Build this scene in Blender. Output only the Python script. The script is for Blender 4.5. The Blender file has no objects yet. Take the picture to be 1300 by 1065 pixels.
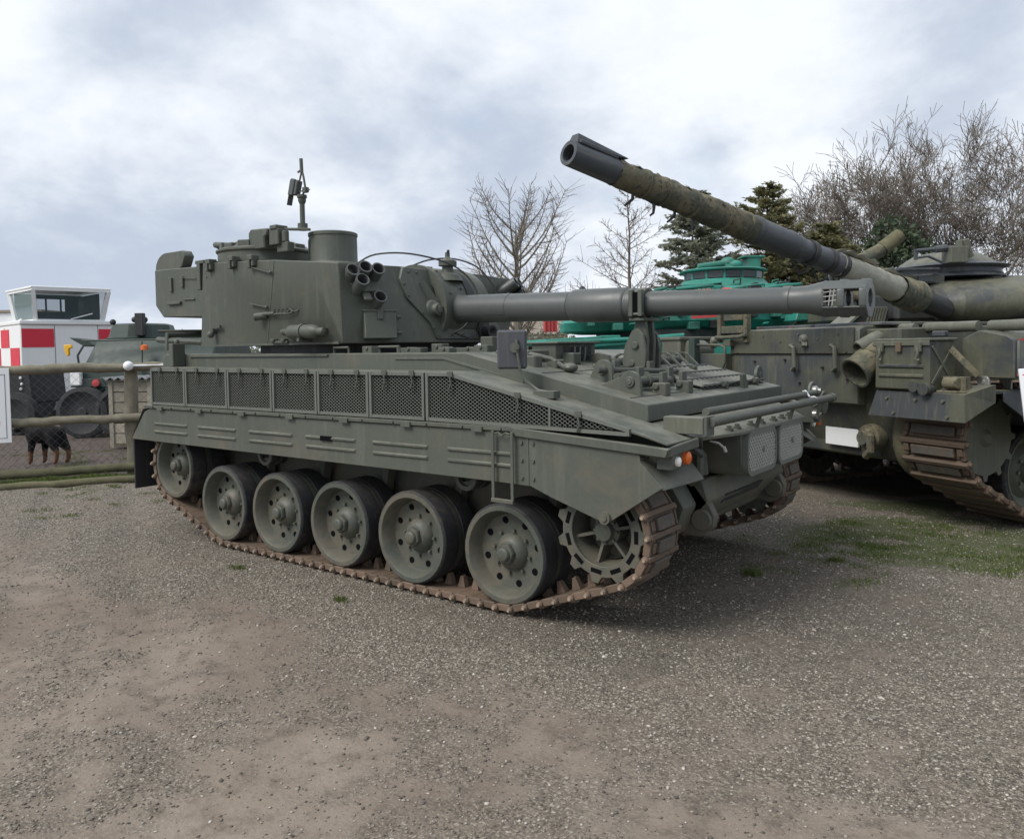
import bpy, bmesh, math, random
import numpy as np
from mathutils import Vector, Matrix

sc = bpy.context.scene
COL = sc.collection
R = math.radians
# ------------------------------------------------------------------ camera
cam_d = bpy.data.cameras.new('camera')
cam = bpy.data.objects.new('camera', cam_d)
COL.objects.link(cam)
cam.location = (4.28626, -4.91294, 1.57199)
_yaw, _pitch, _roll = -0.642402, -0.045059, -0.01407
_f = Vector((math.sin(_yaw) * math.cos(_pitch), math.cos(_yaw) * math.cos(_pitch), math.sin(_pitch)))
_r = Vector((math.cos(_yaw), -math.sin(_yaw), 0))
_u = _r.cross(_f)
_r2 = _r * math.cos(_roll) + _u * math.sin(_roll)
_u2 = -_r * math.sin(_roll) + _u * math.cos(_roll)
_m = Matrix((_r2, _u2, -_f)).transposed()
cam.rotation_euler = _m.to_euler()
cam_d.sensor_width = 36.0
cam_d.lens = 36.0 * 1003.84 / 1300.0
cam_d.shift_y = -45.0 / 1300.0
cam_d.clip_start = 0.05
cam_d.clip_end = 4000
sc.camera = cam

# ------------------------------------------------------------------ world and sun
SUN_EL, SUN_AZ = R(48), R(250)          # azimuth: direction the light comes from, measured from +x
world = bpy.data.worlds.new('World')
sc.world = world
world.use_nodes = True
wn = world.node_tree
for n in list(wn.nodes):
    wn.nodes.remove(n)


class NT:
    """small helper for node trees"""
    def __init__(s, tree):
        s.t = tree

    def n(s, typ, ins=None, **props):
        nd = s.t.nodes.new(typ)
        for k, v in props.items():
            setattr(nd, k, v)
        for k, v in (ins or {}).items():
            sock = nd.inputs[k]
            if isinstance(v, bpy.types.NodeSocket):
                s.t.links.new(v, sock)
            else:
                sock.default_value = v
        return nd

    def math(s, op, a, b=0.5, c=None, clamp=False):
        ins = {0: a, 1: b}
        if c is not None:
            ins[2] = c
        return s.n('ShaderNodeMath', ins, operation=op, use_clamp=clamp).outputs[0]

    def mix(s, fac, a, b, blend='MIX'):
        nd = s.n('ShaderNodeMix', None, data_type='RGBA', blend_type=blend)
        for idx, v in ((0, fac), (6, a), (7, b)):
            if isinstance(v, bpy.types.NodeSocket):
                s.t.links.new(v, nd.inputs[idx])
            else:
                if idx and not hasattr(v, '__len__'):
                    v = (v, v, v, 1)
                elif idx and len(v) == 3:
                    v = (*v, 1)
                nd.inputs[idx].default_value = v
        return nd.outputs[2]

    def noise(s, vec, scale, detail=4.0, rough=0.55, dist=0.0, out=0):
        nd = s.n('ShaderNodeTexNoise', {'Scale': scale, 'Detail': detail, 'Roughness': rough, 'Distortion': dist})
        if vec is not None:
            s.t.links.new(vec, nd.inputs['Vector'])
        return nd.outputs[out]

    def step(s, v, a, b, lo=0.0, hi=1.0):
        nd = s.n('ShaderNodeMapRange', {0: v, 1: a, 2: b, 3: lo, 4: hi}, interpolation_type='SMOOTHSTEP')
        return nd.outputs[0]


W = NT(wn)
tc = W.n('ShaderNodeTexCoord')
sky = W.n('ShaderNodeTexSky', None, sky_type='NISHITA')
sky.sun_disc = False
sky.sun_elevation = SUN_EL
sky.sun_rotation = R(90) - SUN_AZ
sky.air_density = 1.2
sky.dust_density = 2.0
sep = W.n('ShaderNodeSeparateXYZ', {0: tc.outputs['Generated']})
zc = W.math('MAXIMUM', sep.outputs[2], 0.0)
den = W.math('ADD', zc, 0.42)
px = W.math('DIVIDE', sep.outputs[0], den)
py = W.math('DIVIDE', sep.outputs[1], den)
pv = W.n('ShaderNodeCombineXYZ', {0: px, 1: py, 2: 4.7}).outputs[0]
n1 = W.noise(pv, 1.9, 8, 0.55, 0.15)
n2 = W.noise(pv, 4.6, 7, 0.58, 0.2)
n3 = W.noise(pv, 0.9, 3, 0.5, 0.0)
br = W.math('ADD', W.math('MULTIPLY', n1, 0.55), W.math('ADD', W.math('MULTIPLY', n2, 0.25), W.math('MULTIPLY', n3, 0.35)))
bright = W.step(br, 0.47, 0.69)
cloud = W.mix(bright, (2.6, 2.95, 3.55), (4.6, 4.82, 5.12))
thin = W.step(W.noise(pv, 2.2, 5, 0.55, 0.2), 0.56, 0.78)
skyc = W.mix(W.math('SUBTRACT', 1.0, W.math('MULTIPLY', thin, 0.30)), sky.outputs[0], cloud)
bg = W.n('ShaderNodeBackground', {'Color': skyc, 'Strength': 0.1})
wo = W.n('ShaderNodeOutputWorld', {'Surface': bg.outputs[0]})

sun_d = bpy.data.lights.new('sun', 'SUN')
sun_d.energy = 1.5
sun_d.angle = R(28)
sun_d.color = (1.0, 0.96, 0.9)
sun = bpy.data.objects.new('sun', sun_d)
COL.objects.link(sun)
_sd = Vector((math.cos(SUN_AZ) * math.cos(SUN_EL), math.sin(SUN_AZ) * math.cos(SUN_EL), math.sin(SUN_EL)))
sun.rotation_euler = _sd.to_track_quat('Z', 'Y').to_euler()
sc.view_settings.view_transform = 'Standard'
sc.view_settings.look = 'None'
sc.view_settings.exposure = 1.08
sc.view_settings.gamma = 1.0
sc.view_settings.use_curve_mapping = False
sc.cycles.max_bounces = 6
sc.cycles.diffuse_bounces = 4
sc.cycles.glossy_bounces = 3
sc.cycles.transparent_max_bounces = 8
sc.cycles.use_denoising = True


# ------------------------------------------------------------------ mesh helpers
def frame(d):
    d = Vector(d).normalized()
    a = Vector((0, 0, 1)) if abs(d.z) < 0.9 else Vector((1, 0, 0))
    x = a.cross(d).normalized()
    return x, d.cross(x), d


class MB:
    def __init__(s):
        s.v, s.f, s.m = [], [], []

    def add(s, vs, fs, mi=0):
        b = len(s.v)
        s.v += [tuple(v) for v in vs]
        s.f += [tuple(i + b for i in f) for f in fs]
        s.m += [mi] * len(fs)
        return s

    def box(s, x0, x1, y0, y1, z0, z1, mi=0, M=None):
        vs = [Vector((x, y, z)) for z in (z0, z1) for y in (y0, y1) for x in (x0, x1)]
        if M is not None:
            vs = [M @ v for v in vs]
        return s.add(vs, [(0, 2, 3, 1), (4, 5, 7, 6), (0, 1, 5, 4), (2, 6, 7, 3), (0, 4, 6, 2), (1, 3, 7, 5)], mi)

    def bar(s, p0, p1, w, h, mi=0, up=(0, 0, 1)):
        """rectangular bar from p0 to p1, w across, h along up"""
        p0, p1 = Vector(p0), Vector(p1)
        d = (p1 - p0).normalized()
        x = d.cross(Vector(up))
        if x.length < 1e-4:
            x = d.cross(Vector((1, 0, 0)))
        x.normalize()
        z = x.cross(d)
        vs = []
        for p in (p0, p1):
            for a, b in ((-1, -1), (1, -1), (1, 1), (-1, 1)):
                vs.append(p + x * a * w / 2 + z * b * h / 2)
        return s.add(vs, [(0, 3, 2, 1), (4, 5, 6, 7), (0, 1, 5, 4), (1, 2, 6, 5), (2, 3, 7, 6), (3, 0, 4, 7)], mi)

    def prism(s, poly, axis, a, b, mi=0):
        """poly in the plane normal to axis: axis y -> (x,z); x -> (y,z); z -> (x,y)"""
        n = len(poly)
        def P(q, t):
            if axis == 'y':
                return (q[0], t, q[1])
            if axis == 'x':
                return (t, q[0], q[1])
            return (q[0], q[1], t)
        vs = [P(q, a) for q in poly] + [P(q, b) for q in poly]
        fs = [tuple(range(n)), tuple(range(2 * n - 1, n - 1, -1))]
        fs += [(i, i + n, (i + 1) % n + n, (i + 1) % n) for i in range(n)]
        return s.add(vs, fs, mi)

    def loft(s, A, B, mi=0, caps=True):
        n = len(A)
        fs = [(i, (i + 1) % n, (i + 1) % n + n, i + n) for i in range(n)]
        if caps:
            fs += [tuple(range(n - 1, -1, -1)), tuple(range(n, 2 * n))]
        return s.add(list(A) + list(B), fs, mi)

    def cyl(s, p0, p1, r0, r1=None, n=12, caps=True, mi=0):
        r1 = r0 if r1 is None else r1
        p0, p1 = Vector(p0), Vector(p1)
        x, y, _ = frame(p1 - p0)
        vs = []
        for p, r in ((p0, r0), (p1, r1)):
            for i in range(n):
                a = 2 * math.pi * i / n
                vs.append(p + (x * math.cos(a) + y * math.sin(a)) * r)
        fs = [(i, (i + 1) % n, (i + 1) % n + n, i + n) for i in range(n)]
        if caps:
            fs += [tuple(range(n - 1, -1, -1)), tuple(range(n, 2 * n))]
        return s.add(vs, fs, mi)

    def lathe(s, o, d, prof, n=24, mi=0, a0=0.0, a1=None, close=False, caps=False):
        """prof: list of (t along d, r). a1: partial sweep."""
        o = Vector(o)
        x, y, z = frame(d)
        full = a1 is None
        a1 = a0 + 2 * math.pi if full else a1
        m = n if full else n + 1
        vs = []
        for t, r in prof:
            for i in range(m):
                a = a0 + (a1 - a0) * i / n
                vs.append(o + z * t + (x * math.cos(a) + y * math.sin(a)) * r)
        fs = []
        k = len(prof)
        for j in range(k if close else k - 1):
            for i in range(n):
                i2 = (i + 1) % m
                j2 = (j + 1) % k
                fs.append((j * m + i, j * m + i2, j2 * m + i2, j2 * m + i))
        if caps and not close and full:
            if prof[0][1] > 1e-5:
                fs.append(tuple(range(m - 1, -1, -1)))
            if prof[-1][1] > 1e-5:
                fs.append(tuple((k - 1) * m + i for i in range(m)))
        return s.add(vs, fs, mi)

    def tube(s, pts, r, n=6, mi=0, caps=True):
        pts = [Vector(p) for p in pts]
        k = len(pts)
        rs = r if hasattr(r, '__len__') else [r] * k
        vs, fs = [], []
        x = None
        for i, p in enumerate(pts):
            d = (pts[min(i + 1, k - 1)] - pts[max(i - 1, 0)])
            if d.length < 1e-9:
                d = Vector((0, 0, 1))
            d.normalize()
            if x is None:
                x, y, _ = frame(d)
            else:
                x = x - d * x.dot(d)
                if x.length < 1e-6:
                    x, _, _ = frame(d)
                x.normalize()
            y = d.cross(x)
            for j in range(n):
                a = 2 * math.pi * j / n
                vs.append(p + (x * math.cos(a) + y * math.sin(a)) * rs[i])
        for i in range(k - 1):
            for j in range(n):
                fs.append((i * n + j, i * n + (j + 1) % n, (i + 1) * n + (j + 1) % n, (i + 1) * n + j))
        if caps:
            fs += [tuple(range(n - 1, -1, -1)), tuple((k - 1) * n + j for j in range(n))]
        return s.add(vs, fs, mi)

    def ball(s, c, r, n=10, mi=0, sz=1.0):
        prof = [(-r * sz * math.cos(math.pi * i / n), max(1e-6, r * math.sin(math.pi * i / n))) for i in range(n + 1)]
        return s.lathe(c, (0, 0, 1), prof, n=n + 2, mi=mi)

    def merge(s, o, M=None):
        vs = [M @ Vector(v) for v in o.v] if M is not None else o.v
        b = len(s.v)
        s.v += [tuple(v) for v in vs]
        s.f += [tuple(i + b for i in f) for f in o.f]
        s.m += o.m
        return s


def link(name, mesh, parent=None, loc=None):
    o = bpy.data.objects.new(name, mesh)
    COL.objects.link(o)
    if parent is not None:
        o.parent = parent
    if loc is not None:
        o.location = loc
    return o


def make_mesh(name, mb, mats, bevel=0.0, smooth=True, angle=35):
    me = bpy.data.meshes.new(name)
    me.from_pydata(mb.v, [], mb.f)
    mats = mats if isinstance(mats, (list, tuple)) else [mats]
    for m in mats:
        me.materials.append(m)
    me.polygons.foreach_set('material_index', mb.m)
    bm = bmesh.new()
    bm.from_mesh(me)
    bmesh.ops.recalc_face_normals(bm, faces=bm.faces)
    if bevel:
        es = [e for e in bm.edges if len(e.link_faces) == 2 and e.calc_face_angle(0) > R(28)]
        if es:
            bmesh.ops.bevel(bm, geom=es, offset=bevel, segments=1, affect='EDGES', clamp_overlap=True)
    bm.to_mesh(me)
    bm.free()
    if smooth:
        me.shade_smooth()
        me.set_sharp_from_angle(angle=R(angle))
    me.update()
    return me


def build(name, mb, mats, parent=None, bevel=0.0, loc=None, smooth=True, label=None, stuff=False, angle=35):
    o = link(name, make_mesh(name, mb, mats, bevel, smooth, angle), parent, loc)
    if label:
        o['label'] = label
    if stuff:
        o['kind'] = 'stuff'
    return o


def tag(o, label, cat, group=None):
    o['label'] = label
    o['category'] = cat
    if group:
        o['group'] = group
    return o


def thing(name, label, cat, loc=(0, 0, 0), rz=0.0, group=None):
    o = bpy.data.objects.new(name, None)
    COL.objects.link(o)
    o.empty_display_size = 0.3
    o.location = loc
    o.rotation_euler = (0, 0, rz)
    return tag(o, label, cat, group)


def copy_tree(o, parent=None, loc=None):
    c = o.copy()
    COL.objects.link(c)
    c.parent = parent
    if loc is not None:
        c.location = loc
    for ch in list(o.children):
        copy_tree(ch, c)
    return c


# ------------------------------------------------------------------ materials
def new_mat(name):
    m = bpy.data.materials.new(name)
    m.use_nodes = True
    t = m.node_tree
    for n in list(t.nodes):
        t.nodes.remove(n)
    N = NT(t)
    bsdf = N.n('ShaderNodeBsdfPrincipled')
    out = N.n('ShaderNodeOutputMaterial', {'Surface': bsdf.outputs[0]})
    return m, N, bsdf


def setc(N, bsdf, key, v):
    if isinstance(v, bpy.types.NodeSocket):
        N.t.links.new(v, bsdf.inputs[key])
    else:
        bsdf.inputs[key].default_value = v if not hasattr(v, '__len__') or len(v) != 3 else (*v, 1)


def paint(name, col, var=0.16, rough=0.55, dust_skylight=0.25, dust_skylight_col=(0.24, 0.235, 0.19), rust=0.0, rust_or_shade_col=(0.12, 0.055, 0.03),
          streak=0.15, metallic=0.0, scale=1.0, bump=0.12, fade=None, mud=0.0, mudz=(1.15, 0.35), piece=0.06):
    m, N, b = new_mat(name)
    co0 = N.n('ShaderNodeTexCoord').outputs['Object']
    rnd = N.n('ShaderNodeObjectInfo').outputs['Random']
    co = N.n('ShaderNodeVectorMath', {0: co0, 1: N.n('ShaderNodeCombineXYZ', {0: N.math('MULTIPLY', rnd, 31.0), 1: N.math('MULTIPLY', rnd, 17.0), 2: 0.0}).outputs[0]}, operation='ADD').outputs[0]
    big = N.noise(co, 1.3 * scale, 5, 0.6)
    fine = N.noise(co, 34 * scale, 4, 0.65)
    k = N.math('ADD', N.math('MULTIPLY', N.math('SUBTRACT', big, 0.5), 2.2 * var), N.math('MULTIPLY', N.math('SUBTRACT', fine, 0.5), 1.3 * var))
    k = N.math('ADD', k, 1.0)
    k = N.math('ADD', k, N.math('MULTIPLY', N.math('SUBTRACT', rnd, 0.5), piece))
    c = N.mix(1.0, (*col, 1), N.n('ShaderNodeCombineColor', {0: k, 1: k, 2: k}).outputs[0], 'MULTIPLY')
    if fade:
        c = N.mix(N.step(N.noise(co, 0.8 * scale, 5, 0.6, 0.4), 0.44, 0.58), c, (*fade, 1))
    # rain streaks
    sm = N.n('ShaderNodeMapping', {0: co, 3: (9, 9, 0.7)}).outputs[0]
    st = N.step(N.noise(sm, 2.0 * scale, 4, 0.6), 0.5, 0.75)
    c = N.mix(N.math('MULTIPLY', st, streak), c, (*dust_skylight_col, 1))
    if dust_skylight:
        nz = N.n('ShaderNodeSeparateXYZ', {0: N.n('ShaderNodeNewGeometry').outputs['Normal']}).outputs[2]
        up = N.step(nz, 0.45, 0.95)  # upward faces lightened: dust, with sky light put into the colour
        dn = N.step(N.noise(co, 5 * scale, 5, 0.65), 0.3, 0.7)
        c = N.mix(N.math('MULTIPLY', N.math('MULTIPLY', up, dn), dust_skylight), c, (*dust_skylight_col, 1))
    if mud:
        oz = N.n('ShaderNodeSeparateXYZ', {0: co0}).outputs[2]
        low = N.step(oz, mudz[0], mudz[1])
        mk = N.step(N.math('ADD', N.noise(co, 3.5 * scale, 6, 0.7, 0.5), N.math('MULTIPLY', low, .22)), 0.50, 0.80)
        c = N.mix(N.math('MULTIPLY', mk, mud), c, (0.135, 0.112, 0.082, 1))
    if rust:
        rm = N.step(N.noise(co, 7 * scale, 6, 0.7), 0.72 - rust * 0.25, 0.78 - rust * 0.2)
        c = N.mix(rm, c, (*rust_or_shade_col, 1))
    setc(N, b, 'Base Color', c)
    rr = N.math('ADD', rough, N.math('MULTIPLY', N.math('SUBTRACT', N.noise(co, 8 * scale, 4), 0.5), 0.3))
    setc(N, b, 'Roughness', rr)
    setc(N, b, 'Metallic', metallic)
    if bump:
        bn = N.n('ShaderNodeBump', {'Strength': bump, 'Distance': 0.01, 'Height': N.math('ADD', N.math('MULTIPLY', fine, 0.3), N.noise(co, 7 * scale, 3))})
        setc(N, b, 'Normal', bn.outputs[0])
    return m


M = {}
M['green'] = paint('grey_green_paint', (0.071, 0.080, 0.065), var=0.22, dust_skylight=0.58, streak=0.16, mud=0.55)  # dust on top faces also carries painted sky light
M['green_dark'] = paint('barrel_paint', (0.078, 0.085, 0.083), dust_skylight=0.1, streak=0.05, rough=0.40)
M['wheel'] = paint('wheel_paint', (0.066, 0.074, 0.061), var=0.24, mud=0.6, mudz=(.3, -.3), dust_skylight=0.2, streak=0.15, dust_skylight_col=(0.16, 0.15, 0.10), scale=3)
M['rubber'] = paint('tyre_rubber', (0.022, 0.023, 0.026), mud=0.45, mudz=(.2, -.35), rough=0.8, dust_skylight=0.2, dust_skylight_col=(0.10, 0.095, 0.085), streak=0.1, scale=4)
M['black'] = paint('black_rubber_sheet', (0.022, 0.022, 0.025), rough=0.7, dust_skylight=0.1, streak=0.1)
M['dark'] = paint('dark_steel', (0.025, 0.027, 0.028), rough=0.6, dust_skylight=0.05)
M['void'] = paint('shade_black', (0.008, 0.008, 0.009), rough=0.9, dust_skylight=0, streak=0, bump=0)  # black that stands for the shade in holes and behind mesh
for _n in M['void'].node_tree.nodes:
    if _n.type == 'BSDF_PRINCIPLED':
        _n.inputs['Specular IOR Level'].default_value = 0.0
M['mesh'] = paint('expanded_metal', (0.115, 0.124, 0.108), rough=0.5, dust_skylight=0.1, scale=4)
M['rust'] = paint('rusty_track_steel', (0.118, 0.077, 0.053), piece=0.7, mud=0.28, mudz=(9, 8), var=0.4, rough=0.7, dust_skylight=0.25, dust_skylight_col=(0.2, 0.15, 0.11), rust=0.35, rust_or_shade_col=(0.19, 0.085, 0.045), scale=6, bump=0.3)
M['pad'] = paint('track_pad', (0.075, 0.07, 0.07), piece=0.5, mud=0.6, mudz=(9, 8), var=0.3, rough=0.75, dust_skylight=0.1, scale=5, bump=0.3)
M['bolt'] = paint('bolt_steel', (0.36, 0.28, 0.21), rough=0.5, dust_skylight=0.1, metallic=0.2, scale=8)
M['guard'] = paint('pale_wire_guard', (0.38, 0.38, 0.345), rough=0.5, dust_skylight=0, scale=4)
M['steel'] = paint('bare_steel', (0.32, 0.32, 0.30), rough=0.4, metallic=0.5, dust_skylight=0.05)
M['mirror_back'] = paint('mirror_plastic', (0.055, 0.058, 0.068), rough=0.5, dust_skylight=0.05)
M['olive'] = paint('weathered_olive', (0.078, 0.080, 0.056), var=0.35, dust_skylight=0.5, dust_skylight_col=(0.18, 0.17, 0.11), streak=0.35, rust=0.14, scale=1.4, fade=(0.042, 0.047, 0.050))
M['olive_light'] = paint('faded_olive', (0.100, 0.104, 0.080), var=0.25, dust_skylight=0.45, streak=0.25, rust=0.1, scale=1.6)
M['olive_red'] = paint('flaking_paint', (0.17, 0.18, 0.15), var=0.3, dust_skylight=0.3, streak=0.2, rust=0.5, rust_or_shade_col=(0.30, 0.10, 0.07), scale=0.9, fade=(0.05, 0.055, 0.065))
M['canvas'] = paint('lichened_canvas', (0.135, 0.120, 0.078), fade=(0.075, 0.08, 0.06), var=0.9, rough=0.9, dust_skylight=0.5, dust_skylight_col=(0.25, 0.23, 0.13), streak=0.2, rust=0.75, rust_or_shade_col=(0.05, 0.048, 0.042), scale=3.5, bump=0.6)
M['canvas_pale'] = paint('pale_canvas', (0.30, 0.295, 0.25), var=0.4, rough=0.9, dust_skylight=0.5, dust_skylight_col=(0.4, 0.38, 0.26), streak=0.2, rust=0.25, rust_or_shade_col=(0.10, 0.095, 0.07), scale=2, bump=0.6)
M['gunmetal'] = paint('gun_metal', (0.055, 0.062, 0.072), rough=0.5, dust_skylight=0.15, streak=0.2)
M['teal'] = paint('teal_paint', (0.026, 0.142, 0.106), var=0.6, dust_skylight=0.4, dust_skylight_col=(0.10, 0.26, 0.21), streak=0.3, rust=0.25, rust_or_shade_col=(0.03, 0.06, 0.05), scale=1.8, fade=(0.02, 0.21, 0.165))  # dark blotches (the rust values) put the shade of crevices into the colour
M['red'] = paint('red_paint', (0.45, 0.05, 0.05), var=0.2, dust_skylight=0.1)
M['red_square'] = paint('red_panel_paint', (0.62, 0.025, 0.05), var=0.08, dust_skylight=0.05, streak=0.04)
M['white'] = paint('white_paint', (0.80, 0.81, 0.80), var=0.06, dust_skylight=0.1, streak=0.1, rough=0.4)
M['carrier'] = paint('carrier_green', (0.028, 0.045, 0.038), var=0.3, dust_skylight=0.2, dust_skylight_col=(0.09, 0.10, 0.07), scale=1.2, streak=0.2)
M['timber'] = paint('weathered_timber', (0.185, 0.165, 0.125), var=0.7, rough=0.9, dust_skylight=0.35, dust_skylight_col=(0.16, 0.18, 0.08), streak=0.3, scale=5, bump=0.6)
M['mossy'] = paint('mossy_timber', (0.115, 0.105, 0.062), var=0.6, rough=0.95, dust_skylight=0.6, dust_skylight_col=(0.11, 0.125, 0.045), streak=0.2, scale=6, bump=0.7)
M['plank'] = paint('grey_plank', (0.30, 0.27, 0.215), piece=0.35, var=0.3, rough=0.9, dust_skylight=0.2, streak=0.2, scale=4, bump=0.4)
M['tin'] = paint('corrugated_sheet', (0.24, 0.25, 0.26), rough=0.5, metallic=0.2, dust_skylight=0.2)
M['wire'] = paint('galvanised_wire', (0.10, 0.12, 0.13), rough=0.5, metallic=0.3, dust_skylight=0)
M['amber'] = paint('amber_lens', (0.62, 0.13, 0.02), var=0.1, rough=0.25, dust_skylight=0, streak=0, bump=0)
M['clear'] = paint('clear_lens', (0.75, 0.74, 0.70), var=0.08, rough=0.2, dust_skylight=0, streak=0, bump=0)
M['yellow'] = paint('yellow_paint', (0.75, 0.42, 0.02), var=0.15, dust_skylight=0)
M['sign'] = paint('sign_board', (0.80, 0.81, 0.83), var=0.03, rough=0.35, dust_skylight=0.0, streak=0.03, bump=0.02)
M['ink_red'] = paint('red_ink', (0.62, 0.03, 0.04), var=0.05, dust_skylight=0, streak=0, bump=0)
M['ink_black'] = paint('black_ink', (0.03, 0.03, 0.035), var=0.05, dust_skylight=0, streak=0, bump=0)
M['ink_blue'] = paint('blue_ink', (0.10, 0.22, 0.50), var=0.3, dust_skylight=0, streak=0, bump=0, scale=8)
M['bark'] = paint('grey_bark', (0.13, 0.11, 0.09), var=0.3, rough=0.95, dust_skylight=0, streak=0.1, scale=2, bump=0.4)
M['bark_pale'] = paint('pale_bark', (0.20, 0.18, 0.14), var=0.3, rough=0.95, dust_skylight=0, streak=0.1, scale=2, bump=0.4)
M['twig'] = paint('brown_twig', (0.155, 0.13, 0.108), var=0.3, rough=0.95, dust_skylight=0, streak=0, bump=0)
M['roof'] = paint('roof_tiles', (0.24, 0.20, 0.15), var=0.2, dust_skylight=0.1)
M['render'] = paint('cream_render', (0.62, 0.44, 0.24), var=0.1, dust_skylight=0)


def glass_mat(name, tint, rough=0.05, alpha=0.45):
    m, N, b = new_mat(name)
    setc(N, b, 'Base Color', tint)
    setc(N, b, 'Roughness', rough)
    setc(N, b, 'Alpha', alpha)
    return m


M['glass'] = glass_mat('tinted_glass', (0.10, 0.14, 0.15), 0.05, 0.55)
M['glass_pale'] = glass_mat('pale_glass', (0.35, 0.46, 0.48), 0.06, 0.5)
M['glass_dark'] = glass_mat('dark_glass', (0.04, 0.05, 0.055), 0.08, 0.9)


def leaf_mat(name, c0, c1):
    m, N, b = new_mat(name)
    info = N.n('ShaderNodeAttribute', None, attribute_name='tint')
    c = N.mix(info.outputs['Fac'], (*c0, 1), (*c1, 1))
    setc(N, b, 'Base Color', c)
    setc(N, b, 'Roughness', 0.7)
    tl_ = N.n('ShaderNodeBsdfTranslucent', {'Color': c})
    mx_ = N.n('ShaderNodeMixShader', {0: 0.4, 1: b.outputs[0], 2: tl_.outputs[0]})
    for nd in N.t.nodes:
        if nd.type == 'OUTPUT_MATERIAL':
            N.t.links.new(mx_.outputs[0], nd.inputs[0])
    return m


M['needles'] = leaf_mat('fir_needles', (0.14, 0.165, 0.125), (0.30, 0.31, 0.23))
M['needles_y'] = leaf_mat('yellowish_needles', (0.11, 0.12, 0.06), (0.26, 0.24, 0.12))
M['ivy'] = leaf_mat('ivy_leaves', (0.05, 0.08, 0.05), (0.12, 0.15, 0.085))
M['grass'] = leaf_mat('grass_blades', (0.06, 0.09, 0.02), (0.17, 0.21, 0.06))
# ================================================================== ground
def vnoise(x, y, seed=0):
    """value noise on arrays"""
    xi, yi = np.floor(x).astype(int), np.floor(y).astype(int)
    xf, yf = x - xi, y - yi
    xf, yf = xf * xf * (3 - 2 * xf), yf * yf * (3 - 2 * yf)
    def h(a, b):
        n = (a * 374761393 + b * 668265263 + seed * 1442695041) & 0x7fffffff
        n = ((n ^ (n >> 13)) * 1274126177) & 0x7fffffff
        return ((n ^ (n >> 16)) & 0xffff) / 65535.0
    return (h(xi, yi) * (1 - xf) + h(xi + 1, yi) * xf) * (1 - yf) + (h(xi, yi + 1) * (1 - xf) + h(xi + 1, yi + 1) * xf) * yf
def fbm(x, y, seed=0, o=4):
    s, a, t = 0, .5, 0
    for i in range(o):
        s = s + a * vnoise(x * 2 ** i, y * 2 ** i, seed + i)
        t += a
        a *= .5
    return s / t
def sstep(v, a, b):
    t = np.clip((v - a) / (b - a), 0, 1)
    return t * t * (3 - 2 * t)
FLx, FLy = -5.877, 0.547
def zones(x, y):
    """gravel, moss, soil (0..1) for world positions"""
    n = fbm(x * .9 + 3, y * .9, 5)
    n2 = fbm(x * 2.7, y * 2.7 + 9, 17)
    d_near = np.maximum(-1.3 - y, 0)
    strip = 1 - sstep(d_near + (n - .5) * 1.5, .45, 1.35)
    dep = -.5985 * (x - 4.286) + .7998 * (y + 4.913)
    right = sstep(x + (n - .5) * 1.8, .9, 2.1) * sstep(dep + (n - .5) * 1.6 + (n2 - .5) * .8, 3.3, 4.5)
    left = sstep(-x + (n - .5) * 1.5, 2.0, 3.3) * (1 - sstep(-y + (n2 - .5) * .8 , 1.9, 2.9))
    n3 = fbm(x * 5.5 + 4, y * 5.5, 61)
    g = np.clip(np.maximum(np.maximum(strip * .95, right * .72), left * .75), 0, 1)
    g = g * (0.35 + .9 * n2) * (.55 + .9 * n3)
    g = np.maximum(g, .16 + .40 * sstep(n2 * .6 + n3 * .4, .40, .68))
    m = sstep(n2 + (n - .5) * .4, .36, .56) * sstep(y, .6, 1.7) * sstep(x, 1.6, 2.6) * (1 - sstep(y, 4, 8))
    m = np.maximum(m, .6 * sstep(n2, .56, .72) * sstep(-x, 3.2, 5.0) * sstep(y, -1.8, -.6))
    dist_ = np.hypot(x, y)
    m = np.maximum(m, sstep(dist_, 15, 28))
    # behind the fence: signed distance to the fence line
    fd = np.array([-0.846, -1.383])
    fd = fd / np.hypot(*fd)
    o = (x - FLx) * fd[1] - (y - FLy) * fd[0]
    soil = sstep(o + (n2 - .5) * .5, -.55, -.1) * (1 - sstep(x, -4.5, -2.5)) * (1 - sstep(dist_, 16, 26))
    damp_shade = np.exp(-(((x - 2.6) / 1.5) ** 2 + ((y - .2) / 1.6) ** 2)) * (.5 + n) + .5 * np.exp(-((d_near - .1) / .35) ** 2) * (np.abs(x) < 2.6)  # damp soil plus shade by the vehicle, painted into the ground
    return np.clip(g, 0, 1), np.clip(m, 0, 1), soil, np.clip(damp_shade, 0, 1)
def gheight(x, y):
    base = (fbm(x * .55, y * .55, 31, 3) - .5) * .035 + (fbm(x * 3.1, y * 3.1, 41, 3) - .5) * .014
    inside = (np.abs(x) < 3.0) & (np.abs(y) < 1.45)
    dx = np.maximum(np.abs(x) - 2.2, 0)
    dy = np.maximum(np.abs(y) - 1.30, 0)
    k = sstep(np.hypot(dx, dy), .0, .5)
    for (ax_, ay_, c_) in ((.45, .893, -3.05), (.45, .893, -2.35), (.12, .993, -3.5)):
        q = x * ax_ + y * ay_ - c_ + .15 * (fbm(x * .6, y * .6, 71, 2) - .5)
        base = base - .013 * np.exp(-(q / .13) ** 2) + .007 * np.exp(-((np.abs(q) - .24) / .09) ** 2)
    return base * k - .004


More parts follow.
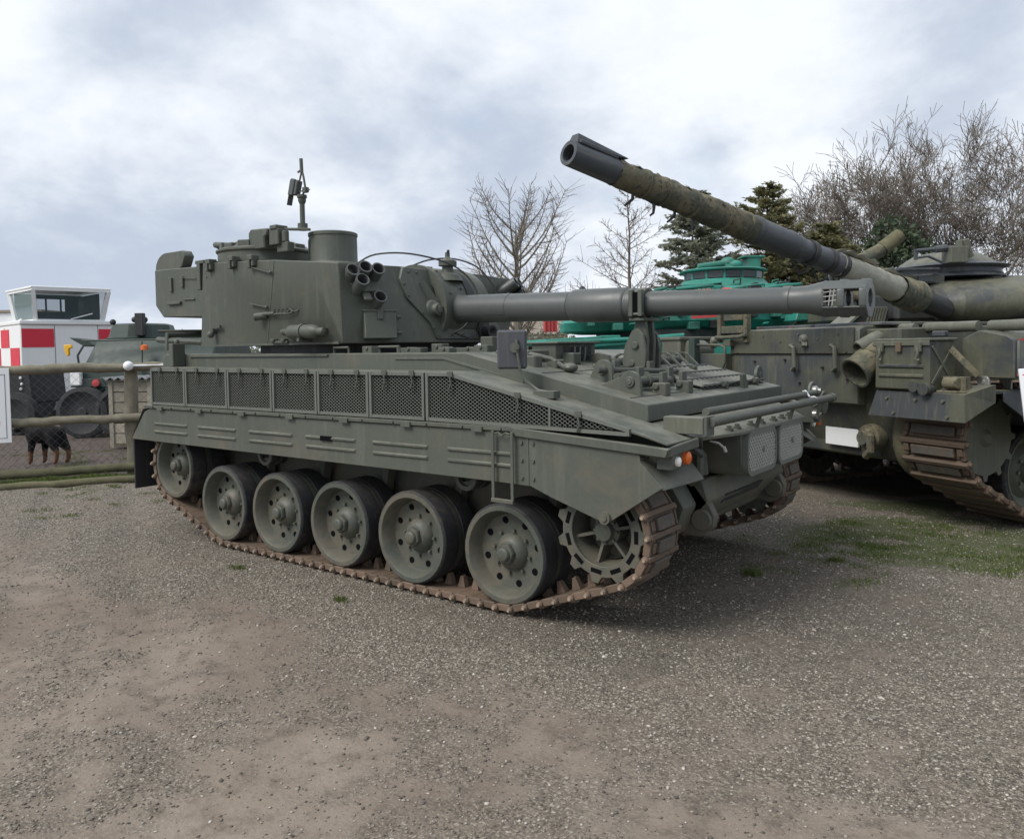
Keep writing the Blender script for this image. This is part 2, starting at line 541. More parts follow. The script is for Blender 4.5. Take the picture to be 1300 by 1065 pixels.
def axis(lo, hi, fine_lo, fine_hi, st):
    a = [fine_lo]
    d = st
    while a[-1] > lo:
        d *= 1.25
        a.append(a[-1] - d)
    b_ = list(np.arange(fine_lo + st, fine_hi, st))
    c = [b_[-1] + st]
    d = st
    while c[-1] < hi:
        d *= 1.25
        c.append(c[-1] + d)
    return np.array(sorted(a) + b_ + c)
gx, gy = axis(-900, 700, -7.5, 5.2, .06), axis(-400, 1200, -5.2, 4.2, .06)
X, Y = np.meshgrid(gx, gy)
Zg = gheight(X, Y)
far_ = sstep(np.hypot(X, Y), 30, 80)
Zg = Zg * (1 - far_)
nx, ny = len(gx), len(gy)
vv = np.stack([X.ravel(), Y.ravel(), Zg.ravel()], 1)
ii = np.arange(nx * ny).reshape(ny, nx)
qd = np.stack([ii[:-1, :-1], ii[:-1, 1:], ii[1:, 1:], ii[1:, :-1]], -1).reshape(-1, 4)
me = bpy.data.meshes.new('ground')
me.vertices.add(len(vv))
me.vertices.foreach_set('co', vv.ravel())
me.loops.add(qd.size)
me.loops.foreach_set('vertex_index', qd.ravel())
me.polygons.add(len(qd))
me.polygons.foreach_set('loop_start', np.arange(0, qd.size, 4))
me.update(calc_edges=True)
me.shade_smooth()
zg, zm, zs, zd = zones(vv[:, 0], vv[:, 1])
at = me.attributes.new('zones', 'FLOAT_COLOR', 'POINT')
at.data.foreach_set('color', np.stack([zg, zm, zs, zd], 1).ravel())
m, N, bs = new_mat('gravel_ground')
att = N.n('ShaderNodeAttribute', None, attribute_name='zones')
sp3 = N.n('ShaderNodeSeparateColor', {0: att.outputs['Color']})
co = N.n('ShaderNodeTexCoord').outputs['Object']
big = N.noise(co, .7, 6, .6, .3)
mid = N.noise(co, 6, 6, .65)
fine = N.noise(co, 60, 5, .7)
mud = N.mix(N.step(big, .35, .65), (.175, .136, .104, 1), (.245, .200, .158, 1))
mud = N.mix(N.step(mid, .45, .72), mud, (.112, .088, .064, 1))
mud = N.mix(N.math('MULTIPLY', N.step(fine, .5, .72), .5), mud, (.30, .265, .23, 1))
mud = N.mix(N.math('MULTIPLY', N.step(fine, .46, .3), .45), mud, (.060, .048, .040, 1))
# small gravel cells
def cells(scale, seed):
    v1 = N.n('ShaderNodeTexVoronoi', {'Scale': scale, 'Randomness': 1.0}, feature='F1')
    N.t.links.new(N.n('ShaderNodeMapping', {0: co, 1: (seed, seed * 2, 0)}).outputs[0], v1.inputs['Vector'])
    cc = N.n('ShaderNodeSeparateColor', {0: v1.outputs['Color']})
    return v1.outputs['Distance'], cc.outputs[0], cc.outputs[1]
d1, c1, k1 = cells(62, 1.3)
d2, c2, k2 = cells(120, 4.1)
stone1 = N.mix(c1, (.075, .063, .047, 1), (.36, .32, .26, 1))
stone1 = N.mix(N.step(k1, .88, .95), stone1, (.46, .42, .36, 1))
stone2 = N.mix(c2, (.068, .056, .042, 1), (.25, .215, .168, 1))
gap1 = N.step(d1, .60, .42)
gcol = N.mix(gap1, stone2, stone1)
gcol = N.mix(N.math('MULTIPLY', N.step(d2, .45, .65), .6), gcol, (.050, .041, .032, 1))
gm = N.step(N.math('ADD', sp3.outputs[0], N.math('ADD', N.math('MULTIPLY', N.math('SUBTRACT', fine, .5), .9), N.math('MULTIPLY', N.math('SUBTRACT', mid, .5), .7))), .12, .80)
c = N.mix(gm, mud, gcol)
damp_shade_mix = N.step(N.math('ADD', att.outputs['Alpha'], N.math('MULTIPLY', N.math('SUBTRACT', mid, .5), .6)), .25, .85)
c = N.mix(N.math('MULTIPLY', damp_shade_mix, .36), c, (.045, .038, .030, 1))  # darkens the ground colour for damp and painted shade
moss = N.mix(fine, (.030, .042, .014, 1), (.10, .118, .040, 1))
mm = N.step(N.math('ADD', sp3.outputs[1], N.math('MULTIPLY', N.math('SUBTRACT', mid, .5), 1.1)), .35, .85)
c = N.mix(N.math('MULTIPLY', mm, .88), c, moss)
soil = N.mix(mid, (.045, .033, .028, 1), (.12, .092, .075, 1))
soil = N.mix(N.step(fine, .58, .72), soil, (.22, .17, .13, 1))
c = N.mix(sp3.outputs[2], c, soil)
setc(N, bs, 'Base Color', c)
wet = N.math('MULTIPLY', N.step(N.noise(co, .45, 3), .42, .62), N.math('SUBTRACT', 1.0, gm))
setc(N, bs, 'Roughness', N.math('SUBTRACT', .88, N.math('MULTIPLY', wet, .32)))
hgt = N.math('ADD', N.math('MULTIPLY', N.math('MULTIPLY', gm, N.math('SUBTRACT', .7, d1)), 1.0), N.math('ADD', N.math('MULTIPLY', fine, .55), N.math('MULTIPLY', mid, .6)))
setc(N, bs, 'Normal', N.n('ShaderNodeBump', {'Strength': .75, 'Distance': .012, 'Height': hgt}).outputs[0])
me.materials.append(m)
ground = link('ground', me)
ground['kind'] = 'structure'

# ---- loose stones ----------------------------------------------------
def scatter_mesh(name, mat, base_v, base_f, pos, scl, rot, tint, jitter, rs):
    n, k = len(pos), len(base_v)
    V_ = base_v[None] * (1 + rs.uniform(-jitter, jitter, (n, k, 1)))
    V_ = V_ * scl[:, None, :]
    cz, sz = np.cos(rot), np.sin(rot)
    Vx = V_[..., 0] * cz[:, None] - V_[..., 1] * sz[:, None]
    Vy = V_[..., 0] * sz[:, None] + V_[..., 1] * cz[:, None]
    V_ = np.stack([Vx, Vy, V_[..., 2]], -1) + pos[:, None]
    Fc = (base_f[None] + (np.arange(n) * k)[:, None, None]).reshape(-1, 3)
    me = bpy.data.meshes.new(name)
    me.vertices.add(n * k)
    me.vertices.foreach_set('co', V_.ravel())
    me.loops.add(Fc.size)
    me.loops.foreach_set('vertex_index', Fc.ravel())
    me.polygons.add(len(Fc))
    me.polygons.foreach_set('loop_start', np.arange(0, Fc.size, 3))
    me.update(calc_edges=True)
    a = me.attributes.new('tint', 'FLOAT', 'POINT')
    a.data.foreach_set('value', np.repeat(tint, k))
    me.materials.append(mat)
    o = link(name, me)
    o['kind'] = 'stuff'
    return o


m, N, bs = new_mat('loose_stone')
ti = N.n('ShaderNodeAttribute', None, attribute_name='tint')
cr = N.n('ShaderNodeValToRGB', {0: ti.outputs['Fac']})
els = cr.color_ramp.elements
els[0].position, els[0].color = 0, (.060, .052, .044, 1)
els[1].position, els[1].color = 1, (.50, .465, .41, 1)
for p_, c_ in ((.35, (.13, .112, .092, 1)), (.6, (.24, .205, .165, 1)), (.8, (.34, .31, .265, 1)), (.93, (.42, .385, .33, 1))):
    e = els.new(p_)
    e.color = c_
setc(N, bs, 'Base Color', cr.outputs[0])
setc(N, bs, 'Roughness', .8)
t5 = (1 + 5 ** .5) / 2
ico_v = np.array([(-1, t5, 0), (1, t5, 0), (-1, -t5, 0), (1, -t5, 0), (0, -1, t5), (0, 1, t5), (0, -1, -t5), (0, 1, -t5), (t5, 0, -1), (t5, 0, 1), (-t5, 0, -1), (-t5, 0, 1)], float)
ico_v /= np.linalg.norm(ico_v[0])
ico_f = np.array([(0, 11, 5), (0, 5, 1), (0, 1, 7), (0, 7, 10), (0, 10, 11), (1, 5, 9), (5, 11, 4), (11, 10, 2), (10, 7, 6), (7, 1, 8), (3, 9, 4), (3, 4, 2), (3, 2, 6), (3, 6, 8), (3, 8, 9), (4, 9, 5), (2, 4, 11), (6, 2, 10), (8, 6, 7), (9, 8, 1)])
oct_v = np.array([(1, 0, 0), (-1, 0, 0), (0, 1, 0), (0, -1, 0), (0, 0, 1), (0, 0, -1)], float)
oct_f = np.array([(0, 2, 4), (2, 1, 4), (1, 3, 4), (3, 0, 4), (2, 0, 5), (1, 2, 5), (3, 1, 5), (0, 3, 5)])
rs = np.random.RandomState(12)
def stones(n, x0, x1, y0, y1, smin, smax, pw, keep, base, name):
    x, y = rs.uniform(x0, x1, n), rs.uniform(y0, y1, n)
    g, mo, so, _ = zones(x, y)
    d = np.hypot(x - 4.29, y + 4.91)
    ok = rs.rand(n) < keep(g, mo, so, x, y, d)
    ok &= d > .6
    x, y = x[ok], y[ok]
    k = len(x)
    s = smin + (smax - smin) * rs.rand(k) ** pw
    sc3 = np.stack([s * rs.uniform(.8, 1.3, k), s * rs.uniform(.7, 1.1, k), s * rs.uniform(.35, .65, k)], 1)
    z = gheight(x, y) + s * .22
    bv, bf = base
    return scatter_mesh(name, m, bv, bf, np.stack([x, y, z], 1), sc3, rs.uniform(0, 6.28, k), np.clip(rs.beta(1.5, 2.0, k) + .16 * np.clip(g[ok] - .35, 0, 1) * (y > -2.4) + .06 * (s - smin) / (smax - smin + 1e-6), 0, 1), .30, rs)
stones(230000, -7.2, 5.0, -4.2, 3.4, .0030, .0085, 2.0, lambda g, mo, so, x, y, d: np.clip(g * 1.05 * (1 - .5 * mo) * (1 - so) * np.clip(7.5 / (d + .1), .25, 1), .0, 1), (oct_v, oct_f), 'gravel')
stones(70000, -6, 5.0, -4.4, 3.0, .0045, .0105, 3.0, lambda g, mo, so, x, y, d: np.clip(g * .42 + .04, 0, 1) * (1 - so), (ico_v, ico_f), 'coarse_gravel')
stones(2600, -5, 5.0, -4.4, 2.0, .006, .013, 3.0, lambda g, mo, so, x, y, d: .14 + .2 * g - .3 * so, (ico_v, ico_f), 'pebbles')

# ---- grass tufts and leaf litter -------------------------------------
def blades(n, cx, cy, rx, ry, h0, h1, rs, clump=1, ang=0.0):
    ca, sa = math.cos(ang), math.sin(ang)
    pos, out = [], []
    u = rs.normal(0, .5, n) * rx
    w = rs.normal(0, .5, n) * ry
    x, y = cx + u * ca - w * sa, cy + u * sa + w * ca
    return np.stack([x, y], 1), rs.uniform(h0, h1, n)
def grass_obj(name, patches, seed):
    rs = np.random.RandomState(seed)
    P_, H_ = [], []
    for pa in patches:
        p_, h_ = blades(*pa[:7], rs, ang=pa[7] if len(pa) > 7 else 0)
        P_.append(p_)
        H_.append(h_)
    P_, H_ = np.vstack(P_), np.concatenate(H_)
    n = len(P_)
    a = rs.uniform(0, 6.28, n)
    wv = rs.uniform(.002, .004, n)
    lean = rs.uniform(.2, 1.0, n) * H_
    la = rs.uniform(0, 6.28, n)
    z = gheight(P_[:, 0], P_[:, 1])
    b0 = np.stack([P_[:, 0] - np.cos(a) * wv, P_[:, 1] - np.sin(a) * wv, z - .005], 1)
    b1 = np.stack([P_[:, 0] + np.cos(a) * wv, P_[:, 1] + np.sin(a) * wv, z - .005], 1)
    md = np.stack([P_[:, 0] + np.cos(la) * lean * .35, P_[:, 1] + np.sin(la) * lean * .35, z + H_ * .65], 1)
    tp = np.stack([P_[:, 0] + np.cos(la) * lean, P_[:, 1] + np.sin(la) * lean, z + H_], 1)
    off = np.stack([np.cos(a) * wv * .7, np.sin(a) * wv * .7, 0 * a], 1)
    V_ = np.stack([b0, b1, md + off, md - off, tp], 1).reshape(-1, 3)
    F_ = (np.array([(0, 1, 2), (0, 2, 3), (3, 2, 4)])[None] + (np.arange(n) * 5)[:, None, None]).reshape(-1, 3)
    me = bpy.data.meshes.new(name)
    me.from_pydata(V_.tolist(), [], F_.tolist())
    at = me.attributes.new('tint', 'FLOAT', 'POINT')
    at.data.foreach_set('value', np.repeat(rs.rand(n), 5))
    me.materials.append(M['grass'])
    o = link(name, me)
    o['kind'] = 'stuff'
    return o
fa = math.atan2(-1.383, -0.846)
pt = [(2600, -6.3, -.55, .9, .10, .02, .07, fa), (1500, -5.9, -.10, .8, .12, .02, .06, fa), (700, -5.6, .25, .4, .08, .02, .05, fa),
      (260, 2.38, .35, .06, .05, .02, .05), (160, 2.75, 1.05, .06, .05, .015, .04), (120, 0.45, -1.62, .07, .04, .01, .03), (110, -.75, -1.55, .09, .05, .01, .03)]
rs_ = np.random.RandomState(77)
for k in range(80):
    pt.append((90, 2.4 + rs_.uniform(0, 1.9), 1.2 + rs_.uniform(0, 1.5), .16, .10, .008, .030))
for k in range(26):
    pt.append((60, 1.9 + rs_.uniform(0, 1.2), .3 + rs_.uniform(0, 1.2), .12, .08, .006, .02))
for k in range(18):
    pt.append((70, -5.4 + rs_.uniform(0, 2.0), -1.2 + rs_.uniform(-.5, 1.0), .12, .08, .006, .022))
for k in range(30):
    pt.append((60, -9.5 + rs_.uniform(0, 3.0), .2 + rs_.uniform(-.6, 2.4), .15, .15, .01, .04))
grass_obj('grass', pt, 5)
# leaves and bits on the dark soil behind the fence
n = 5200
lx, ly = rs.uniform(-13, -5.6, n), rs.uniform(-2.0, 4.5, n)
g_, m_, so_, _ = zones(lx, ly)
ok = so_ > .6
lx, ly = lx[ok], ly[ok]
k = len(lx)
leaf_v = np.array([(-1, 0, .1), (0, -.5, .0), (1, 0, .15), (0, .5, .25)], float)
leaf_f = np.array([(0, 1, 2), (0, 2, 3)])
ll = leaf_mat('dead_leaf', (.05, .035, .03), (.24, .17, .12))
s_ = rs.uniform(.010, .030, k)
scatter_mesh('leaf_litter', ll, leaf_v, leaf_f, np.stack([lx, ly, gheight(lx, ly) + .008], 1), np.stack([s_, s_, s_], 1), rs.uniform(0, 6.28, k), rs.rand(k) ** 1.5, .3, rs)
# ================================================================== the self propelled gun
spg = thing('self_propelled_gun', 'grey green tracked self propelled gun with mesh side panels and level barrel, in front', 'army tank')
G = M['green']

# ---- road wheels ---------------------------------------------------
def wheel_parts(parent_name, r=0.3035):
    w = bpy.data.objects.new(parent_name, None)
    COL.objects.link(w)
    w.parent = spg
    rim = MB()
    # outward is -y; t measured along -y from the wheel centre plane
    prof = [(0.0, 0.05), (0.0, r * 0.80), (0.02, r * 0.84), (0.155, r * 0.88), (0.155, r * 0.935), (0.148, r * 0.935), (0.148, r * 0.955),
            (0.02, r * 0.955), (0.0, r * 0.955)]
    prof_out = [(0.150, r * 0.965), (0.158, r * 0.955), (0.158, r * 0.865), (0.150, r * 0.845), (0.100, r * 0.79), (0.066, r * 0.75),
                (0.062, r * 0.60), (0.060, r * 0.42), (0.055, 0.03)]
    rim.lathe((0, 0, 0), (0, -1, 0), prof_out, 40)
    rim.lathe((0, 0, 0), (0, -1, 0), [(0.150, r * 0.965), (0.0, r * 0.965)], 40)
    rim.lathe((0, 0, 0), (0, -1, 0), [(-0.02, r * 0.985), (0.012, r * 0.995), (0.012, r * 0.90)], 40)
    build('rim', rim, M['wheel'], w)
    # outer and inner tyres
    ty = MB()
    ty.lathe((0, 0, 0), (0, -1, 0), [(0.153, r * 0.93), (0.153, r * 0.975), (0.143, r), (0.022, r), (0.014, r * 0.975), (0.014, r * 0.93)], 40)
    ty.lathe((0, 0, 0), (0, -1, 0), [(-0.022, r * 0.93), (-0.022, r * 0.975), (-0.032, r), (-0.155, r), (-0.165, r * 0.975), (-0.165, r * 0.5)], 40)
    build('tyre', ty, M['rubber'], w)
    hub = MB()
    hub.lathe((0, 0, 0), (0, -1, 0), [(0.055, 0.116), (0.080, 0.108), (0.098, 0.090), (0.112, 0.078), (0.116, 0.050)], 20)
    hub.cyl((0, -0.11, 0), (0, -0.146, 0), 0.066, 0.062, 6)
    hub.lathe((0, 0, 0), (0, -1, 0), [(0.140, 0.045), (0.162, 0.042), (0.170, 0.034), (0.171, 0.0001)], 16)
    build('hub', hub, M['wheel'], w, bevel=0.003)
    for i in range(8):
        a = 2 * math.pi * (i + .5) / 8
        c = Vector((math.cos(a) * r * 0.635, 0, math.sin(a) * r * 0.635))
        hm = MB()
        hm.cyl(c + Vector((0, -0.058, 0)), c + Vector((0, -0.0655, 0)), 0.0225, 0.0215, 14)
        build('lightening_hole', hm, M['void'], w, smooth=False)
    for i in range(8):
        a = 2 * math.pi * i / 8
        b = MB()
        c = Vector((math.cos(a) * 0.132, 0, math.sin(a) * 0.132))
        b.cyl(c + Vector((0, -0.055, 0)), c + Vector((0, -0.080, 0)), 0.012, 0.011, 6)
        if i == 0:
            b0 = None
        build('wheel_nut', b, M['wheel'], w)
    return w


YW = -1.092
wheel = wheel_parts('road_wheel')
wheel.location = (-1.385, YW, 0.3535)
rng = random.Random(4)
for i, x in enumerate((-0.695, 0.0, 0.70, 1.459)):
    c = copy_tree(wheel, spg, (x, YW, 0.3535))
    c.rotation_euler = (0, rng.uniform(0, 6), 0)
for x in (-1.385, -0.695, 0.0, 0.70, 1.459):
    c = copy_tree(wheel, spg, (x, -YW, 0.3535))
    c.rotation_euler = (0, rng.uniform(0, 6), math.pi)
idl = copy_tree(wheel, spg, (-2.10, YW, 0.605))
idl.name = 'idler_wheel'
idl.scale = (0.93, 1, 0.93)
idl2 = copy_tree(idl, spg, (-2.10, -YW, 0.605))
idl2.rotation_euler = (0, 0.4, math.pi)

# ---- sprockets -----------------------------------------------------
SPX, SPZ = 2.115, 0.565
def sprocket(side):
    s_ = bpy.data.objects.new('drive_sprocket', None)
    COL.objects.link(s_)
    s_.parent = spg
    s_.location = (SPX, side * 1.09, SPZ)
    for yy in (0.125, -0.11):
        ring = MB()
        nt = 11
        outer = []
        for i in range(nt):
            for da, rr in ((-0.5, 0.246), (-0.28, 0.246), (-0.13, 0.284), (0.13, 0.284), (0.28, 0.246)):
                a = 2 * math.pi * (i + da) / nt
                outer.append((math.cos(a) * rr, math.sin(a) * rr))
        n = len(outer)
        inner = [(math.cos(math.atan2(q[1], q[0])) * 0.185, math.sin(math.atan2(q[1], q[0])) * 0.185) for q in outer]
        y0, y1 = side * (yy - 0.012), side * (yy + 0.012)
        vs = [(q[0], y, q[1]) for y in (y0, y1) for q in outer] + [(q[0], y, q[1]) for y in (y0, y1) for q in inner]
        fs = []
        for i in range(n):
            j = (i + 1) % n
            fs += [(i, j, n + j, n + i), (2 * n + i, 3 * n + i, 3 * n + j, 2 * n + j), (i, 2 * n + i, 2 * n + j, j), (n + i, n + j, 3 * n + j, 3 * n + i)]
        ring.add(vs, fs)
        build('tooth_ring', ring, M['wheel'], s_, bevel=0.003)
    for i in range(11):
        a = 2 * math.pi * (i + .0) / 11
        Mx = Matrix.Rotation(-a, 4, 'Y')
        sl = MB()
        sl.box(0.203, 0.228, side * 0.1345, side * 0.1378, -0.034, 0.034, M=Mx)
        build('ring_slot', sl, M['void'], s_, smooth=False)
    dish = MB()
    dish.lathe((0, 0, 0), (0, side, 0), [(0.115, 0.190), (0.08, 0.182), (-0.02, 0.165), (-0.03, 0.06), (-0.03, 0.0001)], 32)
    dish.lathe((0, 0, 0), (0, side, 0), [(-0.12, 0.16), (0.03, 0.16)], 32)
    build('dish', dish, M['wheel'], s_)
    for i in range(6):
        a = 2 * math.pi * (i + .25) / 6
        sp = MB()
        d = Vector((math.cos(a), 0, math.sin(a)))
        t = Vector((-math.sin(a), 0, math.cos(a))) * 0.008
        y0, y1, y2 = Vector((0, side * -0.025, 0)), Vector((0, side * 0.080, 0)), Vector((0, side * 0.095, 0))
        A = [d * 0.05 + y0 - t, d * 0.05 + y0 + t, d * 0.05 + y1 + t, d * 0.05 + y1 - t]
        B = [d * 0.182 + y0 - t, d * 0.182 + y0 + t, d * 0.182 + y2 + t, d * 0.182 + y2 - t]
        sp.loft(A, B)
        build('spoke', sp, M['wheel'], s_)
    hb = MB()
    hb.lathe((0, 0, 0), (0, side, 0), [(-0.02, 0.085), (0.07, 0.08), (0.08, 0.055), (0.115, 0.05), (0.12, 0.03), (0.12, 0.0001)], 20)
    for i in range(8):
        a = 2 * math.pi * i / 8
        c = Vector((math.cos(a) * 0.068, 0, math.sin(a) * 0.068))
        hb.cyl(c + Vector((0, side * 0.07, 0)), c + Vector((0, side * 0.09, 0)), 0.009, 0.009, 6)
    build('hub', hb, M['wheel'], s_)
    return s_


sprocket(-1)
sprocket(1)

# ---- tracks --------------------------------------------------------
def belt(circles, pitch_n):
    """convex hull of circles (x,z,r) -> closed list of (pos, tangent angle) at equal spacing"""
    pts = []
    for x, z, r in circles:
        for i in range(96):
            a = 2 * math.pi * i / 96
            pts.append((x + r * math.cos(a), z + r * math.sin(a)))
    pts = sorted(set(pts))
    def half(p):
        h = []
        for q in p:
            while len(h) > 1 and (h[-1][0] - h[-2][0]) * (q[1] - h[-2][1]) - (h[-1][1] - h[-2][1]) * (q[0] - h[-2][0]) <= 0:
                h.pop()
            h.append(q)
        return h
    lo, up = half(pts), half(pts[::-1])
    hull = np.array(lo[:-1] + up[:-1])
    hull = np.vstack([hull, hull[:1]])
    seg = np.hypot(*np.diff(hull, axis=0).T)
    cum = np.concatenate([[0], np.cumsum(seg)])
    L_ = cum[-1]
    out = []
    def at(s):
        s %= L_
        return np.interp(s, cum, hull[:, 0]), np.interp(s, cum, hull[:, 1])
    for i in range(pitch_n):
        s0 = L_ * i / pitch_n
        p0, p1 = at(s0), at(s0 + L_ / pitch_n)
        out.append(((p0[0] + p1[0]) / 2, (p0[1] + p1[1]) / 2, math.atan2(p1[1] - p0[1], p1[0] - p0[0])))
    return out, L_ / pitch_n


def track_link_mesh(p):
    """x along the track, z inward (towards the wheels), y across; a cast steel link with pin, horn and pad"""
    b = MB()
    h = p / 2
    b.box(-h + .006, h - .006, -0.165, 0.165, -0.010, 0.012)
    b.box(-h - .012, -h + .016, -0.172, 0.172, -0.030, 0.014)       # raised pin web
    b.box(-h + .016, h - .012, -0.168, -0.150, -0.020, 0.020)
    b.box(-h + .016, h - .012, 0.150, 0.168, -0.020, 0.020)
    A = [(-.030, -.026, .012), (.030, -.026, .012), (.030, .026, .012), (-.030, .026, .012)]
    B = [(-.012, -.018, .085), (.012, -.018, .085), (.012, .018, .085), (-.012, .018, .085)]
    b.loft(A, B)
    b.box(-.032, h - .020, -0.085, 0.100, -0.037, -0.010, mi=1)
    b.box(-.026, .026, -0.140, -0.105, -0.026, -0.010)
    for sg in (-1, 1):
        b.cyl((-h, sg * 0.168, -0.004), (-h, sg * 0.184, -0.004), 0.021, 0.021, 10)
        b.cyl((-h, sg * 0.184, -0.004), (-h, sg * 0.198, -0.004), 0.0165, 0.012, 10, mi=2)
    return make_mesh('track_link', b, [M['rust'], M['pad'], M['bolt']], bevel=0.0025)


circ = [(-2.10, 0.605, 0.30), (-1.385, 0.3535, 0.3165), (1.459, 0.3535, 0.3165), (SPX, SPZ, 0.300), (0.3, 0.86, 0.02)]
links, pitch = belt(circ, 93)
lm_ = track_link_mesh(pitch)
for sy in (-1, 1):
    tr = bpy.data.objects.new('track', None)
    COL.objects.link(tr)
    tr.parent = spg
    tr.location = (0, sy * 1.09, 0)
    for (x, z, a) in links:
        o = link('track_link', lm_, tr, (x, 0, z))
        # inward normal = tangent rotated +90 deg (hull runs counter-clockwise in x,z)
        o.rotation_euler = (0, -a, 0)

# return rollers
for x in (-0.93, 1.11):
    for sy in (-1, 1):
        b = MB()
        for yy in (0.12, 0.02):
            b.lathe((x, sy * (1.05 + yy), 0.775), (0, sy, 0), [(-0.06, 0.09), (-0.005, 0.09), (0.0, 0.086), (0.0, 0.06), (-0.02, 0.055), (-0.02, 0.03), (0.01, 0.028)], 20)
        b.cyl((x, sy * 0.85, 0.775), (x, sy * 1.15, 0.775), 0.03)
        build('return_roller', b, M['wheel'], spg)
# suspension arms
for x in (-1.385, -0.695, 0.0, 0.70, 1.459):
    for sy in (-1, 1):
        b = MB()
        b.cyl((x, sy * 0.90, 0.3535), (x, sy * 1.0, 0.3535), 0.05)
        b.bar((x, sy * 0.93, 0.3535), (x - 0.30, sy * 0.93, 0.50), 0.05, 0.09)
        b.cyl((x - 0.30, sy * 0.84, 0.50), (x - 0.30, sy * 0.98, 0.50), 0.075, n=14)
        b.bar((x + 0.1, sy * 0.88, 0.45), (x + 0.18, sy * 0.9, 0.78), 0.07, 0.07)
        build('suspension_arm', b, M['green'], spg, bevel=0.006)

# ---- hull ----------------------------------------------------------
b = MB()
b.prism([(-2.62, 0.50), (-2.45, 0.40), (2.05, 0.40), (2.36, 0.50), (2.42, 0.66), (2.30, 0.86), (2.40, 1.02), (2.30, 1.13), (1.0, 1.43), (-2.62, 1.30)], 'y', -0.82, 0.82)
build('lower_hull', b, G, spg, bevel=0.01)
b = MB()
b.prism([(-2.66, 1.06), (-2.66, 1.50), (-2.60, 1.562), (0.985, 1.548), (2.283, 1.2515), (2.290, 1.156), (1.5, 1.10)], 'y', -1.0, 1.26)
build('upper_hull', b, G, spg, bevel=0.006)
b = MB()                                                   # stowage bins behind the mesh, painted black for the shade inside
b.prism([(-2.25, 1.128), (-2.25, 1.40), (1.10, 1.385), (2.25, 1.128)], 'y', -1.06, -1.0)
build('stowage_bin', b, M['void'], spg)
for sy in (-1, 1):
    b = MB()                                               # top strip over the bins
    y0, y1 = (-1.325, -1.002) if sy < 0 else (1.262, 1.325)
    b.prism([(-2.28, 1.438), (-2.28, 1.450), (1.13, 1.432), (2.43, 1.125), (2.56, 1.085), (2.56, 1.075), (2.42, 1.113), (1.125, 1.420)], 'y', y0, y1)
    b.box(-2.285, -2.27, y0, y1, 1.125, 1.44)
    build('bin_top', b, G, spg, bevel=0.003)
    b = MB()
    b.box(-2.40, 1.72, sy * 1.335 if sy < 0 else 1.0, -1.0 if sy < 0 else 1.335, 1.098, 1.126)
    build('fender_shelf', b, G, spg, bevel=0.004)
    b = MB()
    b.prism([(1.60, 1.126), (1.60, 1.075), (2.555, 1.015), (2.575, 1.062), (2.40, 1.075)], 'y', sy * 1.338, sy * 1.30)
    b.bar((2.55, sy * 1.31, 1.04), (2.60, sy * 1.05, 1.07), 0.02, 0.05)
    build('fender_rail', b, G, spg, bevel=0.005)
    # hull side lip line and a narrow raised plate
    b = MB()
    yy = -1.0 if sy < 0 else 1.26
    b.box(-2.20, -0.35, yy - 0.014 if sy < 0 else yy, yy if sy < 0 else yy + 0.014, 1.532, 1.546)
    b.prism([(0.35, 1.505), (0.35, 1.52), (0.80, 1.52), (1.45, 1.372), (1.45, 1.355), (0.80, 1.503)], 'y', yy - 0.008 if sy < 0 else yy, yy if sy < 0 else yy + 0.008)
    build('side_lip', b, G, spg, bevel=0.002)

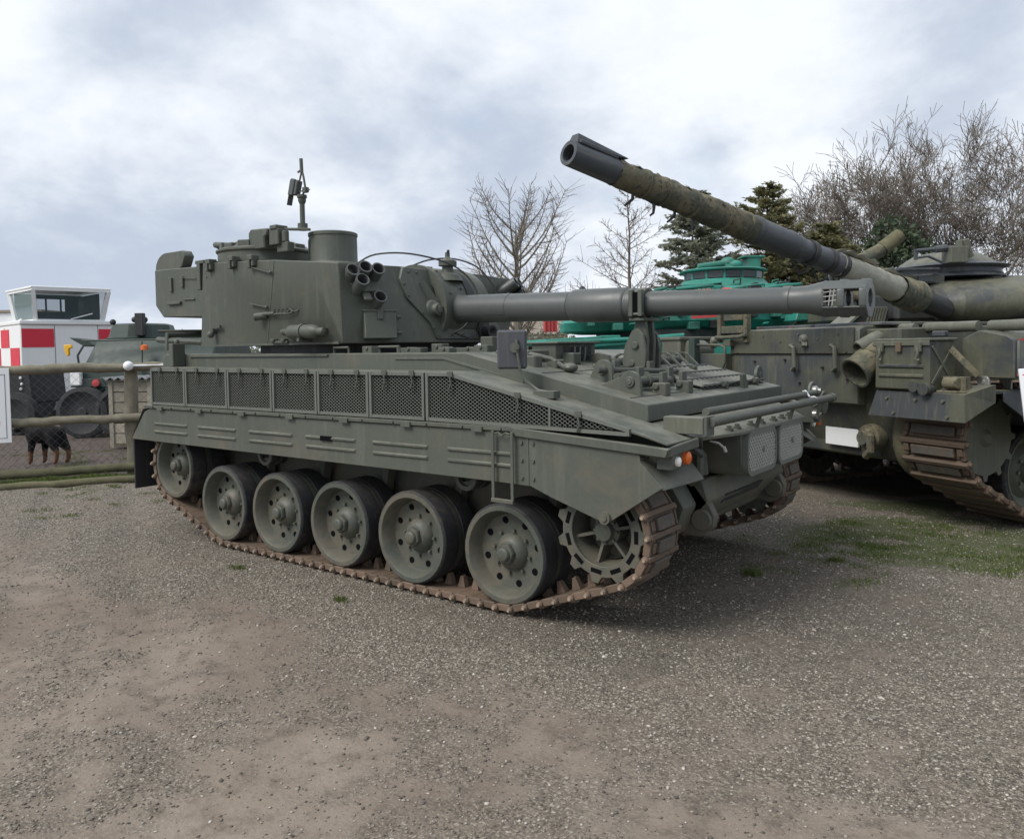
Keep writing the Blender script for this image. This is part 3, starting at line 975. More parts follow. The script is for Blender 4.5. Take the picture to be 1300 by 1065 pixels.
# ---- side skirts ---------------------------------------------------
skirt_poly = [(-2.655, 0.815), (-2.42, 1.062), (-2.33, 1.095), (1.70, 1.095), (2.40, 1.042), (2.405, 0.985), (2.53, 0.86), (2.205, 0.640), (1.86, 0.745),
              (1.72, 0.795), (1.44, 0.80)]
for sy in (-1, 1):
    b = MB()
    b.prism(skirt_poly, 'y', sy * 1.320, sy * 1.308)
    sk = build('side_skirt', b, G, spg, bevel=0.003)
    for x0, x1 in ((-2.259, -1.745), (-1.596, -1.067), (-0.905, -0.377), (-0.236, 0.287), (0.446, 0.944), (1.10, 1.602)):
        for z in (0.968, 0.900):
            rb = MB()
            A = [(x0, sy * 1.319, z - .013), (x1, sy * 1.319, z - .013), (x1, sy * 1.319, z + .013), (x0, sy * 1.319, z + .013)]
            B = [(x0 + .012, sy * 1.332, z - .005), (x1 - .012, sy * 1.332, z - .005), (x1 - .012, sy * 1.332, z + .005), (x0 + .012, sy * 1.332, z + .005)]
            rb.loft(A, B, caps=True)
            build('rib', rb, G, sk)
    sl = MB()
    sl.box(-0.065, 0.045, sy * 1.3215, sy * 1.3345, 0.952, 0.984)
    sl.box(1.697, 1.709, sy * 1.3215, sy * 1.3235, 0.80, 1.09, mi=1)
    build('slot', sl, [M['void'], G], sk)
    bo = MB()
    for z in (0.84, 0.94, 1.04):
        bo.cyl((1.66, sy * 1.32, z), (1.66, sy * 1.330, z), 0.011, n=8)
        bo.cyl((1.74, sy * 1.32, z), (1.74, sy * 1.330, z), 0.011, n=8)
    for k in range(14):
        x = -2.25 + k * 0.29
        bo.cyl((x, sy * 1.336, 1.112), (x, sy * 1.344, 1.112), 0.010, n=6)
        if k % 2 == 0:
            bo.box(x + 0.08, x + 0.16, sy * 1.336, sy * 1.346, 1.088, 1.118)
    bo.cyl((2.20, sy * 1.32, 0.675), (2.20, sy * 1.338, 0.675), 0.034, n=16)
    bo.cyl((2.20, sy * 1.338, 0.675), (2.20, sy * 1.346, 0.675), 0.018, n=10)
    build('skirt_bolt', bo, G, sk, stuff=True)
    b = MB()                                               # rear mudguard and rubber flap
    b.add([(-2.655, sy * 1.32, 0.815), (-2.655, sy * 0.93, 0.815), (-2.44, sy * 0.93, 1.09), (-2.44, sy * 1.32, 1.09)], [(0, 1, 2, 3)])
    b.add([(-2.645, sy * 1.32, 0.815), (-2.645, sy * 0.93, 0.815), (-2.43, sy * 0.93, 1.08), (-2.43, sy * 1.32, 1.08)], [(0, 3, 2, 1)])
    build('rear_mudguard', b, G, spg, smooth=False)
    b = MB()
    b.box(-2.668, -2.650, sy * 1.30, sy * 0.93, 0.365, 0.825)
    build('mud_flap', b, M['black'], spg, bevel=0.004)
    # front mudguard over the sprocket
    b = MB()
    A = [(2.405, sy * 1.308, 0.985), (2.405, sy * 0.84, 1.01), (2.605, sy * 0.98, 0.865), (2.525, sy * 1.308, 0.845)]
    b.loft(A, [(q[0] - .006, q[1], q[2] + .012) for q in A])
    b.box(2.15, 2.41, sy * 1.308, sy * 0.84, 0.995, 1.005)
    build('front_mudguard', b, G, spg, bevel=0.002)

# folding step on the near skirt and far skirt
b = MB()
for x in (1.475, 1.612):
    b.bar((x, -1.350, 1.10), (x, -1.350, 0.702), 0.020, 0.010, up=(0, 1, 0))
b.bar((1.465, -1.352, 0.700), (1.622, -1.352, 0.700), 0.022, 0.022)
b.tube([(1.49, -1.352, 1.085), (1.52, -1.352, 1.092), (1.545, -1.352, 1.075), (1.57, -1.352, 1.092), (1.60, -1.352, 1.085)], 0.006)
build('folding_step', b, G, spg, bevel=0.002)

# ---- mesh side panels ----------------------------------------------
def diamond_mesh(poly_top, x0, x1, zb, y, dx=0.034, dz=0.0215, w=0.0031, th=0.003):
    """expanded metal strands clipped under a top line z=poly_top(x)"""
    b = MB()
    slope = dz / dx
    def strand(c, sg):
        # z = zb + sg*slope*(x-x0) + c
        xs = np.linspace(x0, x1, 160)
        zs = zb + sg * slope * (xs - x0) + c
        ok = (zs >= zb) & (zs <= np.array([poly_top(v) for v in xs]))
        i = 0
        while i < len(xs):
            if ok[i]:
                j = i
                while j + 1 < len(xs) and ok[j + 1]:
                    j += 1
                if j > i:
                    b.bar((xs[i], y, zs[i]), (xs[j], y + 0.002 * sg, zs[j]), th, w)
                i = j + 1
            else:
                i += 1
    H = max(poly_top(x0), poly_top(x1)) - zb
    span = x1 - x0
    c = -slope * span
    while c < H:
        strand(c, 1)
        c += dz
    c = 0.0
    while c < H + slope * span:
        strand(c, -1)
        c += dz
    return b


def mesh_panel(x0, x1, top, y):
    p = bpy.data.objects.new('mesh_panel', None)
    COL.objects.link(p)
    p.parent = spg
    zb = 1.135
    f = MB()
    t0, t1 = top(x0), top(x1)
    w = 0.020
    f.bar((x0, y, zb + w / 2), (x1, y, zb + w / 2), 0.02, w)
    f.bar((x0, y, t0 - w / 2), (x1, y, t1 - w / 2), 0.02, w)
    f.bar((x0 + w / 2, y - .002, zb), (x0 + w / 2, y - .002, t0), 0.022, w, up=(1, 0, 0))
    f.bar((x1 - w / 2, y - .002, zb), (x1 - w / 2, y - .002, t1), 0.022, w, up=(1, 0, 0))
    build('panel_frame', f, M['mesh'], p)
    d = diamond_mesh(top, x0 + .01, x1 - .01, zb + .01, y + (0.004 if y < 0 else -0.004))
    build('wire_diamonds', d, M['mesh'], p, stuff=True, smooth=False)
    for fx in (0.3, 0.8):
        ca = MB()
        x = x0 + (x1 - x0) * fx
        zt = top(x)
        s = -1 if y < 0 else 1
        ca.box(x - .02, x + .02, y + s * .012, y + s * .022, zt - .02, zt + .012)
        ca.tube([(x, y + s * .02, zt - .01), (x + .01, y + s * .022, zt - .06), (x - .006, y + s * .022, zt - .10)], 0.006)
        build('catch', ca, G, p)


flat = lambda x: 1.441 - (x + 2.27) * 0.0035
def sloped(x):
    return flat(x) if x < 1.136 else flat(1.136) - (x - 1.136) * 0.2285
for x0, x1, top in ((-2.267, -1.745, flat), (-1.735, -1.155, flat), (-1.145, -0.592, flat), (-0.582, -0.088, flat), (-0.078, 0.432, flat),
                    (0.442, 0.930, flat)):
    mesh_panel(x0, x1, top, -1.325)
# the last two panels follow the glacis
def tri_panel(y):
    p = bpy.data.objects.new('mesh_panel', None)
    COL.objects.link(p)
    p.parent = spg
    x0, xb, x1, zb = 0.944, 1.136, 2.352, 1.135
    f = MB()
    w = 0.020
    f.bar((x0, y, zb + w / 2), (x1, y, zb - 0.012), 0.02, w)
    f.bar((x0, y, sloped(x0) - w / 2), (xb, y, sloped(xb) - w / 2), 0.02, w)
    f.bar((xb, y, sloped(xb) - w / 2), (x1, y, sloped(x1) - w / 2), 0.02, w)
    f.bar((x0 + w / 2, y - .002, zb), (x0 + w / 2, y - .002, sloped(x0)), 0.022, w, up=(1, 0, 0))
    f.bar((x1 - w / 2, y - .002, zb - .02), (x1 - w / 2, y - .002, sloped(x1)), 0.022, w, up=(1, 0, 0))
    f.bar((1.86, y - .002, zb), (1.86, y - .002, sloped(1.86)), 0.014, w * .6, up=(1, 0, 0))
    build('panel_frame', f, M['mesh'], p)
    d = diamond_mesh(sloped, x0 + .01, x1 - .01, zb + .005, y + (0.004 if y < 0 else -0.004))
    build('wire_diamonds', d, M['mesh'], p, stuff=True, smooth=False)
    for x in (1.15, 1.65, 2.05):
        ca = MB()
        zt = sloped(x)
        ca.box(x - .02, x + .02, y - .022, y - .012, zt - .02, zt + .012)
        ca.tube([(x, y - .02, zt - .01), (x + .01, y - .022, zt - .06), (x - .006, y - .022, zt - .10)], 0.006)
        build('catch', ca, G, p)


tri_panel(-1.325)

# ---- glacis furniture ------------------------------------------------
DZ = lambda x: 1.476 - 0.2284 * (x - 1.3)
# transmission hatch seams and the lifting brackets
b = MB()
for (x0, y0, x1, y1) in ((1.05, -0.55, 2.18, -0.55), (2.15, -0.95, 2.15, 1.2), (1.55, -0.95, 1.55, -0.05), (1.05, 0.0, 1.62, 0.0)):
    b.bar((x0, y0, DZ(x0) + .001), (x1, y1, DZ(x1) + .001), 0.012, 0.005)
build('hatch_seam', b, G, spg, smooth=False)

def lug(x0, x1, y, h=0.13, th=0.03, rev=False):
    """round nosed bracket plate standing on the glacis along x"""
    pts = [(x0, DZ(x0) - .01)]
    xc, r = x1 - h * .48, h * .5
    zc = DZ(xc) + h * .52
    for i in range(10):
        a = R(150) - R(150) * i / 9
        pts.append((xc + r * math.cos(a), zc + r * math.sin(a)))
    pts.append((x1 + .01, DZ(x1 + .01) - .01))
    mb = MB()
    mb.prism(pts, 'y', y - th / 2, y + th / 2)
    mb.cyl((xc, y - th / 2 - .012, zc), (xc, y + th / 2 + .012, zc), 0.032, n=16)
    mb.cyl((xc, y - th / 2 - .018, zc), (xc, y - th / 2 - .010, zc), 0.018, n=12)
    return mb


for (x0, x1, y) in ((1.86, 2.14, -0.80), (1.70, 1.86, -0.63)):
    build('lifting_bracket', lug(x0, x1, y), G, spg, bevel=0.003)
# torsion bars, rods and hinge fingers of the transmission hatch
for (p0, p1, r) in (((1.80, -0.72, DZ(1.80) + .07), (1.96, 0.02, DZ(1.96) + .075), 0.020), ((2.02, -0.78, DZ(2.02) + .055), (2.07, -0.28, DZ(2.07) + .055), 0.028),
                    ((1.90, -0.66, DZ(1.9) + .05), (2.0, -0.08, DZ(2.0) + .05), 0.024), ((1.74, -0.60, DZ(1.74) + .055), (1.88, 0.25, DZ(1.88) + .055), 0.014),
                    ((1.66, -0.45, DZ(1.66) + .045), (1.76, 0.35, DZ(1.76) + .045), 0.014)):
    b = MB()
    b.cyl(p0, p1, r, n=12)
    q0, q1 = Vector(p0), Vector(p1)
    for t in (.15, .5, .85):
        c = q0.lerp(q1, t)
        d = (q1 - q0).normalized() * .018
        b.cyl(c - d, c + d, r * 1.4, n=12)
    build('torsion_rod', b, M['wheel'], spg)
for (x, y) in ((1.80, -0.48), (1.98, -0.50), (1.86, -0.12), (2.02, -0.16), (2.12, -0.46), (2.13, -0.20)):
    b = MB()
    b.prism([(y - .045, DZ(x) - .01), (y - .04, DZ(x) + .125), (y + .03, DZ(x) + .125), (y + .045, DZ(x) - .01)], 'x', x - .012, x + .012)
    build('stop_plate', b, G, spg, bevel=0.004)
for k in range(2):
    b = MB()
    x, y = 2.15, -0.55 + k * 0.33
    b.box(x - .045, x + .045, y - .035, y + .035, DZ(x) - .01, DZ(x) + .07)
    b.cyl((x - .02, y - .05, DZ(x) + .05), (x - .02, y + .05, DZ(x) + .05), 0.022)
    build('hinge_block', b, G, spg, bevel=0.006)
# curved hinge fingers along the rear of the louvre panel
for k in range(7):
    y = 0.10 + k * 0.165
    x = 1.50
    b = MB()
    pts = []
    for i in range(7):
        a = R(165) - R(135) * i / 6
        pts.append((x + 0.03 + 0.085 * math.cos(a), y, DZ(x) + 0.005 + 0.085 * math.sin(a)))
    pts.append((x + 0.20, y, DZ(x + 0.20) + .006))
    for i in range(len(pts) - 1):
        b.bar(pts[i], pts[i + 1], 0.028, 0.012)
    build('hinge_strap', b, G, spg)
    b = MB()
    b.cyl((x - .02, y - .075, DZ(x) + .03), (x - .02, y + .055, DZ(x) + .03), 0.032, n=12)
    build('hinge_barrel', b, G, spg)
b = MB()
pts = [(1.18, DZ(1.18) - .01), (1.38, DZ(1.38) + .075), (1.46, DZ(1.46) + .075), (1.50, DZ(1.5) - .01)]
b.prism(pts, 'y', 0.0, 0.05)
build('lifting_bracket', b, G, spg, bevel=0.003)
# louvre grille: dark well with rods running along y and cross bars
gr = bpy.data.objects.new('engine_grille', None)
COL.objects.link(gr)
gr.parent = spg
b = MB()
y0, y1, xa, xb = 0.02, 1.19, 1.70, 2.17
b.add([(xa, y0, DZ(xa) + .003), (xb, y0, DZ(xb) + .003), (xb, y1, DZ(xb) + .003), (xa, y1, DZ(xa) + .003)], [(0, 1, 2, 3)])
build('grille_well', b, M['void'], gr, smooth=False)
for k in range(15):
    y = y0 + .01 + k * (y1 - y0 - .02) / 14
    b = MB()
    b.cyl((xa, y, DZ(xa) + .024), (xb, y, DZ(xb) + .024), 0.0095, n=8)
    build('grille_rod', b, M['mesh'], gr)
for x in (xa, 1.86, 2.02, xb):
    b = MB()
    b.bar((x, y0, DZ(x) + .032), (x, y1, DZ(x) + .032), 0.016, 0.012)
    build('grille_bar', b, M['mesh'], gr)
for (x, y) in ((2.19, 0.35), (2.19, 0.95), (1.78, 0.75)):
    b = MB()
    b.cyl((x, y - .035, DZ(x) + .035), (x, y + .035, DZ(x) + .035), 0.020, n=10)
    b.box(x - .02, x + .02, y - .015, y + .015, DZ(x) - .01, DZ(x) + .05)
    build('catch', b, G, spg)
b = MB()                                                   # lifting eye at the far corner
pts = [(1.15 + 0.075 * math.cos(a), DZ(2.16) + .055 + .075 * math.sin(a)) for a in [R(-35 + i * 25) for i in range(11)]]
b.prism(pts, 'x', 2.13, 2.155)
b.cyl((2.165, 1.15, DZ(2.16) + .055), (2.12, 1.15, DZ(2.16) + .055), 0.03, n=14)
build('lifting_eye', b, G, spg, bevel=0.003)
b = MB()
b.prism([(0.60, DZ(2.23) - .01), (0.60, DZ(2.23) + .10), (0.66, DZ(2.23) + .10), (0.72, DZ(2.23) - .01)], 'x', 2.20, 2.225)
build('stop_plate', b, G, spg, bevel=0.003)
# driver's periscope box, small blocks and a cable on the glacis
b = MB()
b.box(1.10, 1.30, -0.42, 0.10, 1.44, 1.600)
b.box(1.07, 1.33, -0.44, 0.12, 1.598, 1.612)
build('periscope_box', b, G, spg, bevel=0.004)
b = MB()
b.add([(1.304, -0.32, 1.475), (1.304, 0.04, 1.475), (1.304, 0.04, 1.585), (1.304, -0.32, 1.585)], [(0, 1, 2, 3)])
build('periscope_window', b, M['glass_dark'], spg, smooth=False)
for k in range(3):
    b = MB()
    y = -0.22 + k * 0.07
    b.tube([(1.315, y, 1.47), (1.325, y, 1.52), (1.315, y + .02, 1.575)], 0.007)
    build('wiper_arm', b, M['mesh'], spg)
for (x, y, sx, sy_, h) in ((1.52, -0.20, .05, .03, .03), (1.43, -0.62, .04, .05, .05), (1.35, -0.78, .06, .045, .06), (1.30, -0.30, .1, .05, .06), (1.15, -0.6, .14, .12, .05)):
    b = MB()
    b.box(x - sx, x + sx, y - sy_, y + sy_, DZ(x) - .02, DZ(x) + h)
    build('deck_block', b, G, spg, bevel=0.008)
b = MB()
b.tube([(1.20, -0.72, 1.55), (1.30, -0.70, 1.53), (1.42, -0.66, 1.50), (1.50, -0.64, DZ(1.5) + .02), (1.56, -0.66, DZ(1.56) + .02)], 0.016, n=8)
b.ball((1.57, -0.66, DZ(1.57) + .03), 0.05, 8, sz=.6)
build('headlamp_cable', b, G, spg)
# ---- wing mirror ----------------------------------------------------
mir = bpy.data.objects.new('wing_mirror', None)
COL.objects.link(mir)
mir.parent = spg
b = MB()
Mx = Matrix.Translation((1.49, -1.17, 1.565)) @ Matrix.Rotation(R(30), 4, 'Z')
b.box(-0.088, 0.088, -0.025, 0.012, -0.115, 0.115, M=Mx)
build('mirror_case', b, M['mirror_back'], mir, bevel=0.012)
b = MB()
b.box(-0.08, 0.08, 0.013, 0.016, -0.10, 0.10, M=Mx)
build('mirror_glass', b, M['steel'], mir)
b = MB()
b.tube([Mx @ Vector((0.03, -0.035, 0.06)), Mx @ Vector((0.035, -0.045, -0.02)), Mx @ Vector((0.05, -0.04, -0.12)), (1.58, -1.16, 1.38), (1.66, -1.15, 1.325), (1.76, -1.16, 1.315)], 0.009, n=8)
b.box(1.66, 1.80, -1.20, -1.13, 1.285, 1.325)
b.cyl(Mx @ Vector((0.02, -0.055, 0.01)), Mx @ Vector((0.02, -0.02, 0.01)), 0.03, n=10)
b.cyl(Mx @ Vector((0.035, -0.065, 0.01)), Mx @ Vector((0.035, -0.05, 0.01)), 0.012, n=8)
build('mirror_stem', b, G, mir)

# ---- nose -----------------------------------------------------------
b = MB()                                                   # sloping ledge plate below the deck
A = [(2.286, -1.0, 1.150), (2.286, 1.10, 1.150), (2.668, 0.58, 1.082), (2.665, -0.55, 1.082), (2.56, -1.02, 1.082)]
b.loft(A, [(q[0], q[1], q[2] - .018) for q in A])
build('nose_ledge', b, M['olive_light'], spg, bevel=0.003)
b = MB()
A = [(2.40, -0.98, 1.10), (2.60, -0.99, 1.085), (2.50, -0.75, 1.0), (2.38, -0.75, 1.02)]
b.loft(A, [(q[0], q[1] - .012, q[2] - .01) for q in A])
build('ledge_flap', b, G, spg)
for (x, y) in ((2.60, -0.62), (2.60, -0.50), (2.60, -0.28), (2.61, -0.12), (2.61, 0.10), (2.61, 0.26), (2.60, 0.44), (2.52, -0.85)):
    b = MB()
    z = 1.15 - (x - 2.286) * 0.178
    b.cyl((x, y, z - .005), (x, y, z + .010), 0.026, n=8)
    b.cyl((x, y, z + .010), (x, y, z + .026), 0.014, n=6)
    build('ledge_bolt', b, M['wheel'], spg)
# headlamp box with two round cornered wire guards
b = MB()
b.prism([(-0.535, 1.068), (-0.535, 0.90), (-0.50, 0.82), (0.50, 0.82), (0.535, 0.90), (0.535, 1.068)], 'x', 2.30, 2.640)
build('headlamp_box', b, G, spg, bevel=0.006)
for yc in (-0.272, 0.268):
    hg = bpy.data.objects.new('headlamp_guard', None)
    COL.objects.link(hg)
    hg.parent = spg
    wv, hv = 0.238, 0.118
    zc_ = 0.944
    def rr(w, h, r, n=5):
        out = []
        for cx, cz, a0 in ((w - r, h - r, 0), (-(w - r), h - r, 90), (-(w - r), -(h - r), 180), (w - r, -(h - r), 270)):
            for i in range(n + 1):
                a = R(a0 + 90 * i / n)
                out.append((cx + r * math.cos(a), cz + r * math.sin(a)))
        return out
    o_ = rr(wv + .012, hv + .012, 0.075)
    i_ = rr(wv - .012, hv - .012, 0.06)
    f = MB()
    n = len(o_)
    vs = [(x, yc + q[0], zc_ + q[1]) for x in (2.64, 2.672) for q in o_] + [(x, yc + q[0], zc_ + q[1]) for x in (2.64, 2.672) for q in i_]
    fs = []
    for i in range(n):
        j = (i + 1) % n
        fs += [(i, j, n + j, n + i), (2 * n + i, 3 * n + i, 3 * n + j, 2 * n + j), (n + i, n + j, 3 * n + j, 3 * n + i), (i, 2 * n + i, 2 * n + j, j)]
    f.add(vs, fs)
    build('guard_frame', f, M['mesh'], hg)
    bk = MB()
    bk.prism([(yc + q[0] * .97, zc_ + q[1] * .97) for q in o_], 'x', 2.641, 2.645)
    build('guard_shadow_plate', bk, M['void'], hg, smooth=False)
    d = MB()
    def inside(yq, zq):
        a_, b_ = abs(yq), abs(zq)
        if a_ > wv or b_ > hv:
            return False
        ca_, cb_ = a_ - (wv - .07), b_ - (hv - .07)
        return not (ca_ > 0 and cb_ > 0 and math.hypot(ca_, cb_) > .07)
    for sg in (-1, 1):
        c = -0.8
        while c < 0.8:
            ts = np.linspace(-.5, .5, 140)
            ok = [inside(t, c + sg * t * 1.2) for t in ts]
            idx = [i for i, k in enumerate(ok) if k]
            if len(idx) > 2:
                t0, t1 = ts[idx[0]], ts[idx[-1]]
                d.bar((2.666 + sg * .002, yc + t0, zc_ + c + sg * t0 * 1.2), (2.666 + sg * .002, yc + t1, zc_ + c + sg * t1 * 1.2), 0.0066, 0.004, up=(1, 0, 0))
            c += 0.036
    build('guard_wires', d, M['guard'], hg, stuff=True, smooth=False)
    b = MB()
    for yy in (-0.11, 0.11):
        b.lathe((2.632, yc + yy, zc_), (1, 0, 0), [(0.0, 0.09), (0.02, 0.09), (0.022, 0.075), (0.012, 0.0001)], 20)
    build('headlamp', b, M['dark'], hg)
    b = MB()
    b.cyl((2.668, yc + .02, zc_ + .01), (2.682, yc + .02, zc_ + .01), 0.016, n=8)
    build('guard_boss', b, M['steel'], hg)
# pipes and cables in the recess on the near side of the lamp box
for pts, r, mt in (([(2.42, -0.86, 1.04), (2.50, -0.80, 0.98), (2.49, -0.78, 0.86), (2.42, -0.74, 0.80)], 0.028, G),
               ([(2.40, -0.70, 1.04), (2.47, -0.68, 0.95), (2.47, -0.66, 0.84)], 0.022, G),
               ([(2.44, -0.93, 1.05), (2.52, -0.93, 1.02), (2.54, -0.86, 0.97)], 0.012, M['dark'])):
    b = MB()
    b.tube(pts, r, n=8)
    build('lamp_conduit', b, mt, spg)
b = MB()
b.tube([(2.56, -0.80, 1.05), (2.60, -0.77, 1.035), (2.62, -0.75, 1.01)], 0.007, n=6)
b.cyl((2.62, -0.75, 1.015), (2.63, -0.745, 0.985), 0.011, n=8)
build('cable_plug', b, M['steel'], spg)
# lower nose plate with tow eyes and a slot
b = MB()
b.prism([(2.28, 0.80), (2.46, 0.80), (2.50, 0.68), (2.32, 0.47), (2.1, 0.45)], 'y', -0.66, 0.66)
build('nose_plate', b, G, spg, bevel=0.012)
b = MB()
A = [(2.4985, -0.42, 0.690), (2.503, 0.20, 0.690), (2.455, 0.24, 0.630), (2.455, -0.40, 0.630)]
b.loft(A, [(q[0] + .004, q[1], q[2] - .003) for q in A])
build('nose_slot', b, M['dark'], spg)
for y in (-0.63, 0.60):
    b = MB()
    pts = [(2.25, 0.48), (2.44, 0.47), (2.52, 0.53), (2.53, 0.60), (2.50, 0.66), (2.40, 0.78), (2.25, 0.80)]
    b.prism(pts, 'y', y - .03, y + .03)
    b.cyl((2.455, y - .055, 0.575), (2.455, y + .055, 0.575), 0.062, n=20)
    build('tow_eye', b, G, spg, bevel=0.006)
for sy in (-1, 1):
    b = MB()
    b.cyl((SPX, sy * 0.80, SPZ), (SPX, sy * 1.02, SPZ), 0.15, 0.13, 20)
    build('final_drive', b, G, spg, bevel=0.01)

# indicator lamps
for sy in (-1, 1):
    la = bpy.data.objects.new('indicator_lamp', None)
    COL.objects.link(la)
    la.parent = spg
    y = sy * 1.17
    b = MB()
    b.box(2.47, 2.56, y - .10, y - .005, 0.945, 1.025)
    b.box(2.40, 2.47, y - .06, y - .02, 0.965, 1.01)
    b.box(2.545, 2.562, y - .004, y + .10, 0.955, 1.035)
    build('lamp_box', b, G, la, bevel=0.005)
    b = MB()
    b.lathe((2.562, y + .045, 0.995), (1, 0, 0), [(0.0, .036), (0.022, .034), (0.032, .018), (0.034, .0001)], 16)
    build('amber_lens', b, M['amber'], la)
    b = MB()
    b.lathe((2.56, y - .045, 0.985), (1, 0, 0), [(0.0, .026), (0.014, .024), (0.02, .012), (0.022, .0001)], 16)
    build('white_lens', b, M['clear'], la)

# barrel cleaning rods in their box across the nose
b = MB()
b.box(2.405, 2.632, -1.055, -0.965, 1.108, 1.198)
build('rod_box', b, M['olive_light'], spg, bevel=0.004)
b = MB()
b.box(2.634, 2.652, -1.055, -0.955, 1.10, 1.205)
build('rod_box_lid', b, G, spg, bevel=0.003)
for (p0, p1, r) in (((2.655, -1.02, 1.172), (2.70, 1.13, 1.180), 0.026), ((2.61, -0.97, 1.222), (2.625, 1.02, 1.222), 0.021)):
    b = MB()
    b.cyl(p0, p1, r, n=14)
    q0, q1 = Vector(p0), Vector(p1)
    c = q0.lerp(q1, .97)
    b.cyl(c, q1, r * 1.25, n=14)
    build('cleaning_rod', b, M['wheel'], spg)
b = MB()
pts = [(2.68 + 0.030 * math.cos(a), 0.72, 1.178 + .030 * math.sin(a)) for a in [R(i * 40) for i in range(10)]]
b.tube(pts, 0.006, n=5)
b.tube([(2.66, 0.70, 1.208), (2.62, 0.74, 1.247), (2.60, 0.75, 1.24)], 0.006, n=5)
build('tie_string', b, M['sign'], spg)
for y in (-0.32, 0.30, 0.95):
    b = MB()
    b.bar((2.64, y, 1.06), (2.67, y, 1.15), 0.02, 0.02)
    build('rod_support', b, G, spg)
rb = bpy.data.objects.new('rod_bracket', None)
COL.objects.link(rb)
rb.parent = spg
b = MB()
b.prism([(1.0 + .085 * math.cos(a), 1.225 + .075 * math.sin(a)) for a in [R(i * 30) for i in range(12)]], 'x', 2.58, 2.60)
b.prism([(1.13 + .10 * math.cos(a), 1.14 + .085 * math.sin(a)) for a in [R(i * 30) for i in range(12)]], 'x', 2.62, 2.645)
b.box(2.40, 2.64, 1.00, 1.06, 1.00, 1.13)
build('bracket_plate', b, G, rb, bevel=0.003)
for (y, z) in ((0.985, 1.235), (1.0, 1.06)):
    b = MB()
    b.lathe((2.60, y, z), (1, 0, 0), [(0, .035), (.03, .035), (.04, .02), (.06, .018)], 12)
    build('clamp_knob', b, M['steel'], rb)

# ---- travel lock holding the barrel --------------------------------
tl = bpy.data.objects.new('gun_travel_lock', None)
COL.objects.link(tl)
tl.parent = spg
for y in (-0.105, 0.105):
    b = MB()
    b.prism([(1.67, DZ(1.67) - .02), (1.645, 1.47), (1.665, 1.58), (1.72, 1.68), (1.76, 1.695), (1.80, 1.66), (1.825, 1.55), (1.82, 1.45), (1.80, DZ(1.80) - .02)], 'y', y - .014, y + .014)
    b.cyl((1.745, y - .03, 1.58), (1.745, y + .03, 1.58), 0.026, n=12)
    b.cyl((1.72, y - .025, 1.46), (1.72, y + .025, 1.46), 0.022, n=10)
    build('lock_plate', b, G, tl, bevel=0.004)
for y in (-0.05, 0.05):
    b = MB()
    b.prism([(1.70, 1.40), (1.70, 1.66), (1.73, 1.77), (1.79, 1.77), (1.81, 1.62), (1.80, 1.40)], 'y', y - .018, y + .018)
    build('lock_arm', b, G, tl, bevel=0.004)
b = MB()
b.lathe((1.715, 0, 1.8625), (1, 0, -0.017), [(0, .090), (0, .112), (.075, .112), (.075, .090)], 28, close=True)
build('clamp_ring', b, G, tl, bevel=0.003)
b = MB()
for xx in (1.705, 1.775):
    b2 = MB()
    b2.box(xx, xx + .030, -0.140, -0.100, 1.775, 1.955)
    build('clasp_plate', b2, G, tl, bevel=0.003)
b2 = MB()
b2.box(1.735, 1.775, -0.124, -0.105, 1.80, 1.94)
build('clasp_gap', b2, M['void'], tl)
b2 = MB()
b2.cyl((1.70, -0.12, 1.79), (1.81, -0.12, 1.79), 0.012, n=8)
build('clasp_pin', b2, M['wheel'], tl)
b.box(1.70, 1.81, -0.12, 0.12, 1.745, 1.765)
b.cyl((1.755, -0.13, 1.58), (1.755, 0.13, 1.58), 0.018)
build('lock_clasp', b, G, tl, bevel=0.003)

# ---- turret ---------------------------------------------------------
ZB = 1.625
T = [(-2.03, -1.0), (-0.197, -1.0), (0.072, -0.56), (0.072, 0.56), (-0.197, 1.0), (-2.03, 1.0)]
v = {}
V = [(-2.03, -1.0, ZB), (-0.197, -1.0, ZB), (0.072, -0.56, ZB), (0.072, 0.56, ZB), (-0.197, 1.0, ZB), (-2.03, 1.0, ZB),        # 0-5
     (-1.965, -1.0, 2.345), (-0.97, -1.0, 2.296), (-0.558, -1.0, 2.254), (-0.100, -1.10, 2.203), (-0.105, -0.50, 2.226),          # 6-10
     (-0.105, 0.50, 2.226), (-0.100, 1.10, 2.203), (-0.558, 1.0, 2.254), (-0.97, 1.0, 2.296), (-1.965, 1.0, 2.345), (-0.19, -1.0, 1.655), (-0.19, 1.0, 1.655)]
F = [(0, 1, 16, 8, 7, 6), (8, 16, 9), (16, 1, 2, 10, 9), (2, 3, 11, 10), (3, 4, 17, 12, 11), (17, 13, 12), (4, 5, 15, 14, 13, 17), (5, 0, 6, 15),
     (6, 7, 14, 15), (7, 8, 13, 14), (8, 9, 12, 13), (9, 10, 11, 12), (0, 5, 4, 3, 2, 1)]
b = MB()
b.add(V, F)
tur = build('turret', b, G, spg, bevel=0.007)
b = MB()
b.cyl((-0.98, 0, 1.545), (-0.98, 0, 1.627), 0.93, n=48)
build('turret_ring', b, M['dark'], spg)
b = MB()                                                   # skirt strip at the foot of the turret
b.box(-2.0, -0.22, -1.012, -0.998, 1.622, 1.640)
build('foot_strip', b, G, tur)
# bolt rows on the facet edge
b = MB()
def on_side(x, z, y=-1.0):
    return (x, y, z)
for i in range(22):
    t = i / 21
    p_ = Vector((-0.102, -1.102, 2.19)).lerp(Vector((-0.190, -1.002, 1.67)), t)
    b.cyl(p_, p_ + Vector((0.006, -0.006, 0.001)), 0.006, n=6)
for k in range(9):
    p_ = Vector((-0.555, -1.001, 2.24)).lerp(Vector((-0.20, -1.001, 1.66)), k / 8)
build('facet_rivet', b, G, tur, stuff=True)
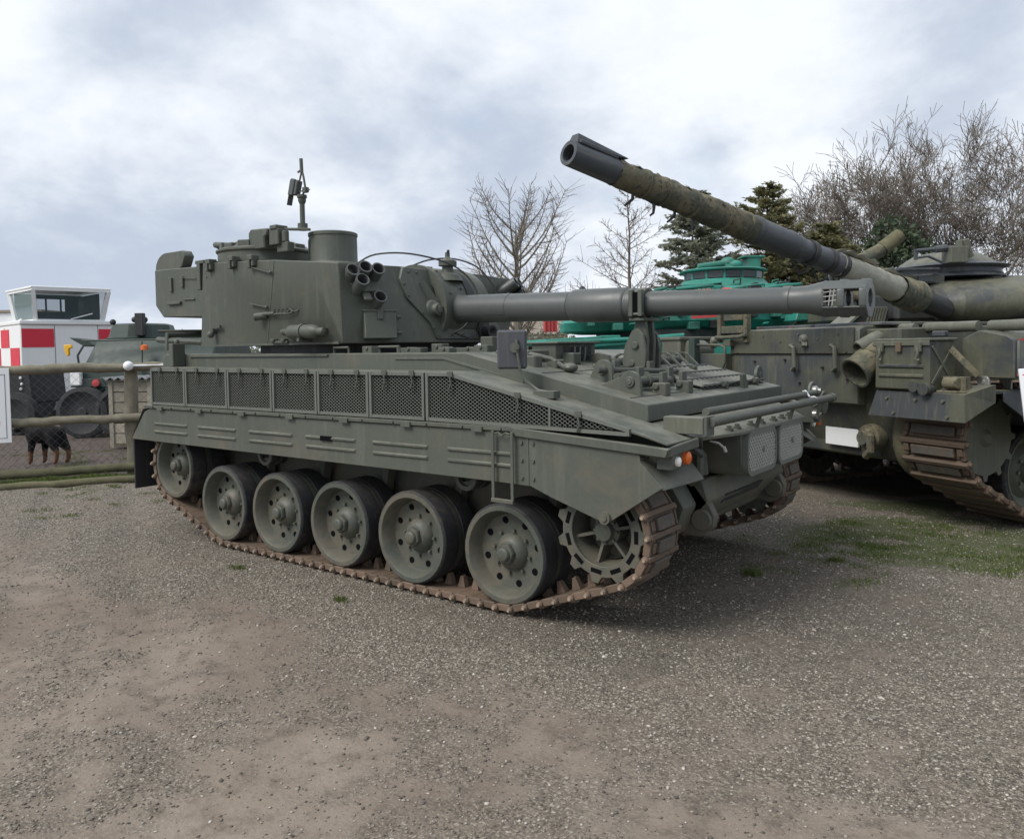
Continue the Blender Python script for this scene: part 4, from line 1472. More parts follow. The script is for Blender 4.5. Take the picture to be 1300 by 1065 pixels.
# plate seams on the turret side
b = MB()
b.bar((-0.972, -1.0015, 2.29), (-1.085, -1.0015, 1.64), 0.004, 0.008)
build('plate_seam', b, G, tur, smooth=False)
# lifting hooks along the roof edge
for (x, z) in ((-1.83, 2.305), (-1.50, 2.305), (-1.235, 2.293)):
    b = MB()
    b.box(x - .035, x + .035, -1.045, -0.97, z + .02, z + .06)
    b.box(x - .030, x + .000, -1.045, -1.0, z - .045, z + .03)
    b.box(x + .008, x + .034, -1.035, -1.0, z - .03, z + .03)
    build('roof_hook', b, G, tur, bevel=0.004)
for (p0, p1) in (((-1.25, -1.02, 2.258), (-1.00, -1.02, 2.198)), ((-1.27, -1.02, 1.965), (-1.06, -1.02, 1.928))):
    b = MB()
    b.bar(p0, p1, 0.02, 0.008)
    b.ball(p1, 0.014, 6)
    build('tie_rod', b, G, tur)
# canvas hook rail
b = MB()
b.cyl((-1.15, -1.07, 1.848), (-1.08, -1.0, 1.862), 0.030, n=12)
b.tube([(-1.11, -1.03, 1.872), (-0.96, -1.03, 1.872), (-0.94, -1.03, 1.875)], 0.014, n=8)
for x in (-0.95, -0.90, -0.85, -0.80):
    b.tube([(x, -1.005, 1.905), (x, -1.035, 1.90), (x, -1.035, 1.865), (x + .012, -1.02, 1.858)], 0.007, n=5)
b.tube([(-0.96, -1.034, 1.868), (-0.76, -1.034, 1.865), (-0.70, -1.02, 1.880), (-0.68, -1.005, 1.89)], 0.008, n=5)
b.tube([(-0.78, -1.034, 1.868), (-0.74, -1.04, 1.90), (-0.71, -1.034, 1.875)], 0.008, n=5)
build('lamp_bracket', b, G, tur)
# fire bottle on the side
fb = bpy.data.objects.new('gas_bottle', None)
COL.objects.link(fb)
fb.parent = spg
b = MB()
xs, xe = -0.80, -0.30
b.lathe((xs, -1.07, 1.722), (1, 0, -0.012), [(0, .022), (.035, .03), (.04, .026), (.07, .030), (.10, .050), (.13, .054), (.37, .054), (.41, .045), (.43, .030), (.46, .032), (.49, .026), (.50, .0001)], 18)
build('bottle_body', b, M['wheel'], fb)
for x in (-0.545, -0.74, -0.36):
    b = MB()
    if x == -0.545:
        b.lathe((x, -1.07, 1.719), (1, 0, 0), [(-.012, .055), (-.012, .062), (.012, .062), (.012, .055)], 18, close=True)
        b.box(x - .012, x + .012, -1.125, -1.0, 1.645, 1.672)
    else:
        b.box(x - .012, x + .012, -1.075, -1.0, 1.70, 1.742)
    build('bottle_strap', b, G, fb)
b = MB()
b.cyl((-1.80, -1.04, 1.752), (-1.80, -1.0, 1.752), 0.022, n=10)
b.ball((-1.795, -1.05, 1.725), 0.030, 8)
b.bar((-1.80, -1.03, 1.785), (-1.68, -1.03, 1.79), 0.02, 0.022)
build('tap_handle', b, M['wheel'], tur)
b = MB()
b.box(-1.00, -0.80, -1.03, -1.0, 1.636, 1.655)
b.box(-0.99, -0.95, -1.045, -1.0, 1.65, 1.672)
b.box(-0.86, -0.82, -1.045, -1.0, 1.65, 1.672)
build('foot_bracket', b, G, tur, bevel=0.003)
# grab handles at the hull roof edge and roof clutter round the turret foot
for (x, w_) in ((-0.30, .16), (0.18, .2)):
    b = MB()
    b.tube([(x, -0.985, 1.55), (x, -0.99, 1.595), (x + w_, -0.99, 1.595), (x + w_, -0.985, 1.55)], 0.010, n=6)
    build('grab_handle', b, G, spg)
for (x, y, sx, h) in ((0.0, -0.9, .05, .05), (0.30, -0.78, .12, .035), (0.50, -0.70, .05, .06), (0.62, -0.5, .14, .03), (0.82, -0.6, .06, .045), (0.95, -0.35, .1, .035), (0.70, -0.85, .05, .03)):
    b = MB()
    b.box(x - sx, x + sx, y - .04, y + .04, 1.54, 1.552 + h)
    b.cyl((x, y - .05, 1.56 + h * .5), (x, y + .05, 1.56 + h * .5), 0.014)
    build('roof_fitting', b, G, spg, bevel=0.005)
b = MB()
b.box(0.42, 0.54, -0.15, 0.0, 1.55, 1.665)
build('roof_block', b, G, spg, bevel=0.006)

# stowage box on the cheek
Cd = Vector((0.269, 0.44, 0)).normalized()                 # along the cheek
Cn = Vector((0.44, -0.269, 0.0)).normalized()               # outward
def ck(s, o, z):                                            # s metres along from the corner, o outward
    p_ = Vector((-0.197, -1.0, 0)) + Cd * s + Cn * (o - (z - ZB) * 0.17)
    return (p_.x, p_.y, z)
def ckbox(mb, s0, s1, o0, o1, z0, z1, mi=0):
    A = [ck(s0, o0, z0), ck(s1, o0, z0), ck(s1, o1, z0), ck(s0, o1, z0)]
    B = [ck(s0, o0, z1), ck(s1, o0, z1), ck(s1, o1, z1), ck(s0, o1, z1)]
    return mb.loft(A, B, mi)
sb = bpy.data.objects.new('cheek_box', None)
COL.objects.link(sb)
sb.parent = spg
b = MB()
ckbox(b, 0.155, 0.395, -0.02, 0.10, 1.658, 1.862)
build('box_body', b, G, sb, bevel=0.006)
b = MB()
ckbox(b, 0.145, 0.405, -0.02, 0.108, 1.858, 1.872)
ckbox(b, 0.255, 0.295, 0.10, 0.116, 1.80, 1.862)
build('box_lid', b, G, sb, bevel=0.003)
b = MB()
for z in (1.70, 1.82):
    b.cyl(ck(0.405, 0.05, z), ck(0.44, 0.05, z), 0.013, n=8)
build('box_hinge', b, G, sb)

# smoke dischargers, near and far
def smoke(side):
    sm = bpy.data.objects.new('smoke_discharger', None)
    COL.objects.link(sm)
    sm.parent = spg
    base = Vector(ck(0.16, 0.13, 2.025))
    d = Vector((0.80, -0.30, 0.50)).normalized()
    x = d.cross(Vector((0, 0, 1))).normalized()             # to the right seen from behind
    y = x.cross(d).normalized()
    if side > 0:
        fl = Matrix.Diagonal((1, -1, 1, 1))
    else:
        fl = Matrix.Identity(4)
    def T_(p_):
        return fl @ Vector(p_)
    offs = [(-0.085, 0.085, 0.0), (0.018, 0.090, 0.01), (0.110, 0.075, -0.01), (0.055, -0.008, -0.01), (-0.095, -0.090, -0.10)]
    for (a_, c_, t_) in offs:
        p0 = base + x * a_ + y * c_ + d * (t_ - 0.11)
        p1 = p0 + d * 0.25
        m_ = MB()
        q0, q1 = T_(p0), T_(p1)
        dd = (q1 - q0).normalized()
        Lh = (q1 - q0).length
        m_.lathe(q0, dd, [(0, .0001), (0, .046), (Lh * .88, .046), (Lh * .88, .051), (Lh, .051), (Lh, .041), (Lh - .10, .039), (Lh - .10, .0001)], 20)
        build('launcher_tube', m_, M['green_dark'], sm)
    m_ = MB()
    for k in (-0.06, 0.02):
        pts = []
        for a_, c_ in ((-.11, -.04), (-.11, .09), (-.05, .125), (.10, .11), (.12, .03), (.06, -.05)):
            pts.append(T_(base + x * a_ + y * c_ + d * k))
        A = [Vector(q) for q in pts]
        n_ = T_(base + d) - T_(base)
        m_.loft(A, [q + n_.normalized() * .014 for q in A])
    m_.bar(T_(base - d * .10), T_(base - d * .10 + Vector((-.05, .10, -.06))), 0.09, 0.07)
    m_.bar(T_(base - y * .03), T_(base - y * .12 + d * .03), 0.06, 0.02)
    build('discharger_bracket', m_, G, sm, bevel=0.004)
    m_ = MB()
    m_.tube([T_(base + x * -.10 - d * .08), T_(base + x * -.14 + y * -.02 - d * .02), T_(base + x * -.12 + y * -.10 - d * .04), T_(base + x * -.06 + y * -.12 - d * .08)], 0.006, n=5)
    build('firing_cable', m_, M['dark'], sm)


smoke(-1)
smoke(1)

# bustle and its rounded intake hood
bu = bpy.data.objects.new('bustle', None)
COL.objects.link(bu)
bu.parent = spg
b = MB()
b.prism([(-2.02, 1.885), (-2.83, 1.91), (-2.955, 2.02), (-2.955, 2.36), (-2.02, 2.34)], 'y', -0.885, 0.885)
build('bustle_box', b, G, bu, bevel=0.008)
b = MB()
arc = [(-2.952, 2.33)] + [(-2.77 + .185 * math.cos(a), 2.36 + .15 * math.sin(a)) for a in [R(180 - 12 * i) for i in range(8)]] + [(-2.49, 2.51), (-2.45, 2.46), (-2.50, 2.37), (-2.56, 2.33)]
b.prism(arc, 'y', -0.875, -0.775)
build('intake_hood', b, G, bu, bevel=0.006)
b = MB()
for (x, z0, z1) in ((-2.66, 2.14, 2.27), (-2.47, 2.17, 2.27)):
    b.box(x - .02, x + .02, -0.905, -0.885, z0, z1)
b.box(-2.72, -2.50, -0.91, -0.885, 2.02, 2.045)
b.bar((-2.46, -0.892, 2.06), (-2.28, -0.892, 2.055), 0.014, 0.012)
b.tube([(-2.50, -0.90, 2.26), (-2.25, -0.90, 2.24), (-2.05, -0.95, 2.26), (-1.9, -1.01, 2.22)], 0.005, n=5)
build('bustle_catch', b, G, bu, bevel=0.003)
b = MB()
b.box(-2.10, -1.97, -0.99, -0.80, 2.345, 2.375)
b.box(-2.08, -2.03, -0.99, -0.93, 2.12, 2.35)
build('rear_hinge', b, G, bu, bevel=0.004)

# commander's cupola
cu = bpy.data.objects.new('cupola', None)
COL.objects.link(cu)
cu.parent = spg
CX, CY = -1.64, -0.575
b = MB()
b.lathe((CX, CY, 2.30), (0, 0, 1), [(0, .41), (.115, .41), (.130, .425), (.145, .425), (.155, .40), (.17, .37), (.195, .34), (.195, .0001)], 44)
build('cupola_ring', b, G, cu)
b = MB()
b.prism([(CX + .28 * math.cos(a), CY + .28 * math.sin(a)) for a in [R(i * 20) for i in range(18)]], 'z', 2.495, 2.52)
b.box(CX - .25, CX + .1, CY - .05, CY + .05, 2.52, 2.545)
build('cupola_hatch', b, G, cu, bevel=0.006)
for i in range(9):
    a = R(180 + i * 25 - 10)
    Mx = Matrix.Translation((CX, CY, 0)) @ Matrix.Rotation(a, 4, 'Z')
    b = MB()
    b.box(0.31, 0.39, -0.055, 0.055, 2.44, 2.495 + (0.015 if i % 2 else 0), M=Mx)
    build('periscope', b, G, cu, bevel=0.006)
b = MB()                                                   # tilted searchlight bracket at the rear
A = [(-2.17, CY - .16, 2.515), (-2.10, CY - .20, 2.545), (-1.90, CY - .22, 2.50), (-1.96, CY - .16, 2.43)]
b.loft(A, [(q[0], q[1] + .28, q[2]) for q in A])
b.cyl((-2.08, CY - .22, 2.53), (-1.92, CY - .24, 2.51), 0.028, n=8)
build('sight_flap', b, G, cu, bevel=0.004)
b = MB()
b.prism([(-1.45, 2.42), (-1.45, 2.56), (-1.42, 2.59), (-1.20, 2.58), (-1.20, 2.53), (-1.24, 2.515), (-1.24, 2.42)], 'y', CY - .32, CY - .18)
build('sight_head', b, G, cu, bevel=0.008)
b = MB()
b.box(-1.20, -1.08, CY - .30, CY - .20, 2.44, 2.57)
b.box(-1.18, -1.09, CY - .31, CY - .19, 2.565, 2.60)
b.cyl((-1.05, CY - .25, 2.46), (-1.05, CY - .25, 2.55), 0.03, n=10)
b.box(-1.14, -1.0, CY - .27, CY - .20, 2.38, 2.46)
build('gun_mount', b, G, cu, bevel=0.006)
b = MB()
b.bar((-1.16, CY - .25, 2.575), (-0.90, CY - .12, 2.560), 0.035, 0.020)
build('mount_arm', b, G, cu, bevel=0.003)
# mast with a sight head
ms = bpy.data.objects.new('sight_mast', None)
COL.objects.link(ms)
ms.parent = spg
mx, my = -0.985, -0.70
ms.scale = (0.9, 0.9, 0.70)
ms.location = (mx * 0.1, my * 0.1, 2.56 - 2.69 * 0.70)
b = MB()
b.cyl((mx, my, 2.69), (mx, my, 2.77), 0.045, n=10)
b.cyl((mx, my, 2.77), (mx, my, 3.00), 0.023, n=10)
b.lathe((mx, my, 3.0), (0, 0, 1), [(0, .026), (.03, .036), (.06, .036), (.07, .045), (.10, .045), (.10, .0001)], 12)
build('mast_tube', b, M['wheel'], ms)
b = MB()
b.bar((mx + .01, my, 3.10), (mx + .055, my, 3.16), 0.014, 0.014)
b.bar((mx + .055, my, 3.15), (mx + .03, my, 3.30), 0.014, 0.014)
b.bar((mx + .03, my, 3.30), (mx + .0, my, 3.42), 0.014, 0.014)
b.bar((mx - .05, my, 3.20), (mx + .01, my, 3.39), 0.012, 0.012)
b.cyl((mx + .005, my, 3.36), (mx + .0, my, 3.52), 0.016, n=8)
b.bar((mx - .05, my, 3.37), (mx + .0, my, 3.39), 0.012, 0.02)
b.bar((mx - .06, my, 3.145), (mx + .11, my, 3.145), 0.010, 0.012)
b.box(mx + .03, mx + .075, my - .02, my + .02, 3.12, 3.18)
build('mast_yoke', b, M['wheel'], ms)
b = MB()
Mx = Matrix.Translation((mx - .09, my, 3.20)) @ Matrix.Rotation(R(14), 4, 'Y')
b.box(-.055, .015, -.035, .035, -.09, .09, M=Mx)
b.box(.02, .055, -.03, .03, -.08, .08, M=Mx)
b.box(-.05, -.038, -.03, .03, -.21, .1, M=Mx)
build('sight_unit', b, M['green_dark'], ms, bevel=0.006)
# round sight housing
b = MB()
sx_, sy_ = -0.885, -0.47
b.lathe((sx_, sy_, 2.24), (0, 0, 1), [(0, .225), (.05, .222), (.06, .205), (.075, .200), (.275, .197), (.283, .203), (.305, .203), (.312, .192), (.315, .0001)], 40)
sh = build('sight_housing', b, G, spg)
b = MB()
for i in range(9):
    a0 = R(196 + i * 6)
    a1 = R(196 + (i + 1) * 6)
    r_ = 0.2035
    b.add([(sx_ + r_ * math.cos(a0), sy_ + r_ * math.sin(a0), 2.335), (sx_ + r_ * math.cos(a1), sy_ + r_ * math.sin(a1), 2.335),
           (sx_ + r_ * math.cos(a1), sy_ + r_ * math.sin(a1), 2.49), (sx_ + r_ * math.cos(a0), sy_ + r_ * math.sin(a0), 2.49)], [(0, 1, 2, 3)])
build('sight_shutter', b, M['green_dark'], sh)
b = MB()
b.box(sx_ - .235, sx_ - .19, sy_ - .06, sy_ - .02, 2.35, 2.42)
b.box(sx_ - .03, sx_ + .04, sy_ - .225, sy_ - .19, 2.28, 2.30)
build('shutter_catch', b, G, sh, bevel=0.003)

# front of the turret: bolted plate, rotor drum, lamp, vent
b = MB()
def fp(y, z, o=0.0):                                        # point on the sloping front face
    return (0.072 - (z - ZB) * 0.294 + o, y, z)
pl = [(-0.47, 2.215), (-0.19, 2.215), (-0.17, 2.13), (-0.05, 1.95), (0.02, 1.92), (0.05, 1.80), (0.20, 1.75), (0.40, 1.75), (0.43, 1.655), (-0.26, 1.655), (-0.30, 1.78), (-0.50, 1.97), (-0.53, 2.12)]
b.loft([fp(q[0], q[1], -0.01) for q in pl], [fp(q[0], q[1], 0.022) for q in pl])
build('front_plate', b, G, tur, bevel=0.004)
b = MB()
for (y, z) in ((-0.42, 2.18), (-0.33, 2.18), (-0.50, 2.08), (-0.48, 1.99), (-0.36, 1.86), (-0.28, 1.74), (-0.24, 1.685), (-0.08, 1.685), (0.05, 1.685), (0.18, 1.685), (0.36, 1.685)):
    b.cyl(fp(y, z, 0.02), fp(y, z, 0.032), 0.011, n=6)
build('plate_bolt', b, G, tur, stuff=True)
b = MB()
pts = [fp(-0.335, 2.10, .02), fp(-0.315, 2.11, .05), fp(-0.175, 1.86, .07), fp(-0.205, 1.83, .02)]
b.loft(pts, [(q[0] + .02, q[1] + .015, q[2]) for q in pts])
build('plate_rib', b, G, tur, bevel=0.003)
b = MB()                                                   # rotor: horizontal drum showing as a curved shield
b.lathe((-0.245, -0.17, 1.90), (0, 1, 0), [(0, .0001), (0, .335), (.01, .350), (.56, .350), (.57, .335), (.57, .0001)], 48)
build('rotor_drum', b, G, tur)
b = MB()
b.lathe((-0.245, -0.18, 1.90), (0, 1, 0), [(-.012, .28), (-.012, .365), (.03, .365), (.03, .28)], 48, close=True)
build('rotor_rim', b, G, tur)
b = MB()
b.lathe((-0.245, 0.24, 1.90), (0, 1, 0), [(0, .30), (0, .365), (.05, .365), (.05, .30)], 48, close=True)
build('rotor_rim', b, G, tur)
b = MB()
for (a, y) in ((20, -.1), (40, -.1), (60, -.1), (75, -.1), (28, .05), (50, .05), (70, .08), (88, .02)):
    c = Vector((-0.245 + .350 * math.cos(R(a)), y, 1.90 + .350 * math.sin(R(a))))
    n_ = Vector((math.cos(R(a)), 0, math.sin(R(a))))
    b.cyl(c, c + n_ * .012, 0.011, n=6)
build('rotor_bolt', b, G, tur, stuff=True)
b = MB()
pts = []
for i in range(9):
    a = R(8 + i * 9)
    pts.append((-0.245 + .358 * math.cos(a), 1.90 + .358 * math.sin(a)))
inner = [(-0.245 + .347 * math.cos(R(8 + i * 9)), 1.90 + .347 * math.sin(R(8 + i * 9))) for i in range(9)][::-1]
b.prism(pts + inner, 'y', 0.10, 0.19)
build('rotor_slot', b, M['dark'], tur)
b = MB()
b.lathe((-0.02, -0.235, 1.885), (1, 0, 0), [(0, .085), (.05, .08), (.06, .05), (.10, .045), (.10, .0001)], 18)
b.prism([(-0.10, 2.02), (-0.02, 2.0), (0.09, 1.91), (0.09, 1.86), (-0.02, 1.84)], 'y', -0.25, -0.20)
build('trunnion_boss', b, G, tur, bevel=0.004)
b = MB()
b.lathe((0.05, 0.32, 1.715), (1, -0.1, 0), [(0, .06), (.04, .062), (.05, .05), (.10, .048), (.105, .055), (.14, .055), (.14, .04), (.10, .0001)], 18)
build('sight_lamp', b, M['dark'], tur)
b = MB()
b.lathe((-0.05, 0.02, 2.13), (0, 0, 1), [(0, .13), (.05, .10), (.07, .05), (.12, .045), (.125, .075), (.165, .075), (.17, .06), (.19, .03), (.20, .02), (.235, .02), (.235, .0001)], 20)
b.bar((-0.05, 0.02, 2.355), (-0.02, 0.0, 2.38), 0.02, 0.012)
build('roof_vent', b, G, tur)
for pts in ([(-0.45, -0.62, 2.25), (-0.35, -0.5, 2.33), (-0.15, -0.3, 2.335), (0.06, -0.05, 2.25), (0.20, 0.05, 2.09), (0.24, 0.02, 1.92), (0.20, -0.06, 1.76), (0.12, -0.12, 1.70)],
            [(-0.30, -0.2, 2.24), (-0.20, -0.05, 2.31), (-0.05, 0.10, 2.32), (0.10, 0.22, 2.25), (0.20, 0.30, 2.10), (0.22, 0.33, 1.98)],
            [(0.12, -0.10, 1.70), (0.17, 0.0, 1.665), (0.15, 0.12, 1.70)]):
    b = MB()
    P_ = [Vector(q) for q in pts]
    fine_ = []
    for i in range(len(P_) - 1):
        p0, p1, p2, p3 = P_[max(i - 1, 0)], P_[i], P_[i + 1], P_[min(i + 2, len(P_) - 1)]
        for k in range(5):
            t = k / 5
            fine_.append(0.5 * ((2 * p1) + (p2 - p0) * t + (2 * p0 - 5 * p1 + 4 * p2 - p3) * t * t + (3 * p1 - p0 - 3 * p2 + p3) * t ** 3))
    fine_.append(P_[-1])
    b.tube(fine_, 0.0075, n=6)
    build('barrel_cable', b, M['dark'], spg)

# ---- gun ------------------------------------------------------------
gun = bpy.data.objects.new('gun_barrel', None)
COL.objects.link(gun)
gun.parent = spg
P0, P1 = Vector((-0.10, 0, 1.898)), Vector((3.20, 0, 1.834))
ax = (P1 - P0).normalized()
GD = M['green_dark']
t_ = lambda x: x - P0.x
b = MB()
b.lathe(P0, ax, [(0, .20), (.10, .19), (.16, .15), (.19, .112), (t_(1.17), .106), (t_(1.175), .1)], 36)
build('rear_tube', b, GD, gun)
b = MB()
b.lathe(P0, ax, [(t_(0.12), .1075), (t_(0.12), .1115), (t_(0.62), .1115), (t_(0.62), .1075)], 30, a0=R(-25), a1=R(208))
build('recoil_shroud', b, GD, gun)
b = MB()
b.lathe(P0, ax, [(t_(1.17), .100), (t_(1.18), .110), (t_(1.215), .121), (t_(1.62), .121), (t_(1.635), .114), (t_(1.64), .108), (t_(1.655), .108), (t_(1.66), .113), (t_(1.69), .113),
                 (t_(1.695), .106), (t_(1.72), .106), (t_(1.725), .082)], 36)
build('fume_extractor', b, GD, gun)
b = MB()
b.lathe(P0, ax, [(t_(1.70), .088), (t_(2.70), .080), (t_(2.71), .0865), (t_(2.755), .0865), (t_(2.76), .081), (t_(2.80), .082), (t_(2.86), .086), (t_(2.955), .108), (t_(2.965), .108),
                 (t_(2.965), .055), (t_(2.9), .052), (t_(2.9), .0001)], 36)
build('front_tube', b, GD, gun)
mbk = MB()
yv, zv = Vector((0, 1, 0)), None
# brake cage: octagonal rings joined by top and bottom webs; side windows stay open
def octo(x, r, flat_=1.0):
    c = P0 + ax * t_(x)
    out = []
    for i in range(8):
        a = R(22.5 + 45 * i)
        out.append(c + Vector((0, math.cos(a) * r, math.sin(a) * r * flat_)))
    return out
def ring(mb, x0, x1, ro, ri):
    A, B = octo(x0, ro), octo(x1, ro)
    C, D = octo(x0, ri), octo(x1, ri)
    n = 8
    vs = A + B + C + D
    fs = []
    for i in range(n):
        j = (i + 1) % n
        fs += [(i, j, n + j, n + i), (2 * n + i, 3 * n + i, 3 * n + j, 2 * n + j), (i, 2 * n + i, 2 * n + j, j), (n + i, n + j, 3 * n + j, 3 * n + i)]
    mb.add(vs, fs)
ring(mbk, 2.955, 2.972, .115, .054)
ring(mbk, 3.045, 3.085, .120, .056)
ring(mbk, 3.165, 3.205, .120, .056)
for s_ in (-1, 1):
    c0, c1 = P0 + ax * t_(2.96), P0 + ax * t_(3.20)
    A = [c0 + Vector((0, -.050, s_ * .104)), c0 + Vector((0, .050, s_ * .104)), c0 + Vector((0, .050, s_ * .070)), c0 + Vector((0, -.050, s_ * .070))]
    mbk.loft(A, [q + (c1 - c0) for q in A])
    for yy in (-1, 1):
        A = [c0 + Vector((0, yy * .048, s_ * .105)), c0 + Vector((0, yy * .107, s_ * .052)), c0 + Vector((0, yy * .085, s_ * .046)), c0 + Vector((0, yy * .044, s_ * .082))]
        mbk.loft(A, [q + (c1 - c0) for q in A])
build('muzzle_brake', mbk, GD, gun, bevel=0.004)
b = MB()
for xx in (3.0, 3.02):
    c = P0 + ax * t_(xx)
    b.bar(c + Vector((0, -.108, -.045)), c + Vector((.012, -.108, .05)), 0.006, 0.006)
for zz in (-.02, .008, .034):
    c = P0 + ax * t_(2.972)
    b.bar(c + Vector((0, -.109, zz)), c + Vector((.072, -.109, zz + .006)), 0.006, 0.006)
build('brake_guard', b, M['steel'], gun)

# ---- rear rack of the hull -----------------------------------------
b = MB()
b.tube([(-2.66, -0.95, 1.60), (-2.66, -0.95, 1.74), (-2.66, -0.4, 1.745), (-2.66, 0.9, 1.74), (-2.66, 0.9, 1.58)], 0.025, n=8)
b.tube([(-2.90, -0.9, 1.70), (-2.6, -0.93, 1.685), (-2.1, -0.93, 1.665)], 0.028, n=8)
b.tube([(-2.90, -0.9, 1.78), (-2.6, -0.5, 1.78), (-2.1, -0.5, 1.77)], 0.014, n=8)
build('rear_rail', b, M['wheel'], spg)
b = MB()
b.box(-2.345, -2.28, -1.12, -1.0, 1.45, 1.655)
b.cyl((-2.31, -1.06, 1.65), (-2.31, -1.06, 1.69), 0.022, n=8)
build('rear_bracket', b, G, spg, bevel=0.005)
# ================================================================== the weathered battle tank behind, rear end towards us
# local frame: x across (its right in the picture), y forward away from us, z up
tank = thing('battle_tank', 'weathered olive battle tank seen from behind, its long lichened barrel raised over the other gun', 'army tank', (1.93446, 2.825, 0), R(-30))
OL, OLL, OLR = M['olive'], M['olive_light'], M['olive_red']
b = MB()
b.prism([(0.12, 1.02), (0.12, 1.70), (0.20, 1.735), (2.3, 1.76), (5.6, 1.60), (6.7, 1.05), (6.3, 0.5), (0.75, 0.45), (0.40, 0.52), (0.36, 1.0)], 'x', -1.15, 0.62)
b.prism([(0.22, 1.02), (0.22, 1.70), (2.3, 1.74), (5.6, 1.60), (6.7, 1.05), (6.3, 0.5), (0.75, 0.45), (0.44, 0.52)], 'x', -1.10, 0.98)
build('hull', b, OL, tank, bevel=0.012)
for x0, x1 in ((-1.75, -1.15), (0.985, 1.75)):
    b = MB()
    b.box(x0, x1, 0.25, 6.2, 1.16, 1.19)
    b.box(x0 + .05, x1 - .05, 1.6, 5.6, 1.19, 1.50)
    build('track_guard', b, OL, tank, bevel=0.006)
# rear plate dressing
b = MB()
b.box(-1.12, 0.58, 0.095, 0.121, 1.48, 1.72)
build('plate_band', b, OL, tank, bevel=0.004)
b = MB()
for x, z in ((-.9, 1.62), (-.6, 1.66), (-.35, 1.60), (-.1, 1.67), (.15, 1.62), (.4, 1.66), (.5, 1.5), (-.75, 1.4), (.2, 1.35), (-.3, 1.42), (.5, 1.25), (-.1, 1.2), (-1.0, 1.5)):
    b.cyl((x, 0.121, z), (x, 0.088, z), 0.013, n=6)
build('rear_bolt', b, OL, tank, stuff=True)
for x in (-0.12, 0.40):                                    # grab handles
    b = MB()
    b.tube([(x - .07, 0.12, 1.56), (x - .05, 0.06, 1.555), (x, 0.055, 1.54), (x + .015, 0.055, 1.35), (x - .02, 0.055, 1.325), (x - .06, 0.11, 1.33)], 0.020, n=8)
    build('grab_handle', b, OLL, tank)
for x in (-1.40, -0.02):                                   # lifting lugs on the top edge
    b = MB()
    b.lathe((x, 0.10, 1.62), (0, -1, 0), [(0, .05), (.03, .045), (.05, .025), (.05, .0001)], 12)
    b.bar((x, 0.09, 1.62), (x + .04, 0.06, 1.55), .05, .03)
    build('tow_lug', b, OLL, tank)
b = MB()                                                   # gun crutch frame at the deck edge
for x in (-1.28, -0.84):
    b.box(x - .03, x + .03, 0.06, 0.12, 1.60, 1.95)
b.box(-1.25, -0.87, 0.07, 0.11, 1.70, 1.78)
b.box(-1.22, -0.90, 0.08, 0.13, 1.84, 1.93)
b.tube([(-1.30, 0.04, 1.66), (-1.24, 0.03, 1.655), (-0.9, 0.03, 1.66), (-0.80, 0.04, 1.68)], 0.022, n=8)
build('gun_crutch', b, M['canvas'], tank, bevel=0.004)
b = MB()
b.tube([(-1.62, 0.02, 1.58), (-1.2, 0.02, 1.575), (-1.12, 0.02, 1.55), (-1.12, 0.02, 1.38), (-1.16, 0.02, 1.33), (-1.17, .02, 1.26)], 0.016, n=7)
b.box(-1.60, -1.13, 0.05, 0.12, 1.16, 1.48)
b.box(-1.17, -1.05, 0.03, 0.10, 1.56, 1.63)
build('telephone_box', b, OL, tank, bevel=0.005)
# telephone drum and box at the far left corner
b = MB()
b.lathe((-1.86, 0.10, 1.50), (0.35, -1, 0), [(-.22, .14), (0, .14), (.01, .12), (.012, .04), (.03, .03), (.03, .0001)], 24)
build('cable_drum', b, OLL, tank)
b = MB()
b.box(-2.30, -1.92, 0.0, 0.5, 1.20, 1.66)
b.box(-2.32, -1.90, -0.02, 0.5, 1.64, 1.68)
build('stowage_bin', b, OLL, tank, bevel=0.008)
b = MB()
b.box(-1.73, -1.62, -0.02, 0.06, 1.30, 1.66)
b.box(-1.73, -1.62, -0.022, 0.05, 1.22, 1.295, mi=1)
build('reflector_strip', b, [M['carrier'], M['red']], tank, bevel=0.004)
# exhaust outlets
b = MB()
b.lathe((0.76, 0.16, 1.44), (-0.10, -1, -0.62), [(-.10, .145), (.0, .15), (.20, .135), (.23, .145), (.25, .145), (.25, .125), (.05, .115), (.05, .0001)], 28)
b.cyl((0.76, 0.2, 1.46), (0.76, 0.10, 1.40), 0.15, n=20)
build('exhaust_pipe', b, M['canvas'], tank)
b = MB()
b.lathe((0.73, 0.20, 1.60), (-0.15, -1, -0.45), [(-.05, .07), (.0, .075), (.20, .07), (.20, .055), (.06, .05), (.06, .0001)], 20)
build('vent_pipe', b, OLL, tank)
# white panel and tow hook on the lower plate
b = MB()
b.box(0.02, 0.42, 0.33, 0.352, 0.60, 1.0)
build('white_panel', b, M['white'], tank, bevel=0.003)
b = MB()
b.lathe((0.62, 0.34, 0.72), (0, -1, 0), [(0, .13), (.10, .12), (.11, .07), (.18, .06), (.18, .0001)], 18)
b.tube([(0.66, 0.2, 0.78), (0.74, 0.14, 0.74), (0.74, 0.14, 0.62), (0.66, 0.17, 0.56)], 0.035, n=8)
build('tow_hook', b, M['canvas'], tank)
b = MB()
b.lathe((0.90, 0.62, 0.76), (1, 0, 0), [(0, .40), (.05, .42), (.14, .42), (.15, .35), (.15, .0001)], 28)
build('final_drive', b, M['mossy'], tank)

